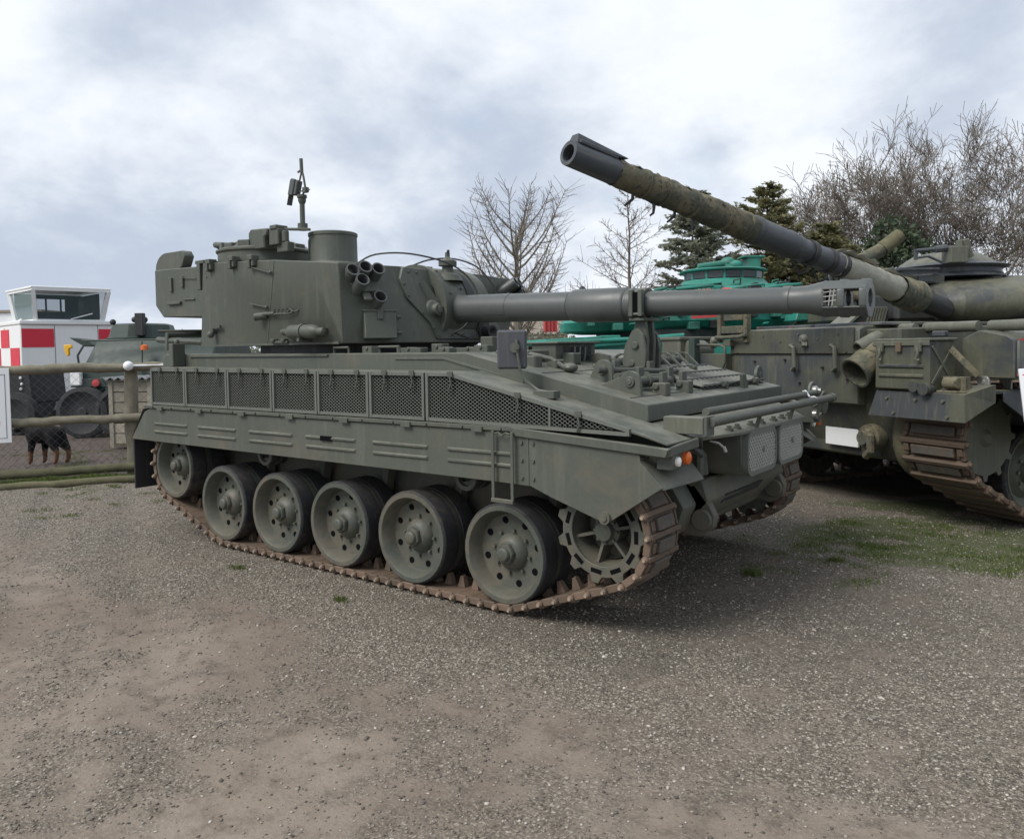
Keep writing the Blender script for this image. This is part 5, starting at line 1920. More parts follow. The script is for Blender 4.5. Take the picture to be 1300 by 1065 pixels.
# ---- stowage bins, mudguards --------------------------------------
bn = bpy.data.objects.new('stowage_bin', None)
COL.objects.link(bn)
bn.parent = tank
b = MB()
b.box(0.905, 1.435, 0.0, 0.30, 1.185, 1.585)
build('bin_body', b, OL, bn, bevel=0.012)
b = MB()
b.box(0.895, 1.445, -0.012, 0.31, 1.585, 1.608)
b.box(0.897, 1.443, -0.014, 0.0, 1.545, 1.588)
build('bin_lid', b, OLL, bn, bevel=0.006)
for z in (1.38, 1.30):
    b = MB()
    A = [(0.95, 0.0, z - .018), (1.39, 0.0, z - .018), (1.39, 0.0, z + .018), (0.95, 0.0, z + .018)]
    b.loft(A, [(q[0] * .97 + .035, -0.014, z + (q[2] - z) * .4) for q in A])
    build('bin_rib', b, OL, bn)
for x in (0.98, 1.35):
    b = MB()
    b.box(x - .03, x + .03, -0.03, -0.012, 1.50, 1.57)
    b.tube([(x, -0.03, 1.53), (x + .01, -0.04, 1.48), (x - .01, -0.04, 1.44), (x + .02, -.03, 1.43)], 0.012, n=6)
    build('bin_catch', b, OLL, bn)
b = MB()
b.box(1.135, 1.185, -0.026, -0.012, 1.50, 1.575)
build('bin_hasp', b, M['rust'], bn)
b = MB()
b.bar((1.438, 0.03, 1.24), (1.438, 0.27, 1.54), .02, .008, up=(1, 0, 0))
b.bar((1.441, 0.27, 1.24), (1.441, 0.03, 1.54), .02, .008, up=(1, 0, 0))
build('bin_brace', b, OLL, bn)
b = MB()
b.cyl((1.30, -0.02, 1.215), (1.30, 0.05, 1.215), 0.045, n=14)
b.cyl((1.40, -0.03, 1.20), (1.40, 0.05, 1.20), 0.05, n=14)
build('tail_lamp', b, OL, tank)
b = MB()
A = [(0.90, 0.03, 1.17), (1.72, 0.03, 1.165), (1.75, 0.0, 0.955), (0.84, 0.0, 0.955)]
b.loft(A, [(q[0], q[1] + .03, q[2] + .01) for q in A])
b.add([(1.72, 0.03, 1.165), (1.75, 0.0, 0.955), (1.78, 0.30, 1.10), (1.78, 0.30, 1.24)], [(0, 1, 2, 3)])
b.add([(0.90, 0.03, 1.17), (1.72, 0.03, 1.165), (1.78, 0.30, 1.24), (0.95, 0.30, 1.19)], [(0, 1, 2, 3)])
build('rear_mudguard', b, OL, tank, smooth=False)
b = MB()
for (x, y, z) in ((1.02, 0.015, 1.11), (1.30, 0.015, 1.11), (1.55, 0.015, 1.11), (1.10, 0.0, 0.99), (1.6, 0.0, 0.99)):
    b.cyl((x, y + .01, z), (x, y - .012, z), 0.014, n=6)
build('mudguard_bolt', b, OLL, tank, stuff=True)
# bracket between bin and side bin
b = MB()
b.bar((1.47, 0.20, 1.52), (1.62, 0.32, 1.30), 0.03, 0.05)
b.box(1.46, 1.66, 0.12, 0.18, 1.18, 1.30)
b.cyl((1.50, 0.10, 1.25), (1.62, 0.10, 1.25), 0.045, n=12)
b.box(1.45, 1.70, 0.06, 0.30, 1.175, 1.19)
build('bin_bracket', b, M['canvas'], tank, bevel=0.004)
sbn = bpy.data.objects.new('side_bin', None)
COL.objects.link(sbn)
sbn.parent = tank
b = MB()
b.prism([(1.40, 1.28), (1.40, 1.60), (1.55, 1.665), (1.78, 1.62), (1.84, 1.58), (1.84, 1.28)], 'y', 0.42, 1.9)
build('bin_body', b, OL, sbn, bevel=0.01)
b = MB()
b.prism([(1.842, 1.30), (1.842, 1.575), (1.862, 1.575), (1.862, 1.30)], 'y', 0.44, 1.85)
build('bin_door', b, OLR, sbn, bevel=0.006)
for z in (1.43, 1.335):
    b = MB()
    b.box(1.862, 1.874, 0.5, 1.8, z - .012, z + .012)
    build('bin_rib', b, OLR, sbn, bevel=0.004)
b = MB()
b.tube([(1.865, 0.85, 1.515), (1.90, 0.87, 1.51), (1.90, 1.0, 1.50), (1.865, 1.05, 1.51)], 0.014, n=6)
b.box(1.862, 1.89, 0.80, 0.88, 1.48, 1.55)
build('door_handle', b, M['rust'], sbn)
b = MB()
b.box(1.86, 1.868, 0.44, 1.85, 1.578, 1.59)
build('red_edge', b, M['red'], sbn)
for y in (0.36, 0.62):
    b = MB()
    b.prism([(1.58, 1.18), (1.58, 1.27), (1.60, 1.30), (1.66, 1.30), (1.68, 1.27), (1.68, 1.18)], 'y', y, y + .02)
    b.cyl((1.63, y - .004, 1.255), (1.63, y + .024, 1.255), 0.018, n=10)
    build('fender_lug', b, M['steel'], tank, bevel=0.003)
b = MB()
b.prism([(0.42, 1.175), (0.42, 1.10), (0.95, 0.80), (1.4, 0.72), (3.5, 0.72), (3.5, 1.175)], 'x', 1.752, 1.765)
build('side_plate', b, M['gunmetal'], tank, bevel=0.003)

# ---- running gear ---------------------------------------------------
def big_wheel(x, y, z, r, name='road_wheel'):
    w = bpy.data.objects.new(name, None)
    COL.objects.link(w)
    w.parent = tank
    w.location = (x, y, z)
    s = 1 if x > 0 else -1
    b = MB()
    b.lathe((0, 0, 0), (s, 0, 0), [(.0, .1), (.10, r * .30), (.11, r * .48), (.06, r * .62), (.10, r * .76), (.145, r * .82), (.145, r * .86), (0, r * .86)], 36)
    b.lathe((0, 0, 0), (s, 0, 0), [(.09, r * .30), (.17, r * .24), (.20, r * .12), (.20, .0001)], 24)
    build('rim', b, M['olive_light'], w)
    b = MB()
    b.lathe((0, 0, 0), (s, 0, 0), [(.14, r * .85), (.145, r * .97), (.13, r), (.0, r), (-.02, r * .9), (-.04, r), (-.17, r), (-.18, r * .5)], 36)
    build('tyre', b, M['rubber'], w)
    b = MB()
    for i in range(10):
        a = 2 * math.pi * i / 10
        c = Vector((s * .10, math.cos(a) * r * .42, math.sin(a) * r * .42))
        b.cyl(c, c + Vector((s * .03, 0, 0)), 0.018, n=6)
    build('wheel_nut', b, M['olive_light'], w)
    return w


for sx in (1, -1):
    for k in range(6):
        big_wheel(sx * 1.28, 1.30 + k * 0.82, 0.44, 0.39)
    spk = big_wheel(sx * 1.30, 0.62, 0.775, 0.34, 'drive_sprocket')
    big_wheel(sx * 1.28, 6.05, 0.70, 0.34, 'idler_wheel')
    b = MB()
    tq = []
    for i in range(12):
        for da, rr in ((-.5, .31), (-.2, .31), (-.1, .36), (.1, .36), (.2, .31)):
            a = 2 * math.pi * (i + da) / 12
            tq.append((math.cos(a) * rr, math.sin(a) * rr))
    b.prism(tq, 'x', sx * .15, sx * .175)
    build('tooth_ring', b, M['olive_light'], spk)
    pts, pt = belt([(0.62, 0.775, 0.40), (1.30, 0.44, 0.415), (5.40, 0.44, 0.415), (6.05, 0.70, 0.38)], 84)
    b = MB()
    h = pt / 2
    b.box(-h + .010, h - .010, -.24, .24, -.012, .016)
    b.box(-h - .004, -h + .036, -.305, .305, -.055, .018)
    b.box(-h + .05, h - .035, -.20, .20, -.050, -.010, mi=1)
    b.box(-h + .03, h - .01, -.285, -.245, -.030, .012)
    b.box(-h + .03, h - .01, .245, .285, -.030, .012)
    b.box(-.03, .03, -.275, -.225, -.045, -.01)
    b.box(-.03, .03, .225, .275, -.045, -.01)
    b.loft([(-.04, -.03, .016), (.04, -.03, .016), (.04, .03, .016), (-.04, .03, .016)], [(-.015, -.02, .10), (.015, -.02, .10), (.015, .02, .10), (-.015, .02, .10)])
    b.cyl((-h + .016, .30, -.018), (-h + .016, .325, -.018), .022, n=6)
    b.cyl((-h + .016, -.30, -.018), (-h + .016, -.325, -.018), .022, n=6)
    lk = make_mesh('track_link', b, [M['rust'], M['pad']], bevel=0.005)
    tr = bpy.data.objects.new('track', None)
    COL.objects.link(tr)
    tr.parent = tank
    tr.location = (sx * 1.31, 0, 0)
    for (y, z, a) in pts:
        o = link('track_link', lk, tr, (0, y, z))
        o.rotation_euler = Matrix(((0, -1, 0), (1, 0, 0), (0, 0, 1))).to_euler()
        # local x -> along track (y,z plane), local z -> inward
        Mx = Matrix(((0, 1, 0), (math.cos(a), 0, -math.sin(a)), (math.sin(a), 0, math.cos(a)))).transposed()
        Mx = Matrix(((0, -1, 0), (math.cos(a), 0, -math.sin(a)), (math.sin(a), 0, math.cos(a))))
        o.rotation_euler = Mx.to_euler()

# ---- engine deck ----------------------------------------------------
for k in range(5):
    b = MB()
    y0 = 0.30 + k * 0.42
    for xx in (-0.95, -0.10):
        b.box(xx, xx + .80, y0, y0 + .38, 1.735, 1.765)
    build('deck_louvre', b, OLR if k == 0 else OL, tank, bevel=0.006)
for (x0, x1, y) in ((0.15, 0.85, 0.55), (0.95, 1.45, 0.55), (1.50, 1.9, 0.62)):
    b = MB()
    b.cyl((x0, y, 1.70), (x1, y, 1.70), 0.045, n=12)
    build('deck_pipe', b, M['olive_light'], tank)
for (x, y) in ((0.35, 0.30), (0.62, 0.28), (0.9, 0.40), (1.2, 0.42)):
    b = MB()
    b.box(x - .06, x + .06, y - .03, y + .03, 1.62, 1.668)
    build('hinge', b, OLR, tank, bevel=0.008)

# ---- turret and gun: second local frame along the gun ---------------
GA = math.atan2(-0.93902, -0.29203)                        # gun azimuth in the world
GR = Vector((2.78, 4.611, 1.993))
tt = bpy.data.objects.new('turret', None)
COL.objects.link(tt)
tt.parent = tank
Wm = Matrix.Translation((1.93446, 2.825, 0)) @ Matrix.Rotation(R(-30), 4, 'Z')
tt.matrix_parent_inverse = Wm.inverted()
tt.location = (GR.x, GR.y, 0)
tt.rotation_euler = (0, 0, 0.6424)                          # x to the right across the view, y away
b = MB()
prof_ = [(0.22, 1.78), (0.04, 1.86), (-0.02, 1.96), (0.0, 2.06), (0.08, 2.13), (0.30, 2.215), (0.60, 2.285), (0.95, 2.335), (1.4, 2.34), (1.4, 1.78)]
ringsA = []
for (x, sc_, oy) in ((0.05, .30, .12), (0.08, .62, .08), (0.15, .82, .04), (0.28, .94, .01), (0.5, 1.0, -.02), (1.0, 1.03, -.10), (1.7, 1.04, -.18), (2.5, .96, -.10)):
    x += .13
    ringsA.append([(x + (.10 * (q[1] - 2.0) if x < .3 else 0), .55 + (q[0] - .55) * sc_ + oy, 2.02 + (q[1] - 2.02) * sc_) for q in prof_])
for i in range(len(ringsA) - 1):
    b.loft(ringsA[i], ringsA[i + 1], caps=False)
b.add(ringsA[0], [tuple(range(10))])
b.add(ringsA[-1], [tuple(range(9, -1, -1))])
build('turret_cheek', b, M['olive'], tt, angle=60)
b = MB()
for x in (-0.62, 0.02):
    pass
ringsB = []
for (x, sc_) in ((-0.34, .25), (-0.27, .7), (-0.10, .95), (0.20, 1.0), (0.5, .9)):
    rg = []
    for i in range(12):
        a = 2 * math.pi * i / 12
        pw = lambda q: math.copysign(abs(q) ** 0.6, q)
        rg.append((x, 1.35 + pw(math.cos(a)) * .45 * sc_, 2.21 + pw(math.sin(a)) * .15 * sc_))
    ringsB.append(rg)
for i in range(4):
    b.loft(ringsB[i], ringsB[i + 1], caps=False)
b.add(ringsB[0], [tuple(range(12))])
build('turret_far_cheek', b, M['canvas'], tt, angle=50)
b = MB()
b.box(-0.30, 2.6, 1.3, 3.2, 1.80, 2.32)
build('turret_body', b, M['olive'], tt, bevel=0.08)
b = MB()
b.box(-0.20, 0.30, 0.35, 1.35, 1.80, 2.16)
build('gun_mantlet', b, M['dark'], tt, bevel=0.05)
lv = bpy.data.objects.new('louvre_box', None)
COL.objects.link(lv)
lv.parent = tank
lv.matrix_parent_inverse = Wm.inverted()
lv.location = tt.location
lv.rotation_euler = tt.rotation_euler
b = MB()
b.prism([(-.78, 1.72), (-.52, 1.98), (-.30, 1.98), (-.30, 1.72)], 'y', .30, .80)
build('louvre_back', b, M['dark'], lv, bevel=.01)
for k in range(7):
    b = MB()
    x = -.50 + k * .030
    b.bar((x - .06, .285, 1.74), (x, .285, 1.97), .012, .02)
    build('louvre_slat', b, OLL, lv)
b = MB()
b.prism([(-.80, 1.73), (-.80, 1.76), (-.54, 1.99), (-.52, 1.97)], 'y', .27, .80)
build('louvre_cover', b, OLL, lv)
b = MB()
b.lathe((0.9, 1.6, 1.76), (0, 0, 1), [(0, 1.25), (.08, 1.25)], 40)
build('turret_ring', b, M['dark'], tt)
# frame bracket on the nose
b = MB()
b.bar((0.98, -0.02, 2.06), (1.30, -0.06, 1.78), 0.05, 0.05)
b.bar((1.30, -0.06, 1.78), (1.75, -0.06, 1.78), 0.05, 0.05)
b.bar((1.0, -0.02, 2.05), (1.75, -0.02, 2.05), 0.05, 0.05)
b.bar((1.12, -0.05, 1.95), (1.22, -0.05, 1.90), 0.05, 0.05)
build('smoke_rack', b, OLL, tt, bevel=0.006)
b = MB()
b.lathe((0.95, -0.05, 1.76), (0.5, -1, 0), [(-.1, .05), (0, .055), (.09, .055), (.10, .0001)], 14)
build('cable_end', b, M['gunmetal'], tt)
# plate and box above the gun, sight boxes
b = MB()
b.prism([(-.25, 2.14), (-.23, 2.32), (-.28, 2.345), (0.42, 2.345), (0.45, 2.30), (.05, 2.26), (-.15, 2.18)], 'y', 0.95, 1.02)
build('splash_plate', b, OLL, tt, bevel=0.005)
b = MB()
b.lathe((0.02, 0.75, 2.28), (0, -1, 0), [(-.1, .06), (0, .065), (.08, .065), (.08, .045), (.03, .04), (.03, .0001)], 16)
b.box(0.0, 0.20, 0.65, 0.9, 2.25, 2.345)
build('lamp', b, M['canvas'], tt)
b = MB()
b.box(0.14, 0.46, 0.55, 0.85, 2.25, 2.335)
b.box(0.155, 0.34, 0.53, 0.56, 2.265, 2.325, mi=1)
build('sight_box', b, [OLL, M['glass_dark']], tt, bevel=0.004)
# cupola with machine gun
cp = bpy.data.objects.new('cupola', None)
COL.objects.link(cp)
cp.parent = tank
cp.matrix_parent_inverse = Wm.inverted()
cp.location = tt.location
cp.rotation_euler = tt.rotation_euler
b = MB()
b.lathe((0.78, 1.05, 2.33), (0, 0, 1), [(0, .60), (.02, .60), (.05, .55), (.10, .55), (.115, .62), (.13, .64), (.145, .60), (.16, .55)], 40)
b.box(-0.10, 0.35, 0.45, 0.60, 2.395, 2.42)
build('cupola_ring', b, M['gunmetal'], cp)
b = MB()
b.lathe((0.75, 1.05, 2.47), (0, 0, 1), [(0, .54), (.05, .50), (.14, .36), (.17, .2), (.18, .0001)], 32)
build('cupola_dome', b, OLL, cp)
b = MB()
b.box(0.42, 0.62, 0.35, 0.55, 2.46, 2.64)
b.box(0.56, 0.66, 0.40, 0.52, 2.60, 2.72)
b.bar((0.60, 0.42, 2.72), (0.67, 0.42, 2.52), 0.09, 0.06)
build('gun_mount', b, OLL, cp, bevel=0.006)
b = MB()
b.cyl((0.05, 0.42, 2.60), (0.52, 0.45, 2.64), 0.022, n=8)
b.cyl((0.28, 0.43, 2.615), (0.42, 0.44, 2.63), 0.04, n=8)
b.bar((0.06, 0.42, 2.50), (0.06, 0.42, 2.62), 0.03, 0.03)
b.tube([(0.06, .42, 2.52), (0.2, .42, 2.54), (0.36, .42, 2.47)], 0.015, n=6)
build('machine_gun', b, M['gunmetal'], cp)

# main gun along its own axis
D = Vector((-0.29203, -0.93902, 0.18157))
mg = bpy.data.objects.new('main_gun', None)
COL.objects.link(mg)
mg.parent = tank
mg.matrix_parent_inverse = Wm.inverted()
MGm = Matrix.Translation(GR) @ Matrix(((*frame(D)[0], 0), (*frame(D)[1], 0), (*D, 0), (0, 0, 0, 1))).transposed()
mg.matrix_basis = MGm                                       # local z runs along the bore, local y is up
Lg = 5.13
grng = random.Random(11)
def rough_lathe(prof, n, jit, seed):
    mb = MB()
    mb.lathe((0, 0, 0), (0, 0, 1), prof, n)
    r_ = random.Random(seed)
    k = len(prof)
    lump = [[r_.gauss(0, jit) for _ in range(n)] for _ in range(k)]
    out = []
    for j in range(k):
        for i in range(n):
            x, y, z = mb.v[j * n + i]
            q = lump[j][i] * .5 + .3 * lump[(j + 1) % k][i] + .3 * lump[j][(i + 1) % n] + .2 * lump[(j + 2) % k][(i + 2) % n]
            out.append((x * (1 + q), y * (1 + q), z + r_.uniform(-jit, jit) * .08))
    mb.v = out
    return mb
prof = [(.24, .10), (.26, .155)]
for i in range(14):                                        # canvas mantlet boot with folds
    t = .27 + .47 * i / 13
    prof.append((t, .165 - .025 * i / 13 + (.012 if i % 2 else -.004)))
build('mantlet_boot', rough_lathe(prof, 26, .04, 3), M['canvas'], mg)
prof = []
for i in range(24):
    t = .72 + 1.08 * i / 23
    prof.append((t, .130 - .016 * i / 23 + grng.uniform(-.004, .004)))
build('pale_sleeve', rough_lathe(prof, 26, .04, 5), M['canvas_pale'], mg)
b = MB()
b.lathe((0, 0, 0), (0, 0, 1), [(-.3, .115), (.3, .115)], 24)
build('gun_root', b, M['dark'], mg)
b = MB()
b.lathe((0, 0, 0), (0, 0, 1), [(1.78, .108), (2.40, .102), (2.42, .112), (2.50, .112), (2.52, .106)], 24)
build('inner_tube', b, M['gunmetal'], mg)
b = MB()
b.lathe((0, 0, 0), (0, 0, 1), [(2.52, .105), (2.54, .122), (2.60, .122), (2.62, .116), (3.00, .118), (3.02, .124), (3.07, .124), (3.09, .11)], 28)
build('bore_evacuator', b, M['gunmetal'], mg)
prof = []
for i in range(40):
    t = 3.07 + 1.63 * i / 39
    prof.append((t, .116 - .018 * i / 39 + grng.uniform(-.004, .004)))
build('canvas_sleeve', rough_lathe(prof, 26, .06, 7), M['canvas'], mg)
b = MB()
b.lathe((0, 0, 0), (0, 0, 1), [(4.62, .09), (4.68, .096), (5.10, .090), (5.13, .088), (5.13, .060), (4.8, .057), (4.8, .0001)], 28)
build('muzzle_tube', b, M['gunmetal'], mg)
b = MB()                                                   # muzzle reference shroud on top
A = [(-.055, .07, 5.11), (.055, .07, 5.11), (.035, .150, 5.09), (-.035, .150, 5.09)]
B = [(-.080, .085, 4.72), (.080, .085, 4.72), (.075, .105, 4.62), (-.075, .105, 4.62)]
b.loft(A, B)
b.box(.054, .072, .070, .10, 4.72, 5.09)
build('muzzle_shroud', b, M['gunmetal'], mg, bevel=0.006)
for k, t in enumerate((4.48, 4.25, 4.02, 3.80)):
    b = MB()
    sw = (-1) ** k * .02
    pts = [(0.0, -.09, t), (0.0, -.14, t - .005), (.005, -.185, t + .02 + sw), (.01, -.215, t + .055 + sw)]
    b.tube(pts, [.013, .013, .011, .008], n=5)
    build('strap_end', b, M['dark'], mg)
for k in range(5):
    t = 3.25 + k * .30 + grng.uniform(-.08, .08)
    b = MB()
    tl = grng.uniform(-.03, .03)
    r1_ = .123 - .0095 * (t - 3.07)
    b.lathe((0, 0, t), (tl, grng.uniform(-.05, .05), 1), [(-.012, .10), (-.012, r1_), (.012, r1_), (.012, .10)], 24, close=True)
    build('sleeve_strap', b, M['canvas'], mg)
for k in range(16):                                        # lifted scraps of canvas along the sleeve
    t = 3.15 + grng.random() * 1.4
    a = R(90 + grng.uniform(-75, 75))
    r1_ = .112 - .0095 * (t - 3.07)
    s = grng.uniform(.02, .05)
    def cp(da, dt, dr):
        return ((r1_ + dr) * math.cos(a + da), (r1_ + dr) * math.sin(a + da), t + dt)
    b = MB()
    b.add([cp(-s * 6, -s, .0), cp(s * 5, -s * 1.2, .0), cp(s * 6, s, .012), cp(-s * 3, s * 1.3, .018), cp(0, 0, .012)], [(0, 1, 4), (1, 2, 4), (2, 3, 4), (3, 0, 4)])
    build('canvas_scrap', b, M['dark'] if k % 3 else M['canvas'], mg, smooth=False)
for k, t in enumerate((1.75, 1.95, 2.25)):
    b = MB()
    b.lathe((0, 0, 0), (0, 0, 1), [(t - .03, .106), (t - .03, .118), (t + .03, .118), (t + .03, .106)], 24, close=True)
    b.tube([(.02, -.11, t), (.03, -.18, t + .02), (.0, -.22, t + .10), (-.01, -.13, t + .18)], .012, n=5)
    build('loose_strap', b, M['dark'], mg)
for k in range(20):                                        # torn canvas ends on top of the pale sleeve
    b = MB()
    t = 0.80 + k * .05
    x = grng.uniform(-.07, .07)
    b.add([(x - .07, .115, t - .06), (x + .06, .118, t - .05), (x + .05, .150 + grng.uniform(-.01, .01), t + .02), (x - .04, .142, t + .05), (x - .09, .12, t + .06)], [(0, 1, 2, 3, 4)])
    build('torn_canvas', b, M['canvas_pale'], mg, smooth=False)
# a mossy tube of another vehicle rising behind
sp = thing('spare_barrel', 'short mossy tube rising behind the raised barrel, left of the tank cupola', 'gun barrel', (0.396, 11.011, 0), 0)
SPA, SPB, SPC = (-.25, -.20, 2.83), (.497, .391, 3.357), (.768, .609, 3.621)
b = MB()
b.cyl(SPA, SPB, 0.145, 0.125, 16)
b.cyl(SPB, SPC, 0.14, 0.13, 16, mi=1)
build('tube', b, [M['canvas'], M['mossy']], sp, bevel=0.005)
b = MB()
b.cyl((SPA[0] - .05, SPA[1], 0), (SPA[0] - .05, SPA[1], SPA[2] + .05), 0.09, 0.09, 10)
build('tube_stand', b, OL, sp, bevel=0.02)
# ================================================================== bright green turret behind
tea = thing('painted_tank', 'bright teal painted tank with a round glazed cupola and red trim, behind the barrel', 'army tank', (-0.770, 5.681, 0), 0.6424)
TE = M['teal']
Z0 = 1.572
b = MB()
b.prism([(-2.7, 1.0), (-2.5, 1.46), (-2.2, 1.56), (1.0, 1.66), (2.7, 1.66), (2.8, 0.9), (2.4, 0.5), (-2.3, 0.5)], 'y', 0.0, 3.0)
build('hull', b, TE, tea, bevel=0.03)
for (x0, x1, y, z, r) in ((-2.15, -0.5, -0.05, 1.66, .035), (-2.1, -1.0, 0.1, 1.69, .025), (-1.5, -0.6, -0.03, 1.60, .03), (-.6, .2, -.04, 1.70, .04)):
    b = MB()
    b.cyl((x0, y, z - .03), (x1, y, z + .02), r, n=10)
    build('deck_pipe', b, TE, tea)
rt = random.Random(21)
for k in range(16):
    x, y = rt.uniform(-2.4, -0.4), rt.uniform(0.05, .9)
    b = MB()
    s = rt.uniform(.05, .16)
    b.box(x - s, x + s, y - .06, y + .06, 1.55, 1.62 + .045 * (x + 2.4) + rt.uniform(0, .06))
    build('deck_fitting_or_shadow_gap', b, M['dark'] if k % 5 == 2 else TE, tea, bevel=0.015)  # the dark ones stand for shadow gaps on the deck
b = MB()
b.box(-2.0, -1.72, -0.1, 0.0, 1.545, 1.60)
build('red_plate', b, M['red'], tea, bevel=0.006)
# turret: undercut cast body
b = MB()
rings = []
for (z, x0, x1, y0, y1) in ((1.78, -1.2, 1.9, .65, 2.4), (1.82, -1.5, 2.15, .40, 2.6), (1.95, -1.5, 2.25, .25, 2.7), (2.12, -1.35, 2.2, .28, 2.6), (2.30, -1.15, 2.0, .40, 2.4), (2.42, -.6, 1.85, .60, 2.2)):
    rg = []
    cx, cy = (x0 + x1) / 2, (y0 + y1) / 2
    for i in range(24):
        a = 2 * math.pi * i / 24
        pw = lambda q: math.copysign(abs(q) ** 0.62, q)
        rg.append((cx + pw(math.cos(a)) * (x1 - x0) / 2, cy + pw(math.sin(a)) * (y1 - y0) / 2, z))
    rings.append(rg)
for i in range(len(rings) - 1):
    b.loft(rings[i], rings[i + 1], caps=False)
b.add(rings[-1], [tuple(range(24))])
build('turret', b, TE, tea, angle=45)
b = MB()
b.lathe((0.3, 1.5, 1.60), (0, 0, 1), [(0, 1.2), (.22, 1.2)], 36)
build('turret_ring', b, M['dark'], tea)
# red block at the left end and red rail
rs = bpy.data.objects.new('red_basket', None)
COL.objects.link(rs)
rs.parent = tea
b = MB()
b.box(-1.80, -1.60, 0.5, 0.9, 1.82, 2.03)
build('basket_box', b, M['red'], rs, bevel=0.01)
for k in range(4):
    b = MB()
    b.bar((-1.78 + k * .055, .49, 1.80), (-1.78 + k * .055, .49, 2.06), .018, .018)
    build('basket_bar', b, M['red'], rs)
rl = bpy.data.objects.new('red_rail', None)
COL.objects.link(rl)
rl.parent = tea
b = MB()
b.bar((0.34, 0.08, 1.985), (1.12, 0.08, 2.025), 0.035, 0.04)
build('rail_bar', b, M['red'], rl)
for k in range(7):
    x = 0.36 + k * .125
    b = MB()
    b.bar((x, 0.08, 1.99 + k * .006), (x, 0.12, 2.07 + k * .006), .02, .02)
    build('rail_post', b, M['red'], rl)
b = MB()
b.loft([(0.35, .36, 2.36), (1.05, .36, 2.40), (0.98, .42, 2.44), (0.45, .42, 2.41)], [(0.35, .6, 2.36), (1.05, .6, 2.40), (0.98, .6, 2.44), (0.45, .6, 2.41)])
build('red_flash', b, M['red'], tea)
# cupola
cu2 = bpy.data.objects.new('cupola', None)
COL.objects.link(cu2)
cu2.parent = tea
cx, cy = 1.14, 1.35
cu2.location = (0, 0, 0.19)
b = MB()
b.lathe((cx, cy, 2.18), (0, 0, 1), [(0, 1.0), (.08, .92), (.16, .72), (.24, .64), (.24, .56)], 40)
b.lathe((cx, cy, 2.555), (0, 0, 1), [(-.012, .58), (0, .68), (.02, .69), (.035, .66), (.05, .5), (.05, .0001)], 40)
build('cupola_ring', b, TE, cu2)
for i in range(14):
    a0, a1 = 2 * math.pi * i / 14, 2 * math.pi * (i + 1) / 14
    r0 = .605
    am = (a0 + a1) / 2
    b = MB()
    wv = r0 * math.sin(math.pi / 14) * .86
    Mx = Matrix.Translation((cx, cy, 0)) @ Matrix.Rotation(am, 4, 'Z')
    b.box(r0 - .03, r0, -wv, wv, 2.435, 2.54, M=Mx)
    build('periscope_window', b, M['glass_dark'], cu2)
    b = MB()
    Mx = Matrix.Translation((cx, cy, 0)) @ Matrix.Rotation(a0, 4, 'Z')
    b.box(r0 - .05, r0 + .02, -.018, .018, 2.41, 2.555, M=Mx)
    build('window_post', b, TE, cu2)
b = MB()                                                   # folded cover and box on the cupola roof
A = [(cx - .42, cy - .3, 2.60), (cx + .30, cy - .3, 2.60), (cx + .30, cy + .3, 2.60), (cx - .42, cy + .3, 2.60)]
B = [(cx - .36, cy - .15, 2.69), (cx - .06, cy - .15, 2.72), (cx - .06, cy + .15, 2.72), (cx - .36, cy + .15, 2.69)]
b.loft(A, B)
b.ball((cx + .05, cy - .1, 2.70), .12, 10, sz=.8)
b.ball((cx + .15, cy - .15, 2.66), .13, 10, sz=.6)
b.cyl((cx - .48, cy - .3, 2.625), (cx - .05, cy - .3, 2.68), .05, n=10)
build('folded_cover', b, TE, cu2, bevel=0.02)
b = MB()
b.box(cx + .34, cx + .55, cy - .2, cy + .1, 2.60, 2.78)
b.box(cx + .26, cx + .62, cy - .22, cy + .12, 2.77, 2.80)
build('roof_box', b, TE, cu2, bevel=0.01)
# clutter on the turret top and sides
for k in range(46):
    x = -1.15 + (k % 23) * .135 + rt.uniform(-.05, .05)
    y = rt.uniform(.22, .7)
    z = 2.22 + .17 * (x + 1.15) / 3.1 + rt.uniform(-.06, .06) + y * .12
    s = rt.uniform(.04, .13)
    b = MB()
    if k % 4 == 0:
        b.cyl((x - s * 2.5, y - .1, z + .03), (x + s * 2.5, y - .1, z + .07), .030, n=8)
    elif k % 4 == 1:
        b.tube([(x - s, y - .12, z - .05), (x - s, y - .16, z + .08), (x + s, y - .16, z + .10), (x + s, y - .12, z - .02)], .014, n=6)
    else:
        b.box(x - s, x + s, y - .10, y + .06, z - .10, z + rt.uniform(.03, .11))
    build('turret_fitting_or_shadow_gap', b, M['dark'] if k % 7 == 3 else TE, tea, bevel=0.012)  # dark pieces added to imitate shadow gaps between fittings
for k in range(22):
    x = -1.4 + k * .16 + rt.uniform(-.05, .05)
    s = rt.uniform(.03, .09)
    z = rt.uniform(1.86, 2.12)
    b = MB()
    if k % 3 == 0:
        b.tube([(x - s, .22, z), (x - s, .16, z + .02), (x + s, .16, z + .03), (x + s, .22, z)], .014, n=6)
    else:
        b.box(x - s, x + s, .15, .40, z - .05, z + rt.uniform(.02, .09))
    build('side_fitting_or_shadow_gap', b, M['dark'] if k % 4 == 1 else TE, tea, bevel=0.01)  # dark boxes here act as painted shadow gaps
for (x, y, z) in ((1.85, .3, 2.32), (2.05, .35, 2.24)):
    b = MB()
    b.box(x - .16, x + .16, y - .1, y + .1, z - .1, z + .10)
    build('turret_box', b, TE, tea, bevel=0.03)
b = MB()
b.lathe((1.30, .22, 2.40), (.2, -1, 0), [(-.1, .08), (0, .09), (.06, .09), (.07, .0001)], 14)
build('search_lamp', b, M['dark'], tea)
b = MB()
b.cyl((-1.18, .9, 2.2), (-1.18, .9, 2.50), .02, n=8)
b.ball((-1.18, .9, 2.48), .05, 8)
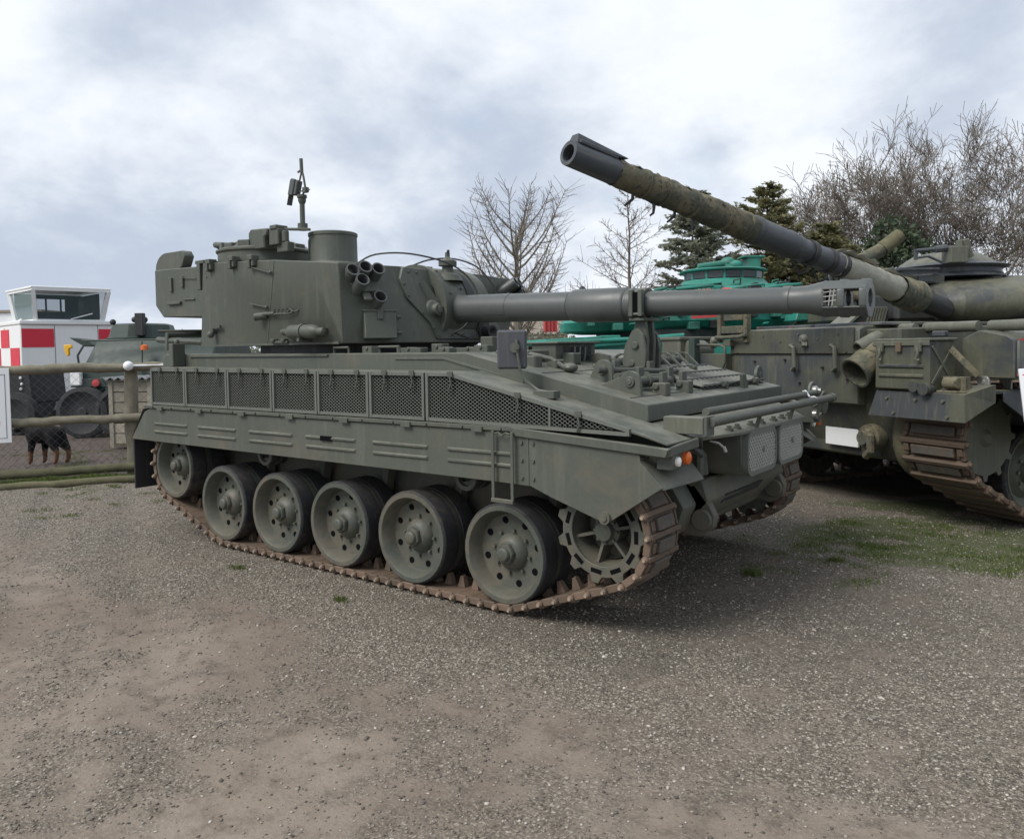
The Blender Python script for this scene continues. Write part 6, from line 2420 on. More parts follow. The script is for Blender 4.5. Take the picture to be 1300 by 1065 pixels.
build('aerial_base', b, M['dark'], tea)
b = MB()
b.loft([(1.72, -.3, 1.90), (2.45, -.3, 1.92), (2.25, -.3, 2.03), (1.75, -.3, 2.03)], [(1.72, .3, 1.90), (2.45, .3, 1.92), (2.25, .3, 2.03), (1.75, .3, 2.03)])
build('side_bin', b, TE, tea, bevel=0.015)
# ================================================================== left side: fence, carrier, caravan, hutch, dog
TI = M['timber']
fence = thing('timber_fence', 'post and rail timber fence with chain link wire at the left edge', 'fence', (-5.877, 0.547, 0), 0)
FP = Vector((-5.877, 0.547, 0))
FD = Vector((-6.723 + 5.877, -0.836 - 0.547, 0)).normalized()      # towards the left of the picture
FN = Vector((FD.y, -FD.x, 0))
rf = random.Random(8)
def fpt(s, z, o=0.0):
    q = FD * s + FN * o
    return Vector((q.x, q.y, z))
def log(p0, p1, r0, r1, n=12, seg=14, wob=.012):
    mb = MB()
    pts, rs = [], []
    for i in range(seg + 1):
        t = i / seg
        p = Vector(p0).lerp(Vector(p1), t)
        p += Vector((rf.uniform(-wob, wob), rf.uniform(-wob, wob), rf.uniform(-wob, wob))) * (0 if i in (0, seg) else 1)
        pts.append(p)
        rs.append((r0 + (r1 - r0) * t) * (1 + rf.uniform(-.09, .09)))
    mb.tube(pts, rs, n)
    return mb
# o>0 is behind the posts as seen from the camera? choose by sign below
for s in (0.16, 2.5, -2.2):
    build('post', log(fpt(s, -.3), fpt(s, 1.45), .085, .08, seg=8), TI, fence)
for (z, r, m_) in ((1.405, .055, TI), (0.745, .052, TI), (0.10, .055, M['mossy'])):
    build('rail', log(fpt(-2.4, z, -.10), fpt(3.2, z - .02, -.10), r, r * 1.08, seg=44), m_, fence)
b = MB()
b.ball(fpt(0.17, 1.415, -.20), .062, 12)
b.cyl(fpt(0.15, 1.415, -.15), fpt(-0.55, 1.42, -.15), .014, n=8)
build('end_knob', b, M['sign'], fence)
b = MB()
step_ = 0.105
for k in range(-30, 80):
    for sg in (1, -1):
        s0 = k * step_ * 1.0 - 2.4
        z0, z1 = .04, 1.38
        sA, sB = s0, s0 + sg * (z1 - z0)
        lo, hi = -2.3, 3.2
        def clip(sa, za, sb, zb):
            pts = []
            t0, t1 = 0.0, 1.0
            for (lim, sgn) in ((lo, 1), (hi, -1)):
                d0, d1 = sgn * (sa - lim), sgn * (sb - lim)
                if d0 < 0 and d1 < 0:
                    return None
                if d0 < 0:
                    t0 = max(t0, d0 / (d0 - d1))
                if d1 < 0:
                    t1 = min(t1, d0 / (d0 - d1))
            if t0 >= t1:
                return None
            return (sa + (sb - sa) * t0, za + (zb - za) * t0), (sa + (sb - sa) * t1, za + (zb - za) * t1)
        c = clip(sA, z0, sB, z1)
        if c:
            b.cyl(fpt(c[0][0], c[0][1], .06 + .003 * sg), fpt(c[1][0], c[1][1], .06 + .003 * sg), .0018, n=3, caps=False)
for z in (.05, .72, 1.36):
    b.cyl(fpt(-2.3, z, .06), fpt(3.2, z, .06), .002, n=3)
build('chain_link', b, M['wire'], fence, stuff=True)
edge = tag(build('edging_log', log(fpt(-2.6, .02, -.72) + FP, fpt(3.2, .01, -.72) + FP, .045, .05, seg=24), M['mossy']), 'low mossy log lying on the ground in front of the fence', 'log')
# white notice on the fence
ns = thing('notice_board', 'white notice board on the fence rails at the left edge, beside the dog', 'sign', tuple(FP + fpt(1.50, 0)), math.atan2(-FD.y, -FD.x))
b = MB()
b.box(-0.62, 0.0, -0.175, -0.163, 0.495, 1.415)
build('board', b, M['sign'], ns, bevel=0.003)
b = MB()
for (x0, x1, z0, z1) in ((-0.58, -0.05, 0.55, 0.556), (-0.58, -0.05, 1.334, 1.34), (-0.053, -0.047, 0.55, 1.34)):
    b.box(x0, x1, -0.1775, -0.1752, z0, z1)
build('border_line', b, M['wire'], ns)
b = MB()
b.box(-0.20, -0.118, -0.1775, -0.1752, 0.735, 0.752)
b.box(-0.150, -0.132, -0.1775, -0.1752, 0.71, 0.755)
b.box(-0.165, -0.118, -0.1775, -0.1752, 0.752, 0.762)
build('red_print', b, M['ink_red'], ns)

# ---- armoured carrier ---------------------------------------------
VW = 0.6424
car = thing('armoured_carrier', 'dark green armoured carrier with a low round turret, behind the wire fence', 'armoured vehicle', (-10.804, 2.549, 0), VW)
CA = M['carrier']
b = MB()
A = [(-.72, 0, .95), (1.9, 0, .95), (1.9, 2.6, .95), (-.72, 2.6, .95)]
Bm = [(-.55, .05, 1.35), (1.9, .05, 1.35), (1.9, 2.5, 1.35), (-.55, 2.5, 1.35)]
Bt = [(-.50, .35, 1.86), (1.9, .35, 1.86), (1.9, 2.2, 1.86), (-.50, 2.2, 1.86)]
Bb = [(-.9, .1, .40), (1.9, .1, .40), (1.9, 2.5, .40), (-.9, 2.5, .40)]
b.loft(Bb, A)
b.loft(A, Bm)
b.loft(Bm, [(q[0] + (.08 if q[0] < 0 else 0), q[1], q[2]) for q in Bt])
build('hull', b, CA, car, bevel=0.03)
b = MB()
b.prism([(-.75, .95), (-.70, 1.10), (-.2, 1.12), (-.05, .95)], 'y', -.06, -.01)
b.box(-.1, .55, -.05, .0, .72, .98)
build('stowage_box', b, CA, car, bevel=0.01)
b = MB()
b.lathe((.12, 1.1, 1.84), (0, 0, 1), [(0, .72), (.04, .74), (.06, .66), (.30, .58), (.33, .50), (.34, .0001)], 9)
build('turret', b, CA, car, angle=20)
b = MB()
for (x, y, z) in ((.20, .6, 2.24), (.35, .7, 2.24), (-.28, .7, 2.2)):
    b.ball((x, y, z), .06, 8)
    build('turret_knob', b, M['dark'], car)
    b = MB()
b.box(.28, .44, .42, .55, 1.92, 2.36)
build('turret_periscope', b, M['dark'], car, bevel=0.01)
b = MB()
b.box(.12, .30, .75, .9, 2.18, 2.27)
build('red_cap', b, M['red'], car, bevel=0.01)
b = MB()
b.prism([(-.95, 1.9), (-.65, 1.72), (-.45, 1.74), (-.6, 1.86)], 'y', .3, .6)
build('visor', b, CA, car, bevel=0.01)
for (pts, r) in (([(-.55, .1, 1.75), (-.62, 0, 1.55), (-.60, 0, 1.35)], .02), ([(.6, .02, 1.8), (.6, 0, 1.4), (.6, 0.0, 1.0)], .012), ([(-.55, .04, 1.83), (1.3, .2, 1.84)], .018)):
    b = MB()
    b.tube(pts, r, n=6)
    build('hand_rail', b, CA, car)
b = MB()
b.lathe((-.25, -.06, 1.03), (0, -1, 0), [(0, .07), (.04, .07), (.05, .0001)], 14)
build('tail_lamp', b, M['red'], car)
b = MB()
b.box(-.72, -.52, -.12, -.02, .98, 1.32)
build('pale_panel', b, M['white'], car, bevel=0.02)
for k in range(4):
    b = MB()
    b.lathe((-.45 + k * .72, -.05, .48), (0, -1, 0), [(0, .44), (.02, .48), (.2, .48), (.22, .40), (.16, .30), (.17, .1), (.2, .08), (.2, .0001)], 26)
    build('wheel', b, M['rubber'], car)
b = MB()
b.lathe((.66, -.02, 1.64), (0, 0, 1), [(0, .07), (.08, .065), (.10, .03), (.10, .0001)], 14)
build('amber_beacon', b, M['amber'], car)
b = MB()
b.prism([(-.80, 1.62), (-.82, 1.75), (-.68, 1.76), (-.66, 1.70), (-.72, 1.68), (-.72, 1.56), (-.76, 1.54)], 'y', -.12, -.06)
build('yellow_bracket', b, M['yellow'], car, bevel=0.01)

# ---- chequered control caravan --------------------------------------
cv = thing('control_caravan', 'red and white chequered airfield control caravan with a glazed lookout', 'caravan', (-16.871, 4.260, 0), VW + R(45))
WH = M['white']
# pixel scale 50.2 per metre at this distance: x=(u-75)/50.2, z=1.57+(450-v)/50.2
b = MB()
b.box(-.84, 2.3, 0.0, 3.0, .55, 2.33)
build('body', b, WH, cv, bevel=0.02)
sq = []
# the big squares on the front face, two rows
rows = ((1.79, 2.22), (1.37, 1.785), (.62, 1.365))
for (x0, x1, z0, z1) in ((-.81, -.10, 1.765, 2.225), (.95, 1.75, 1.80, 2.225), (-.81, -.10, .65, 1.20)):
    b = MB()
    b.box(x0, x1, -.012, .0, z0, z1)
    build('red_square', b, M['red_square'], cv)
for (ya, yb2, z0, z1) in ((1.05, 1.85, 1.765, 2.225), (.1, .95, 1.30, 1.755), (1.95, 2.8, 1.30, 1.755), (1.0, 1.9, .7, 1.29)):
    b = MB()
    b.box(-.852, -.84, ya, yb2, z0, z1)
    build('red_square', b, M['red_square'], cv)
b = MB()
b.box(-.854, -.84, 2.1, 2.8, 1.80, 2.2)
build('side_window', b, M['glass_pale'], cv)
b = MB()
b.box(-.86, 1.3, -.06, 2.2, 2.33, 2.43)
build('cab_sill', b, WH, cv, bevel=0.015)
for x in (-.08, .93, 1.77):
    b = MB()
    b.box(x - .006, x + .006, -.006, .0, .56, 2.32)
    build('panel_seam', b, M['wire'], cv)
b = MB()
b.box(-.84, 2.3, -.008, .0, 1.262, 1.276)
build('panel_seam', b, M['wire'], cv)
# lookout cab: walls lean outward
zb, zt = 2.43, 3.20
fb_, ft_ = (-.52, 1.02), (-.60, 1.18)                      # front face x at sill and roof
yb_, yt_ = .05, -.16
def fr(p0, p1, w):
    mb = MB()
    mb.bar(p0, p1, w, w)
    build('cab_frame', mb, WH, cv)
fr((-.48, yb_, zb), (-.56, yt_, zt), .09)
fr((1.06, yb_, zb), (1.17, yt_, zt), .09)
fr((-.52, 1.75, zb), (-.62, 1.85, zt), .09)
fr((1.06, 1.9, zb), (1.17, 2.05, zt), .09)
fr((-.60, yt_, zt), (1.2, yt_, zt), .07)
fr((-.48, yb_, zb), (1.06, yb_, zb), .07)
fr((-.62, 1.85, zt), (-.56, yt_, zt), .07)
fr((-.52, 1.75, zb), (-.48, yb_, zb), .07)
b = MB()
b.loft([(-.62, yt_ - .04, zt + .02), (1.23, yt_ - .04, zt + .02), (1.23, 2.1, zt + .02), (-.68, 2.0, zt + .02)],
       [(-.62, yt_ - .04, zt + .07), (1.23, yt_ - .04, zt + .07), (1.23, 2.1, zt + .07), (-.68, 2.0, zt + .07)])
build('cab_roof', b, WH, cv, bevel=0.01)
b = MB()
b.add([(-.44, yb_ + .01, zb + .04), (1.02, yb_ + .01, zb + .04), (1.13, yt_ + .01, zt - .03), (-.51, yt_ + .01, zt - .03)], [(0, 1, 2, 3)])
build('front_glass', b, M['glass'], cv, smooth=False)
b = MB()
b.add([(-.52, 1.72, zb + .04), (-.48, .12, zb + .04), (-.57, -.08, zt - .03), (-.62, 1.78, zt - .03)], [(0, 1, 2, 3)])
build('side_glass', b, M['glass_pale'], cv, smooth=False)
b = MB()                                                   # rear wall inside with a dark band and three windows
for (x0, x1, z0, z1) in ((-.5, 1.1, 2.43, 2.74), (-.5, 1.1, 3.08, 3.2), (-.5, -.10, 2.74, 3.08), (.22, .26, 2.74, 3.08), (.58, .62, 2.74, 3.08), (.92, 1.1, 2.74, 3.08)):
    b.box(x0, x1, 1.86, 1.90, z0, z1)
build('rear_wall', b, M['dark'], cv)
b = MB()
b.box(1.0, 1.03, .1, 1.86, 2.43, 3.15)
b.box(.60, .88, 1.5, 1.52, 2.45, 3.1)
build('cab_lining', b, M['dark'], cv)
b = MB()
b.bar((.28, -.08, 2.47), (.78, -.12, 2.62), .025, .025)
build('window_stay', b, WH, cv)
b = MB()
b.bar((-.52, .02, 2.42), (-.62, .3, 2.2), .03, .03)
b.bar((-.86, 1.5, 2.25), (-.56, 1.0, 2.5), .03, .03)
build('cab_strut', b, WH, cv)
for x in (-.5, 1.4):
    b = MB()
    b.lathe((x, .3, .42), (0, -1, 0), [(0, .36), (.02, .42), (.2, .42), (.22, .30), (.18, .2), (.18, .0001)], 24)
    build('wheel', b, M['rubber'], cv)
wall_s = thing('white_shed', 'pale shed wall rising left of the chequered caravan', 'shed', (-18.9, 3.2, 0), VW)
b = MB()
b.box(-2.5, .75, 1.5, 4, 0, 2.75)
build('wall', b, M['sign'], wall_s, bevel=0.02)
b = MB()
b.box(-2.6, .8, 1.45, 4.1, 2.75, 2.82)
build('roof', b, M['roof'], wall_s)
# dark vehicle nose under the fence rail, left of the carrier
dn = thing('dark_trailer', 'dark trailer with a drawbar half hidden behind the sign and fence', 'trailer', (-13.0, 1.75, 0), VW)
b = MB()
b.prism([(-1.2, .55), (-1.1, 1.0), (-.3, 1.28), (.28, 1.32), (.34, .6)], 'y', 0, 1.2)
build('body', b, M['black'], dn, bevel=0.03)
for x in (-.75, .05):
    b = MB()
    b.lathe((x, -.02, .42), (0, -1, 0), [(0, .40), (.02, .42), (.18, .42), (.2, .3), (.15, .2), (.16, .0001)], 24)
    build('wheel', b, M['rubber'], dn)
b = MB()
for (x, z) in ((.10, 1.12), (.12, 1.0), (.10, .9)):
    b.lathe((x, -.01, z), (0, -1, 0), [(0, .03), (.02, .02), (.022, .0001)], 10)
build('reflector', b, M['clear'], dn)

# ---- covered lorry far behind ---------------------------------------
lo = thing('canvas_lorry', 'grey green canvas topped lorry far beyond the carrier', 'lorry', (-25.296, 10.458, 0), VW)
b = MB()
b.prism([(-.6, .9), (-.55, 1.9), (-.45, 2.42), (-.3, 2.50), (.45, 2.50), (.62, 2.42), (.9, 1.9), (1.0, .9)], 'y', 0, 3.5)
build('canvas_top', b, M['carrier'], lo, bevel=0.03)
for x in (-.35, .05, .40):
    b = MB()
    b.bar((x, -.03, 1.5), (x + .18, -.03, 2.48), .04, .04)
    build('canvas_hoop', b, M['olive_light'], lo)
b = MB()
b.box(.9, 3.2, .2, 2.0, .9, 2.0)
b.box(1.1, 3.0, .3, 1.9, 2.0, 2.35)
build('cab', b, M['carrier'], lo, bevel=0.05)
for x in (-.2, 2.4):
    b = MB()
    b.lathe((x, 0, .5), (0, -1, 0), [(0, .48), (.02, .5), (.25, .5), (.26, .0001)], 20)
    build('wheel', b, M['rubber'], lo)

# ---- wooden hutch with corrugated lid --------------------------------
hu = thing('wooden_hutch', 'small plank hutch under a corrugated sheet, behind the fence post', 'hutch', (-8.554, 1.732, 0), VW)
x0, x1 = -.33, .36
hu.scale = (1, 1, .925)
rh = random.Random(3)
for k in range(6):
    z0 = .10 + k * .185
    b = MB()
    b.box(x0 + rh.uniform(-.012, .0), x1 + rh.uniform(0, .012), .0, .03 + rh.uniform(0, .008), z0, z0 + .170)
    build('plank', b, M['plank'], hu, bevel=0.004)
    b = MB()
    b.box(x0, x0 + .03, .03, .9, z0, z0 + .17)
    build('plank', b, M['plank'], hu, bevel=0.004)
    b = MB()
    b.box(x1 - .03, x1, .03, .9, z0, z0 + .17)
    build('plank', b, M['plank'], hu, bevel=0.004)
for x in (x0 + .02, x1 - .03):
    b = MB()
    b.box(x - .035, x + .035, -.02, -.001, .02, 1.20)
    build('corner_board', b, M['plank'], hu, bevel=0.004)
b = MB()
b.box(x0 + .04, x1 - .04, .05, .86, .10, 1.14)
build('inside', b, M['dark'], hu)
b = MB()
n_ = 40
top, bot = [], []
for i in range(n_ + 1):
    x = x0 - .10 + (x1 - x0 + .18) * i / n_
    top.append((x, 1.27 + .022 * math.sin(i * 1.05)))
poly = top + [(q[0], q[1] - .012) for q in top[::-1]]
for i in range(n_):
    (xa, za), (xb_, zb_) = top[i], top[i + 1]
    b.add([(xa, -.10, za), (xb_, -.10, zb_), (xb_, 1.0, zb_), (xa, 1.0, za), (xa, -.10, za - .014), (xb_, -.10, zb_ - .014), (xb_, 1.0, zb_ - .014), (xa, 1.0, za - .014)],
          [(0, 1, 2, 3), (7, 6, 5, 4), (0, 4, 5, 1)])
build('corrugated_lid', b, M['tin'], hu, smooth=False)
b = MB()
b.box(x0 - .02, x1 + .02, -.03, .93, 1.205, 1.24)
build('lid_frame', b, M['plank'], hu, bevel=0.004)

# ---- dog --------------------------------------------------------------
def skin_body(name, joints, edges, root, mat, parent, sub=2):
    me = bpy.data.meshes.new(name)
    keys = list(joints)
    ix = {k: i for i, k in enumerate(keys)}
    me.from_pydata([joints[k][0] for k in keys], [(ix[a], ix[c]) for a, c in edges], [])
    o = link(name, me, parent)
    md = o.modifiers.new('skin', 'SKIN')
    md.use_smooth_shade = True
    for i, k in enumerate(keys):
        r = joints[k][1]
        sv = me.skin_vertices[0].data[i]
        sv.radius = (r, r) if not hasattr(r, '__len__') else r
        sv.use_root = (k == root)
    ss = o.modifiers.new('sub', 'SUBSURF')
    ss.levels = ss.render_levels = sub
    me.materials.append(mat)
    return o


def dog_fur():
    m, N, bs = new_mat('black_and_tan_fur')
    co = N.n('ShaderNodeTexCoord').outputs['Object']
    sp_ = N.n('ShaderNodeSeparateXYZ', {0: co})
    nz = N.noise(co, 30, 4)
    zz = N.math('ADD', sp_.outputs[2], N.math('MULTIPLY', N.math('SUBTRACT', nz, .5), .08))
    leg = N.step(zz, .24, .17)
    xx = N.math('ADD', sp_.outputs[0], N.math('MULTIPLY', N.math('SUBTRACT', nz, .5), .05))
    muz = N.math('MULTIPLY', N.step(xx, -.36, -.41), N.step(zz, .47, .42))
    mask = N.math('MAXIMUM', leg, muz)
    c = N.mix(nz, (.007, .0065, .007, 1), (.018, .016, .016, 1))
    c = N.mix(mask, c, (.17, .085, .045, 1))
    setc(N, bs, 'Base Color', c)
    setc(N, bs, 'Roughness', .75)
    bs.inputs['Specular IOR Level'].default_value = .2
    setc(N, bs, 'Normal', N.n('ShaderNodeBump', {'Strength': .5, 'Distance': .01, 'Height': N.noise(co, 60, 4)}).outputs[0])
    return m


dog = thing('dog', 'black and tan dog standing side on behind the wire fence', 'dog', (-7.86, 0.11, 0), VW + R(-8))
dog.scale = (.80, .95, 1.0)
J = {'pelvis': ((.24, .03, .455), .125), 'loin': ((.10, .01, .455), .13), 'chest': ((-.09, -.02, .44), .16), 'shoulder': ((-.17, -.04, .465), .145),
     'neck': ((-.27, -.07, .535), .085), 'head': ((-.345, -.10, .56), .085), 'muzzle': ((-.405, -.135, .52), .05), 'nose': ((-.445, -.155, .505), .036),
     'tail0': ((.325, .04, .50), .03), 'tail1': ((.37, .04, .44), .022), 'tail2': ((.385, .04, .36), .012)}
E_ = [('pelvis', 'loin'), ('loin', 'chest'), ('chest', 'shoulder'), ('shoulder', 'neck'), ('neck', 'head'), ('head', 'muzzle'), ('muzzle', 'nose'),
      ('pelvis', 'tail0'), ('tail0', 'tail1'), ('tail1', 'tail2')]
for tg, sy_ in (('L', -1), ('R', 1)):
    oy = -.03
    fx = -.17 if sy_ < 0 else -.04
    J['fe' + tg] = ((fx + .02, oy + sy_ * .075, .33), .070)
    J['fk' + tg] = ((fx - .01, oy + sy_ * .08, .18), .042)
    J['fp' + tg] = ((fx - .01, oy + sy_ * .08, .055), .034)
    J['ff' + tg] = ((fx - .06, oy + sy_ * .08, .026), .026)
    E_ += [('chest' if sy_ > 0 else 'shoulder', 'fe' + tg), ('fe' + tg, 'fk' + tg), ('fk' + tg, 'fp' + tg), ('fp' + tg, 'ff' + tg)]
    hx = .22 if sy_ < 0 else .30
    J['hk' + tg] = ((hx - .03, .03 + sy_ * .08, .30), .085)
    J['hh' + tg] = ((hx + .07, .03 + sy_ * .085, .185), .042)
    J['hp' + tg] = ((hx + .045, .03 + sy_ * .085, .055), .034)
    J['hf' + tg] = ((hx - .01, .03 + sy_ * .085, .026), .026)
    E_ += [('pelvis', 'hk' + tg), ('hk' + tg, 'hh' + tg), ('hh' + tg, 'hp' + tg), ('hp' + tg, 'hf' + tg)]
skin_body('body', J, E_, 'pelvis', dog_fur(), dog)
for sy_ in (-1, 1):
    b = MB()
    c = Vector((-.33, -.10 + sy_ * .065, .63))
    A = [c + Vector((-.02, sy_ * -.02, 0)), c + Vector((.035, 0, .0)), c + Vector((.02, sy_ * .02, -.0)), c + Vector((-.02, sy_ * .015, .0))]
    tip = c + Vector((-.03, sy_ * .05, -.085))
    b.add(A + [tip], [(0, 1, 4), (1, 2, 4), (2, 3, 4), (3, 0, 4), (0, 3, 2, 1)])
    build('ear', b, M['black'], dog)
    b = MB()
    b.ball(Vector((-.405, -.135 + sy_ * .038 - .01, .575)), .012, 6)
    build('eye', b, M['glass_dark'], dog)
# ================================================================== trees and the far background
def limb(mb, p, d, L, r, rng, lvl, maxl, twigs, up=.15, bend=.25, nb=(2, 4), spread=(25, 55), shrink=(.55, .78), sides=5, minr=.004):
    """one wandering limb with side limbs; thin ones go to the twig mesh"""
    seg = 4 if lvl < 2 else 3
    pts, rs_ = [Vector(p)], [r]
    d = Vector(d).normalized()
    for i in range(seg):
        d = (d + Vector((rng.gauss(0, bend), rng.gauss(0, bend), rng.gauss(0, bend) + up)) * .5).normalized()
        pts.append(pts[-1] + d * L / seg)
        rs_.append(max(minr, r * (1 - .55 * (i + 1) / seg)))
    (mb if lvl < 2 else twigs).tube(pts, rs_, max(3, sides - lvl), caps=False)
    if lvl >= maxl:
        return
    n = rng.randint(*nb)
    for k in range(n):
        t = rng.uniform(.35, 1.0) if k else 1.0
        f = t * seg
        i = min(int(f), seg - 1)
        q = pts[i].lerp(pts[i + 1], f - i)
        ax_ = (pts[i + 1] - pts[i]).normalized()
        x, y, _ = frame(ax_)
        a = rng.uniform(0, 6.283)
        sp_ = R(rng.uniform(*spread)) * (.6 if k == 0 else 1)
        nd = ax_ * math.cos(sp_) + (x * math.cos(a) + y * math.sin(a)) * math.sin(sp_)
        limb(mb, q, nd, L * rng.uniform(*shrink), rs_[min(i + 1, seg)] * rng.uniform(.6, .85), rng, lvl + 1, maxl, twigs, up, bend, nb, spread, shrink, sides, minr)


def bare_tree(name, label, loc, stems, H, seed, maxl=5, group=None, mat='bark', spread=(24, 58), nb=(3, 4), up=.13, r0=.14, minr=.010, shrink=(.55, .80)):
    rng = random.Random(seed)
    t = thing(name, label, 'tree', loc, 0, group)
    tr, tw = MB(), MB()
    for (dx, dy, lean, az, fr) in stems:
        d = Vector((math.sin(R(lean)) * math.cos(R(az)), math.sin(R(lean)) * math.sin(R(az)), math.cos(R(lean))))
        limb(tr, (dx, dy, -.2), d, H * fr * .42, r0 * fr, rng, 0, maxl, tw, up, .22, nb, spread, shrink, 7, minr)
    build('trunk', tr, M[mat], t)
    build('crown', tw, M['twig'], t, smooth=False)
    return t


# the larch like bare tree beside the barrel root
def swept_tree(name, label, loc, H, seed, n, L0, up_curve, r0, mat, first=.12, top_lead=True, ang0=62, L1=.35, twig_n=14, bare_top=1.0, minr=.006):
    rng = random.Random(seed)
    t = thing(name, label, 'tree', loc, 0)
    tr, tw = MB(), MB()
    pts, rr_ = [], []
    for i in range(11):
        f = i / 10
        pts.append(Vector((rng.gauss(0, .02), rng.gauss(0, .02), H * bare_top * f)))
        rr_.append(max(.012, r0 * (1 - .9 * f)))
    tr.tube(pts, rr_, 8, caps=False)
    for k in range(n):
        f = first + (bare_top - first) * (k + rng.random()) / n
        z = H * f
        a = rng.uniform(0, 6.283)
        L = L0 * (1 - f * (1 - L1)) * rng.uniform(.75, 1.15)
        el = R(90 - ang0 + rng.uniform(-8, 8))
        d = Vector((math.cos(a) * math.cos(el), math.sin(a) * math.cos(el), math.sin(el)))
        q = [Vector((0, 0, z))]
        seg = 7
        for i in range(seg):
            d = (d + Vector((rng.gauss(0, .05), rng.gauss(0, .05), up_curve + rng.gauss(0, .04)))).normalized()
            q.append(q[-1] + d * L / seg)
        rb = max(.014, r0 * .25 * (1 - f * .5))
        rs_ = [max(minr, rb * (1 - .85 * i / seg)) for i in range(seg + 1)]
        (tr if L > L0 * .4 else tw).tube(q, rs_, 5, caps=False)
        for j in range(twig_n):
            u = rng.uniform(.15, 1) * seg
            i = min(int(u), seg - 1)
            p_ = q[i].lerp(q[i + 1], u - i)
            axd = (q[i + 1] - q[i]).normalized()
            x, y, _ = frame(axd)
            b_ = rng.uniform(0, 6.283)
            nd = (axd * rng.uniform(.4, 1) + (x * math.cos(b_) + y * math.sin(b_)) * .9).normalized()
            Lt = L * rng.uniform(.08, .28)
            m1 = p_ + nd * Lt * .5 + Vector((rng.gauss(0, .02), rng.gauss(0, .02), 0))
            e1 = p_ + nd * Lt + Vector((rng.gauss(0, .04), rng.gauss(0, .04), rng.uniform(-.02, .08)))
            tw.tube([p_, m1, e1], [minr, minr * .8, minr * .6], 3, caps=False)
    build('trunk', tr, M[mat], t)
    build('crown', tw, M['twig'], t, smooth=False)
    return t


swept_tree('bare_tree', 'bare tree with upswept limbs rising behind the level barrel', (-8.774, 12.82, 0), 6.0, 5, 40, 3.1, .17, .20, 'bark_pale', first=.16, ang0=58, L1=.55, twig_n=34, bare_top=.80, minr=.0075)
swept_tree('bare_sapling', 'thin bare conical tree under the raised barrel tip', (-7.223, 16.48, 0), 6.2, 9, 44, 3.3, .05, .10, 'bark', first=.18, ang0=62, L1=.10, twig_n=22, minr=.0075)

# firs: trunk, drooping branches, flat sprays of short needles
def fir(name, label, loc, H, W_, seed, mat, n=60, dens=26, group=None):
    rng = random.Random(seed)
    nr = np.random.RandomState(seed)
    t = thing(name, label, 'tree', loc, 0, group)
    tr = MB()
    tr.tube([(0, 0, -.2), (0.03, 0, H * .5), (0, 0, H)], [W_ * .06, W_ * .04, .015], 7, caps=False)
    vs, fs, ti_ = [], [], []
    for k in range(n):
        f = .08 + .91 * (k + rng.random()) / n
        a = rng.uniform(0, 6.283)
        L = W_ * (1 - f) ** .72 * rng.uniform(.65, 1.15) + .15
        d = Vector((math.cos(a), math.sin(a), rng.uniform(-.10, .45)))
        q = [Vector((0, 0, H * f))]
        for i in range(6):
            d = (d + Vector((rng.gauss(0, .06), rng.gauss(0, .06), .03 - .05 * (i < 3)))).normalized()
            q.append(q[-1] + d * L / 6)
        tr.tube(q, [.028 * (1 - .14 * i) for i in range(7)], 4, caps=False)
        shade_ = rng.random()
        for j in range(int(dens * (L / W_) ** .7) + 6):
            u = rng.uniform(.12, 1) * 6
            i = min(int(u), 5)
            p_ = q[i].lerp(q[i + 1], u - i)
            axd = (q[i + 1] - q[i]).normalized()
            side = axd.cross(Vector((0, 0, 1))).normalized() * rng.choice((-1, 1))
            nd = (axd * rng.uniform(.3, 1) + side * rng.uniform(.2, 1) + Vector((0, 0, rng.uniform(-.45, .15)))).normalized()
            Ls = rng.uniform(.15, .42) * (L / W_) ** .3
            # spray: a short row of needle tufts (crossing triangles)
            for c_ in range(6):
                o_ = p_ + nd * Ls * c_ / 6 + Vector((rng.gauss(0, .03), rng.gauss(0, .03), rng.gauss(0, .03)))
                wv = Vector((rng.gauss(0, 1), rng.gauss(0, 1), rng.gauss(0, .7))).normalized()
                ln = rng.uniform(.07, .15)
                b_ = len(vs)
                vs += [o_ - wv * ln * .45, o_ + nd * ln, o_ + wv * ln * .45]
                fs.append((b_, b_ + 1, b_ + 2))
                tv = min(1, max(0, shade_ * .5 + rng.random() * .55))
                ti_ += [tv] * 3
    build('trunk', tr, M['bark'], t)
    me = bpy.data.meshes.new('crown')
    me.from_pydata([tuple(v_) for v_ in vs], [], fs)
    at = me.attributes.new('tint', 'FLOAT', 'POINT')
    at.data.foreach_set('value', ti_)
    me.materials.append(M[mat])
    link('crown', me, t)
    return t


fir('fir_tree', 'tall dark fir rising just left of the raised barrel', (-6.45, 19.6, 0), 6.6, 2.3, 3, 'needles', 190, 40)
fir('fir_tree', 'yellowish fir crossed by the raised barrel', (-4.9, 21.9, 0), 7.0, 2.7, 13, 'needles_y', 170, 46)
fir('fir_tree', 'low bushy fir between the teal cupola and the barrel wrap', (-3.3, 22.9, 0), 5.6, 2.7, 23, 'needles_y', 150, 46)

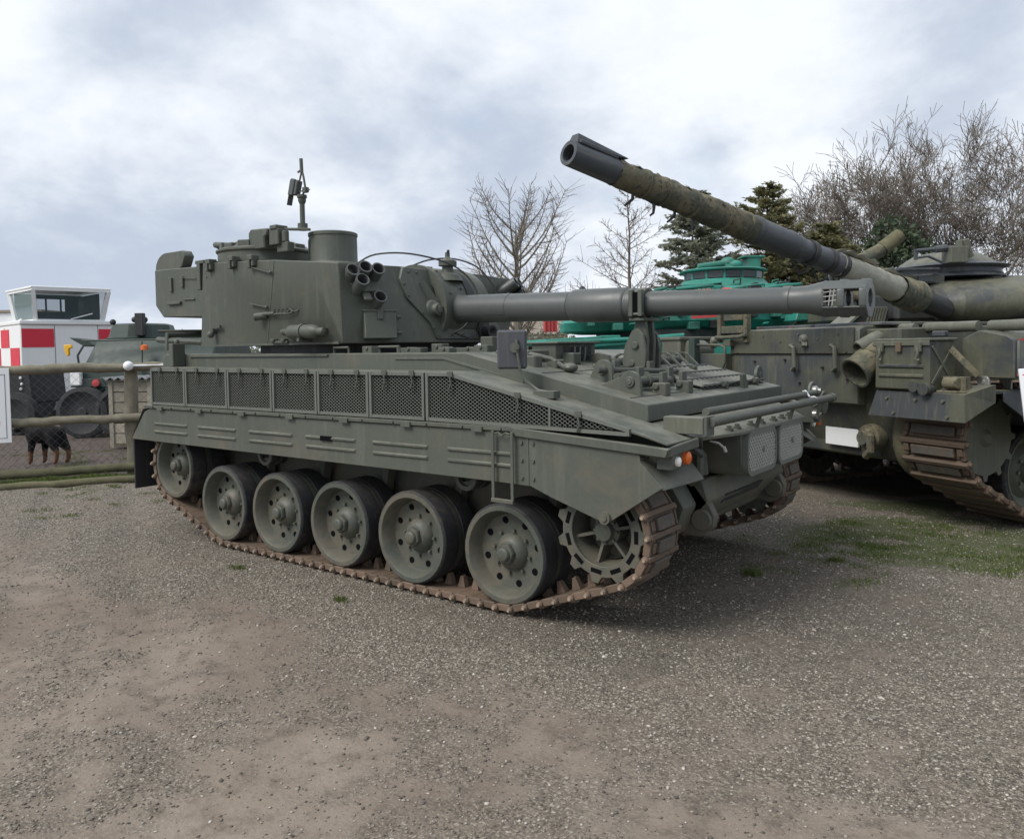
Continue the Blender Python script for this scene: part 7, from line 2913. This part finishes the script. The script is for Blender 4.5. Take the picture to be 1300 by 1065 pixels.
bare_tree('bare_tree', 'largest bare tree with several forking stems behind the tank cupola', (-1.4, 34.2, 0),
          [(0, 0, 4, 30, 1.1), (.7, .3, 20, 25, 1.05), (-.6, .2, 18, 215, 1.05), (.2, -.2, 32, 38, .95), (-.2, .3, 34, 215, .95)], 10.0, 2, 6, mat='bark', nb=(3, 4), r0=.17, minr=.010)
bare_tree('bare_tree', 'lower bushy bare tree left of the largest bare tree', (-4.6, 32.0, 0),
          [(0, 0, 10, 200, 1.05), (.4, .2, 24, 30, .95), (-.4, .1, 32, 215, 1.05), (0, 0, 5, 90, 1.1), (-.2, 0, 42, 205, .9)], 8.3, 6, 6, mat='bark', nb=(3, 4), r0=.12, minr=.010)
bare_tree('bare_tree', 'bare tree at the far right edge beyond the tank cupola', (1.6, 37.5, 0),
          [(0, 0, 8, 40, 1.0), (.5, 0, 22, 20, .9), (-.4, 0, 18, 200, .95)], 8.4, 8, 6, mat='bark', nb=(2, 4), r0=.12, minr=.009)
bare_tree('bare_tree', 'small pale bare tree on the horizon between caravan and gun turret', (-52.2, 27.8, 0),
          [(0, 0, 5, 40, 1.0), (.5, 0, 24, 20, .9), (-.4, 0, 22, 200, .95)], 3.4, 12, 5, mat='bark_pale', nb=(3, 4), r0=.10, minr=.018)


def leafy_mass(name, label, cat, loc, blobs, n, size, mat, seed, stem=True, parent_cat=True):
    nr = np.random.RandomState(seed)
    t = thing(name, label, cat, loc)
    vs, fs, tv = [], [], []
    tot = sum(b_[3] * b_[4] * b_[5] for b_ in blobs)
    V_, F_, T_ = [], [], []
    base = 0
    for (x, y, z, rx, ry, rz) in blobs:
        k = int(n * rx * ry * rz / tot)
        d = nr.normal(size=(k, 3))
        d /= np.linalg.norm(d, axis=1)[:, None]
        rad = nr.uniform(.35, 1.0, k) ** .5 * (1 + .22 * np.sin(d[:, 0] * 7 + x) * np.cos(d[:, 2] * 6 + y))
        c = np.array([x, y, z]) + d * rad[:, None] * np.array([rx, ry, rz])
        u = nr.normal(size=(k, 3))
        u /= np.linalg.norm(u, axis=1)[:, None]
        w = np.cross(u, nr.normal(size=(k, 3)))
        w /= np.linalg.norm(w, axis=1)[:, None]
        s = size * nr.uniform(.6, 1.4, k)[:, None]
        q = np.stack([c - u * s, c + w * s * .6, c + u * s, c - w * s * .6], 1).reshape(-1, 3)
        f = np.array([0, 1, 2, 3])[None] + (np.arange(k) * 4)[:, None] + base
        base += 4 * k
        V_.append(q)
        F_.append(f)
        T_.append(np.repeat(nr.rand(k), 4))
    me = bpy.data.meshes.new('foliage')
    me.from_pydata(np.vstack(V_).tolist(), [], np.vstack(F_).tolist())
    a = me.attributes.new('tint', 'FLOAT', 'POINT')
    a.data.foreach_set('value', np.concatenate(T_))
    me.materials.append(M[mat])
    link('foliage', me, t)
    if stem:
        b = MB()
        for (x, y, z, rx, ry, rz) in blobs:
            b.tube([(x * .4, y * .4, -.1), (x * .8, y * .8, z * .5), (x, y, z)], [.12, .09, .04], 6)
        build('stem', b, M['bark'], t)
    return t


leafy_mass('ivy_thicket', 'dark ivy clad thicket low in front of the bare trees', 'shrub', (-3.3, 30.2, 0),
           [(0, 0, 3.2, 1.6, 1.4, 1.6), (1.3, .4, 4.6, 1.2, 1.0, 1.5), (-1.6, 0, 3.2, 1.6, 1.2, 1.6), (2.4, .3, 3.2, 1.6, 1.2, 1.8), (.5, .2, 5.8, .9, .8, 1.0), (-.6, .2, 4.8, 1.1, .9, 1.1)], 11000, .11, 'ivy', 4)
hed = leafy_mass('hedge', 'long low hedge along the horizon behind the vehicles', 'hedge', (-18, 46, 0),
                 [(-16 + 2.1 * k + (k % 3) * .3, -5.0 + .95 * k, .9 + .25 * (k % 4), 1.6, 1.2, 1.1 + .2 * (k % 3)) for k in range(22)], 16000, .14, 'needles', 14, stem=False)
leafy_mass('hedge', 'distant hedge at the left beyond the caravan', 'hedge', (-62, 18, 0),
           [(-9 + 2.4 * k, -9 + 2.2 * k, .9, 1.9, 1.5, 1.2 + .3 * (k % 2)) for k in range(12)], 7000, .18, 'needles', 15, stem=False)
ho = thing('house', 'cream walled house with a tiled roof far behind the barrel', 'house', (-30.2, 44.3, 0), .64)
b = MB()
b.box(-2.2, 2.4, 0, 6, 0, 2.6)
build('wall', b, M['render'], ho, bevel=.02)
b = MB()
b.prism([(-.3, 2.6), (3, 4.0), (6.3, 2.6)], 'x', -2.4, 2.6)
build('roof', b, M['roof'], ho)
for x in (-1.2, 1.0):
    b = MB()
    b.box(x - .5, x + .5, -.03, .0, 1.0, 2.1)
    build('window', b, M['glass_dark'], ho)

# ================================================================== right hand sign
rsn = thing('notice_board', 'white notice board with red and black lettering at the right edge, by the tank track', 'sign', (3.955, 1.84, 0), .6424 - .15)
b = MB()
Mx = Matrix.Translation((0, 0, 0)) @ Matrix.Rotation(R(-3.5), 4, 'Y') @ Matrix.Rotation(R(-8), 4, 'X')
def bz(mb, x0, x1, y0, y1, z0, z1):
    mb.box(x0, x1, y0, y1, z0, z1, M=Mx)
bz(b, 0.0, .62, 0, .018, .70, 1.385)
build('board', b, M['sign'], rsn, bevel=.003)
b = MB()
for x in (.34, .54):
    b.bar(Mx @ Vector((x, .03, 1.3)), Mx @ Vector((x, .03, 0.0)), .03, .03)
    b.bar(Mx @ Vector((x, .03, 1.3)), Vector((x, .55, 0.02)), .03, .03)
build('easel_leg', b, M['timber'], rsn)
def letters(txt, x, z, size, mat, parent):
    cu = bpy.data.curves.new('lettering', 'FONT')
    cu.body = txt
    cu.size = size
    cu.extrude = .0006
    tmp = bpy.data.objects.new('tmp', cu)
    COL.objects.link(tmp)
    dg = bpy.context.evaluated_depsgraph_get()
    me = bpy.data.meshes.new_from_object(tmp.evaluated_get(dg))
    bpy.data.objects.remove(tmp)
    me.transform(Mx @ Matrix.Translation((x, -.0014, z)) @ Matrix.Rotation(R(90), 4, 'X'))
    me.materials.clear()
    me.materials.append(M[mat])
    return link('lettering', me, parent)
letters('TU', .018, 1.285, .085, 'ink_red', rsn)
letters('SO', .022, 1.22, .06, 'ink_black', rsn)
b = MB()
for k in range(7):
    bz(b, .02, .30, -.0022, -.0005, 1.13 - k * .03, 1.15 - k * .03)
build('blue_print', b, M['ink_blue'], rsn)

# repeats share a group
for o in list(COL.objects):
    if o.parent is None and 'category' in o:
        n_ = o.name.split('.')[0]
        g_ = {'bare_tree': 'bare trees behind the vehicles', 'fir_tree': 'firs behind the vehicles', 'hedge': 'hedges on the horizon', 'notice_board': 'white notice boards'}.get(n_)
        if g_:
            o['group'] = g_
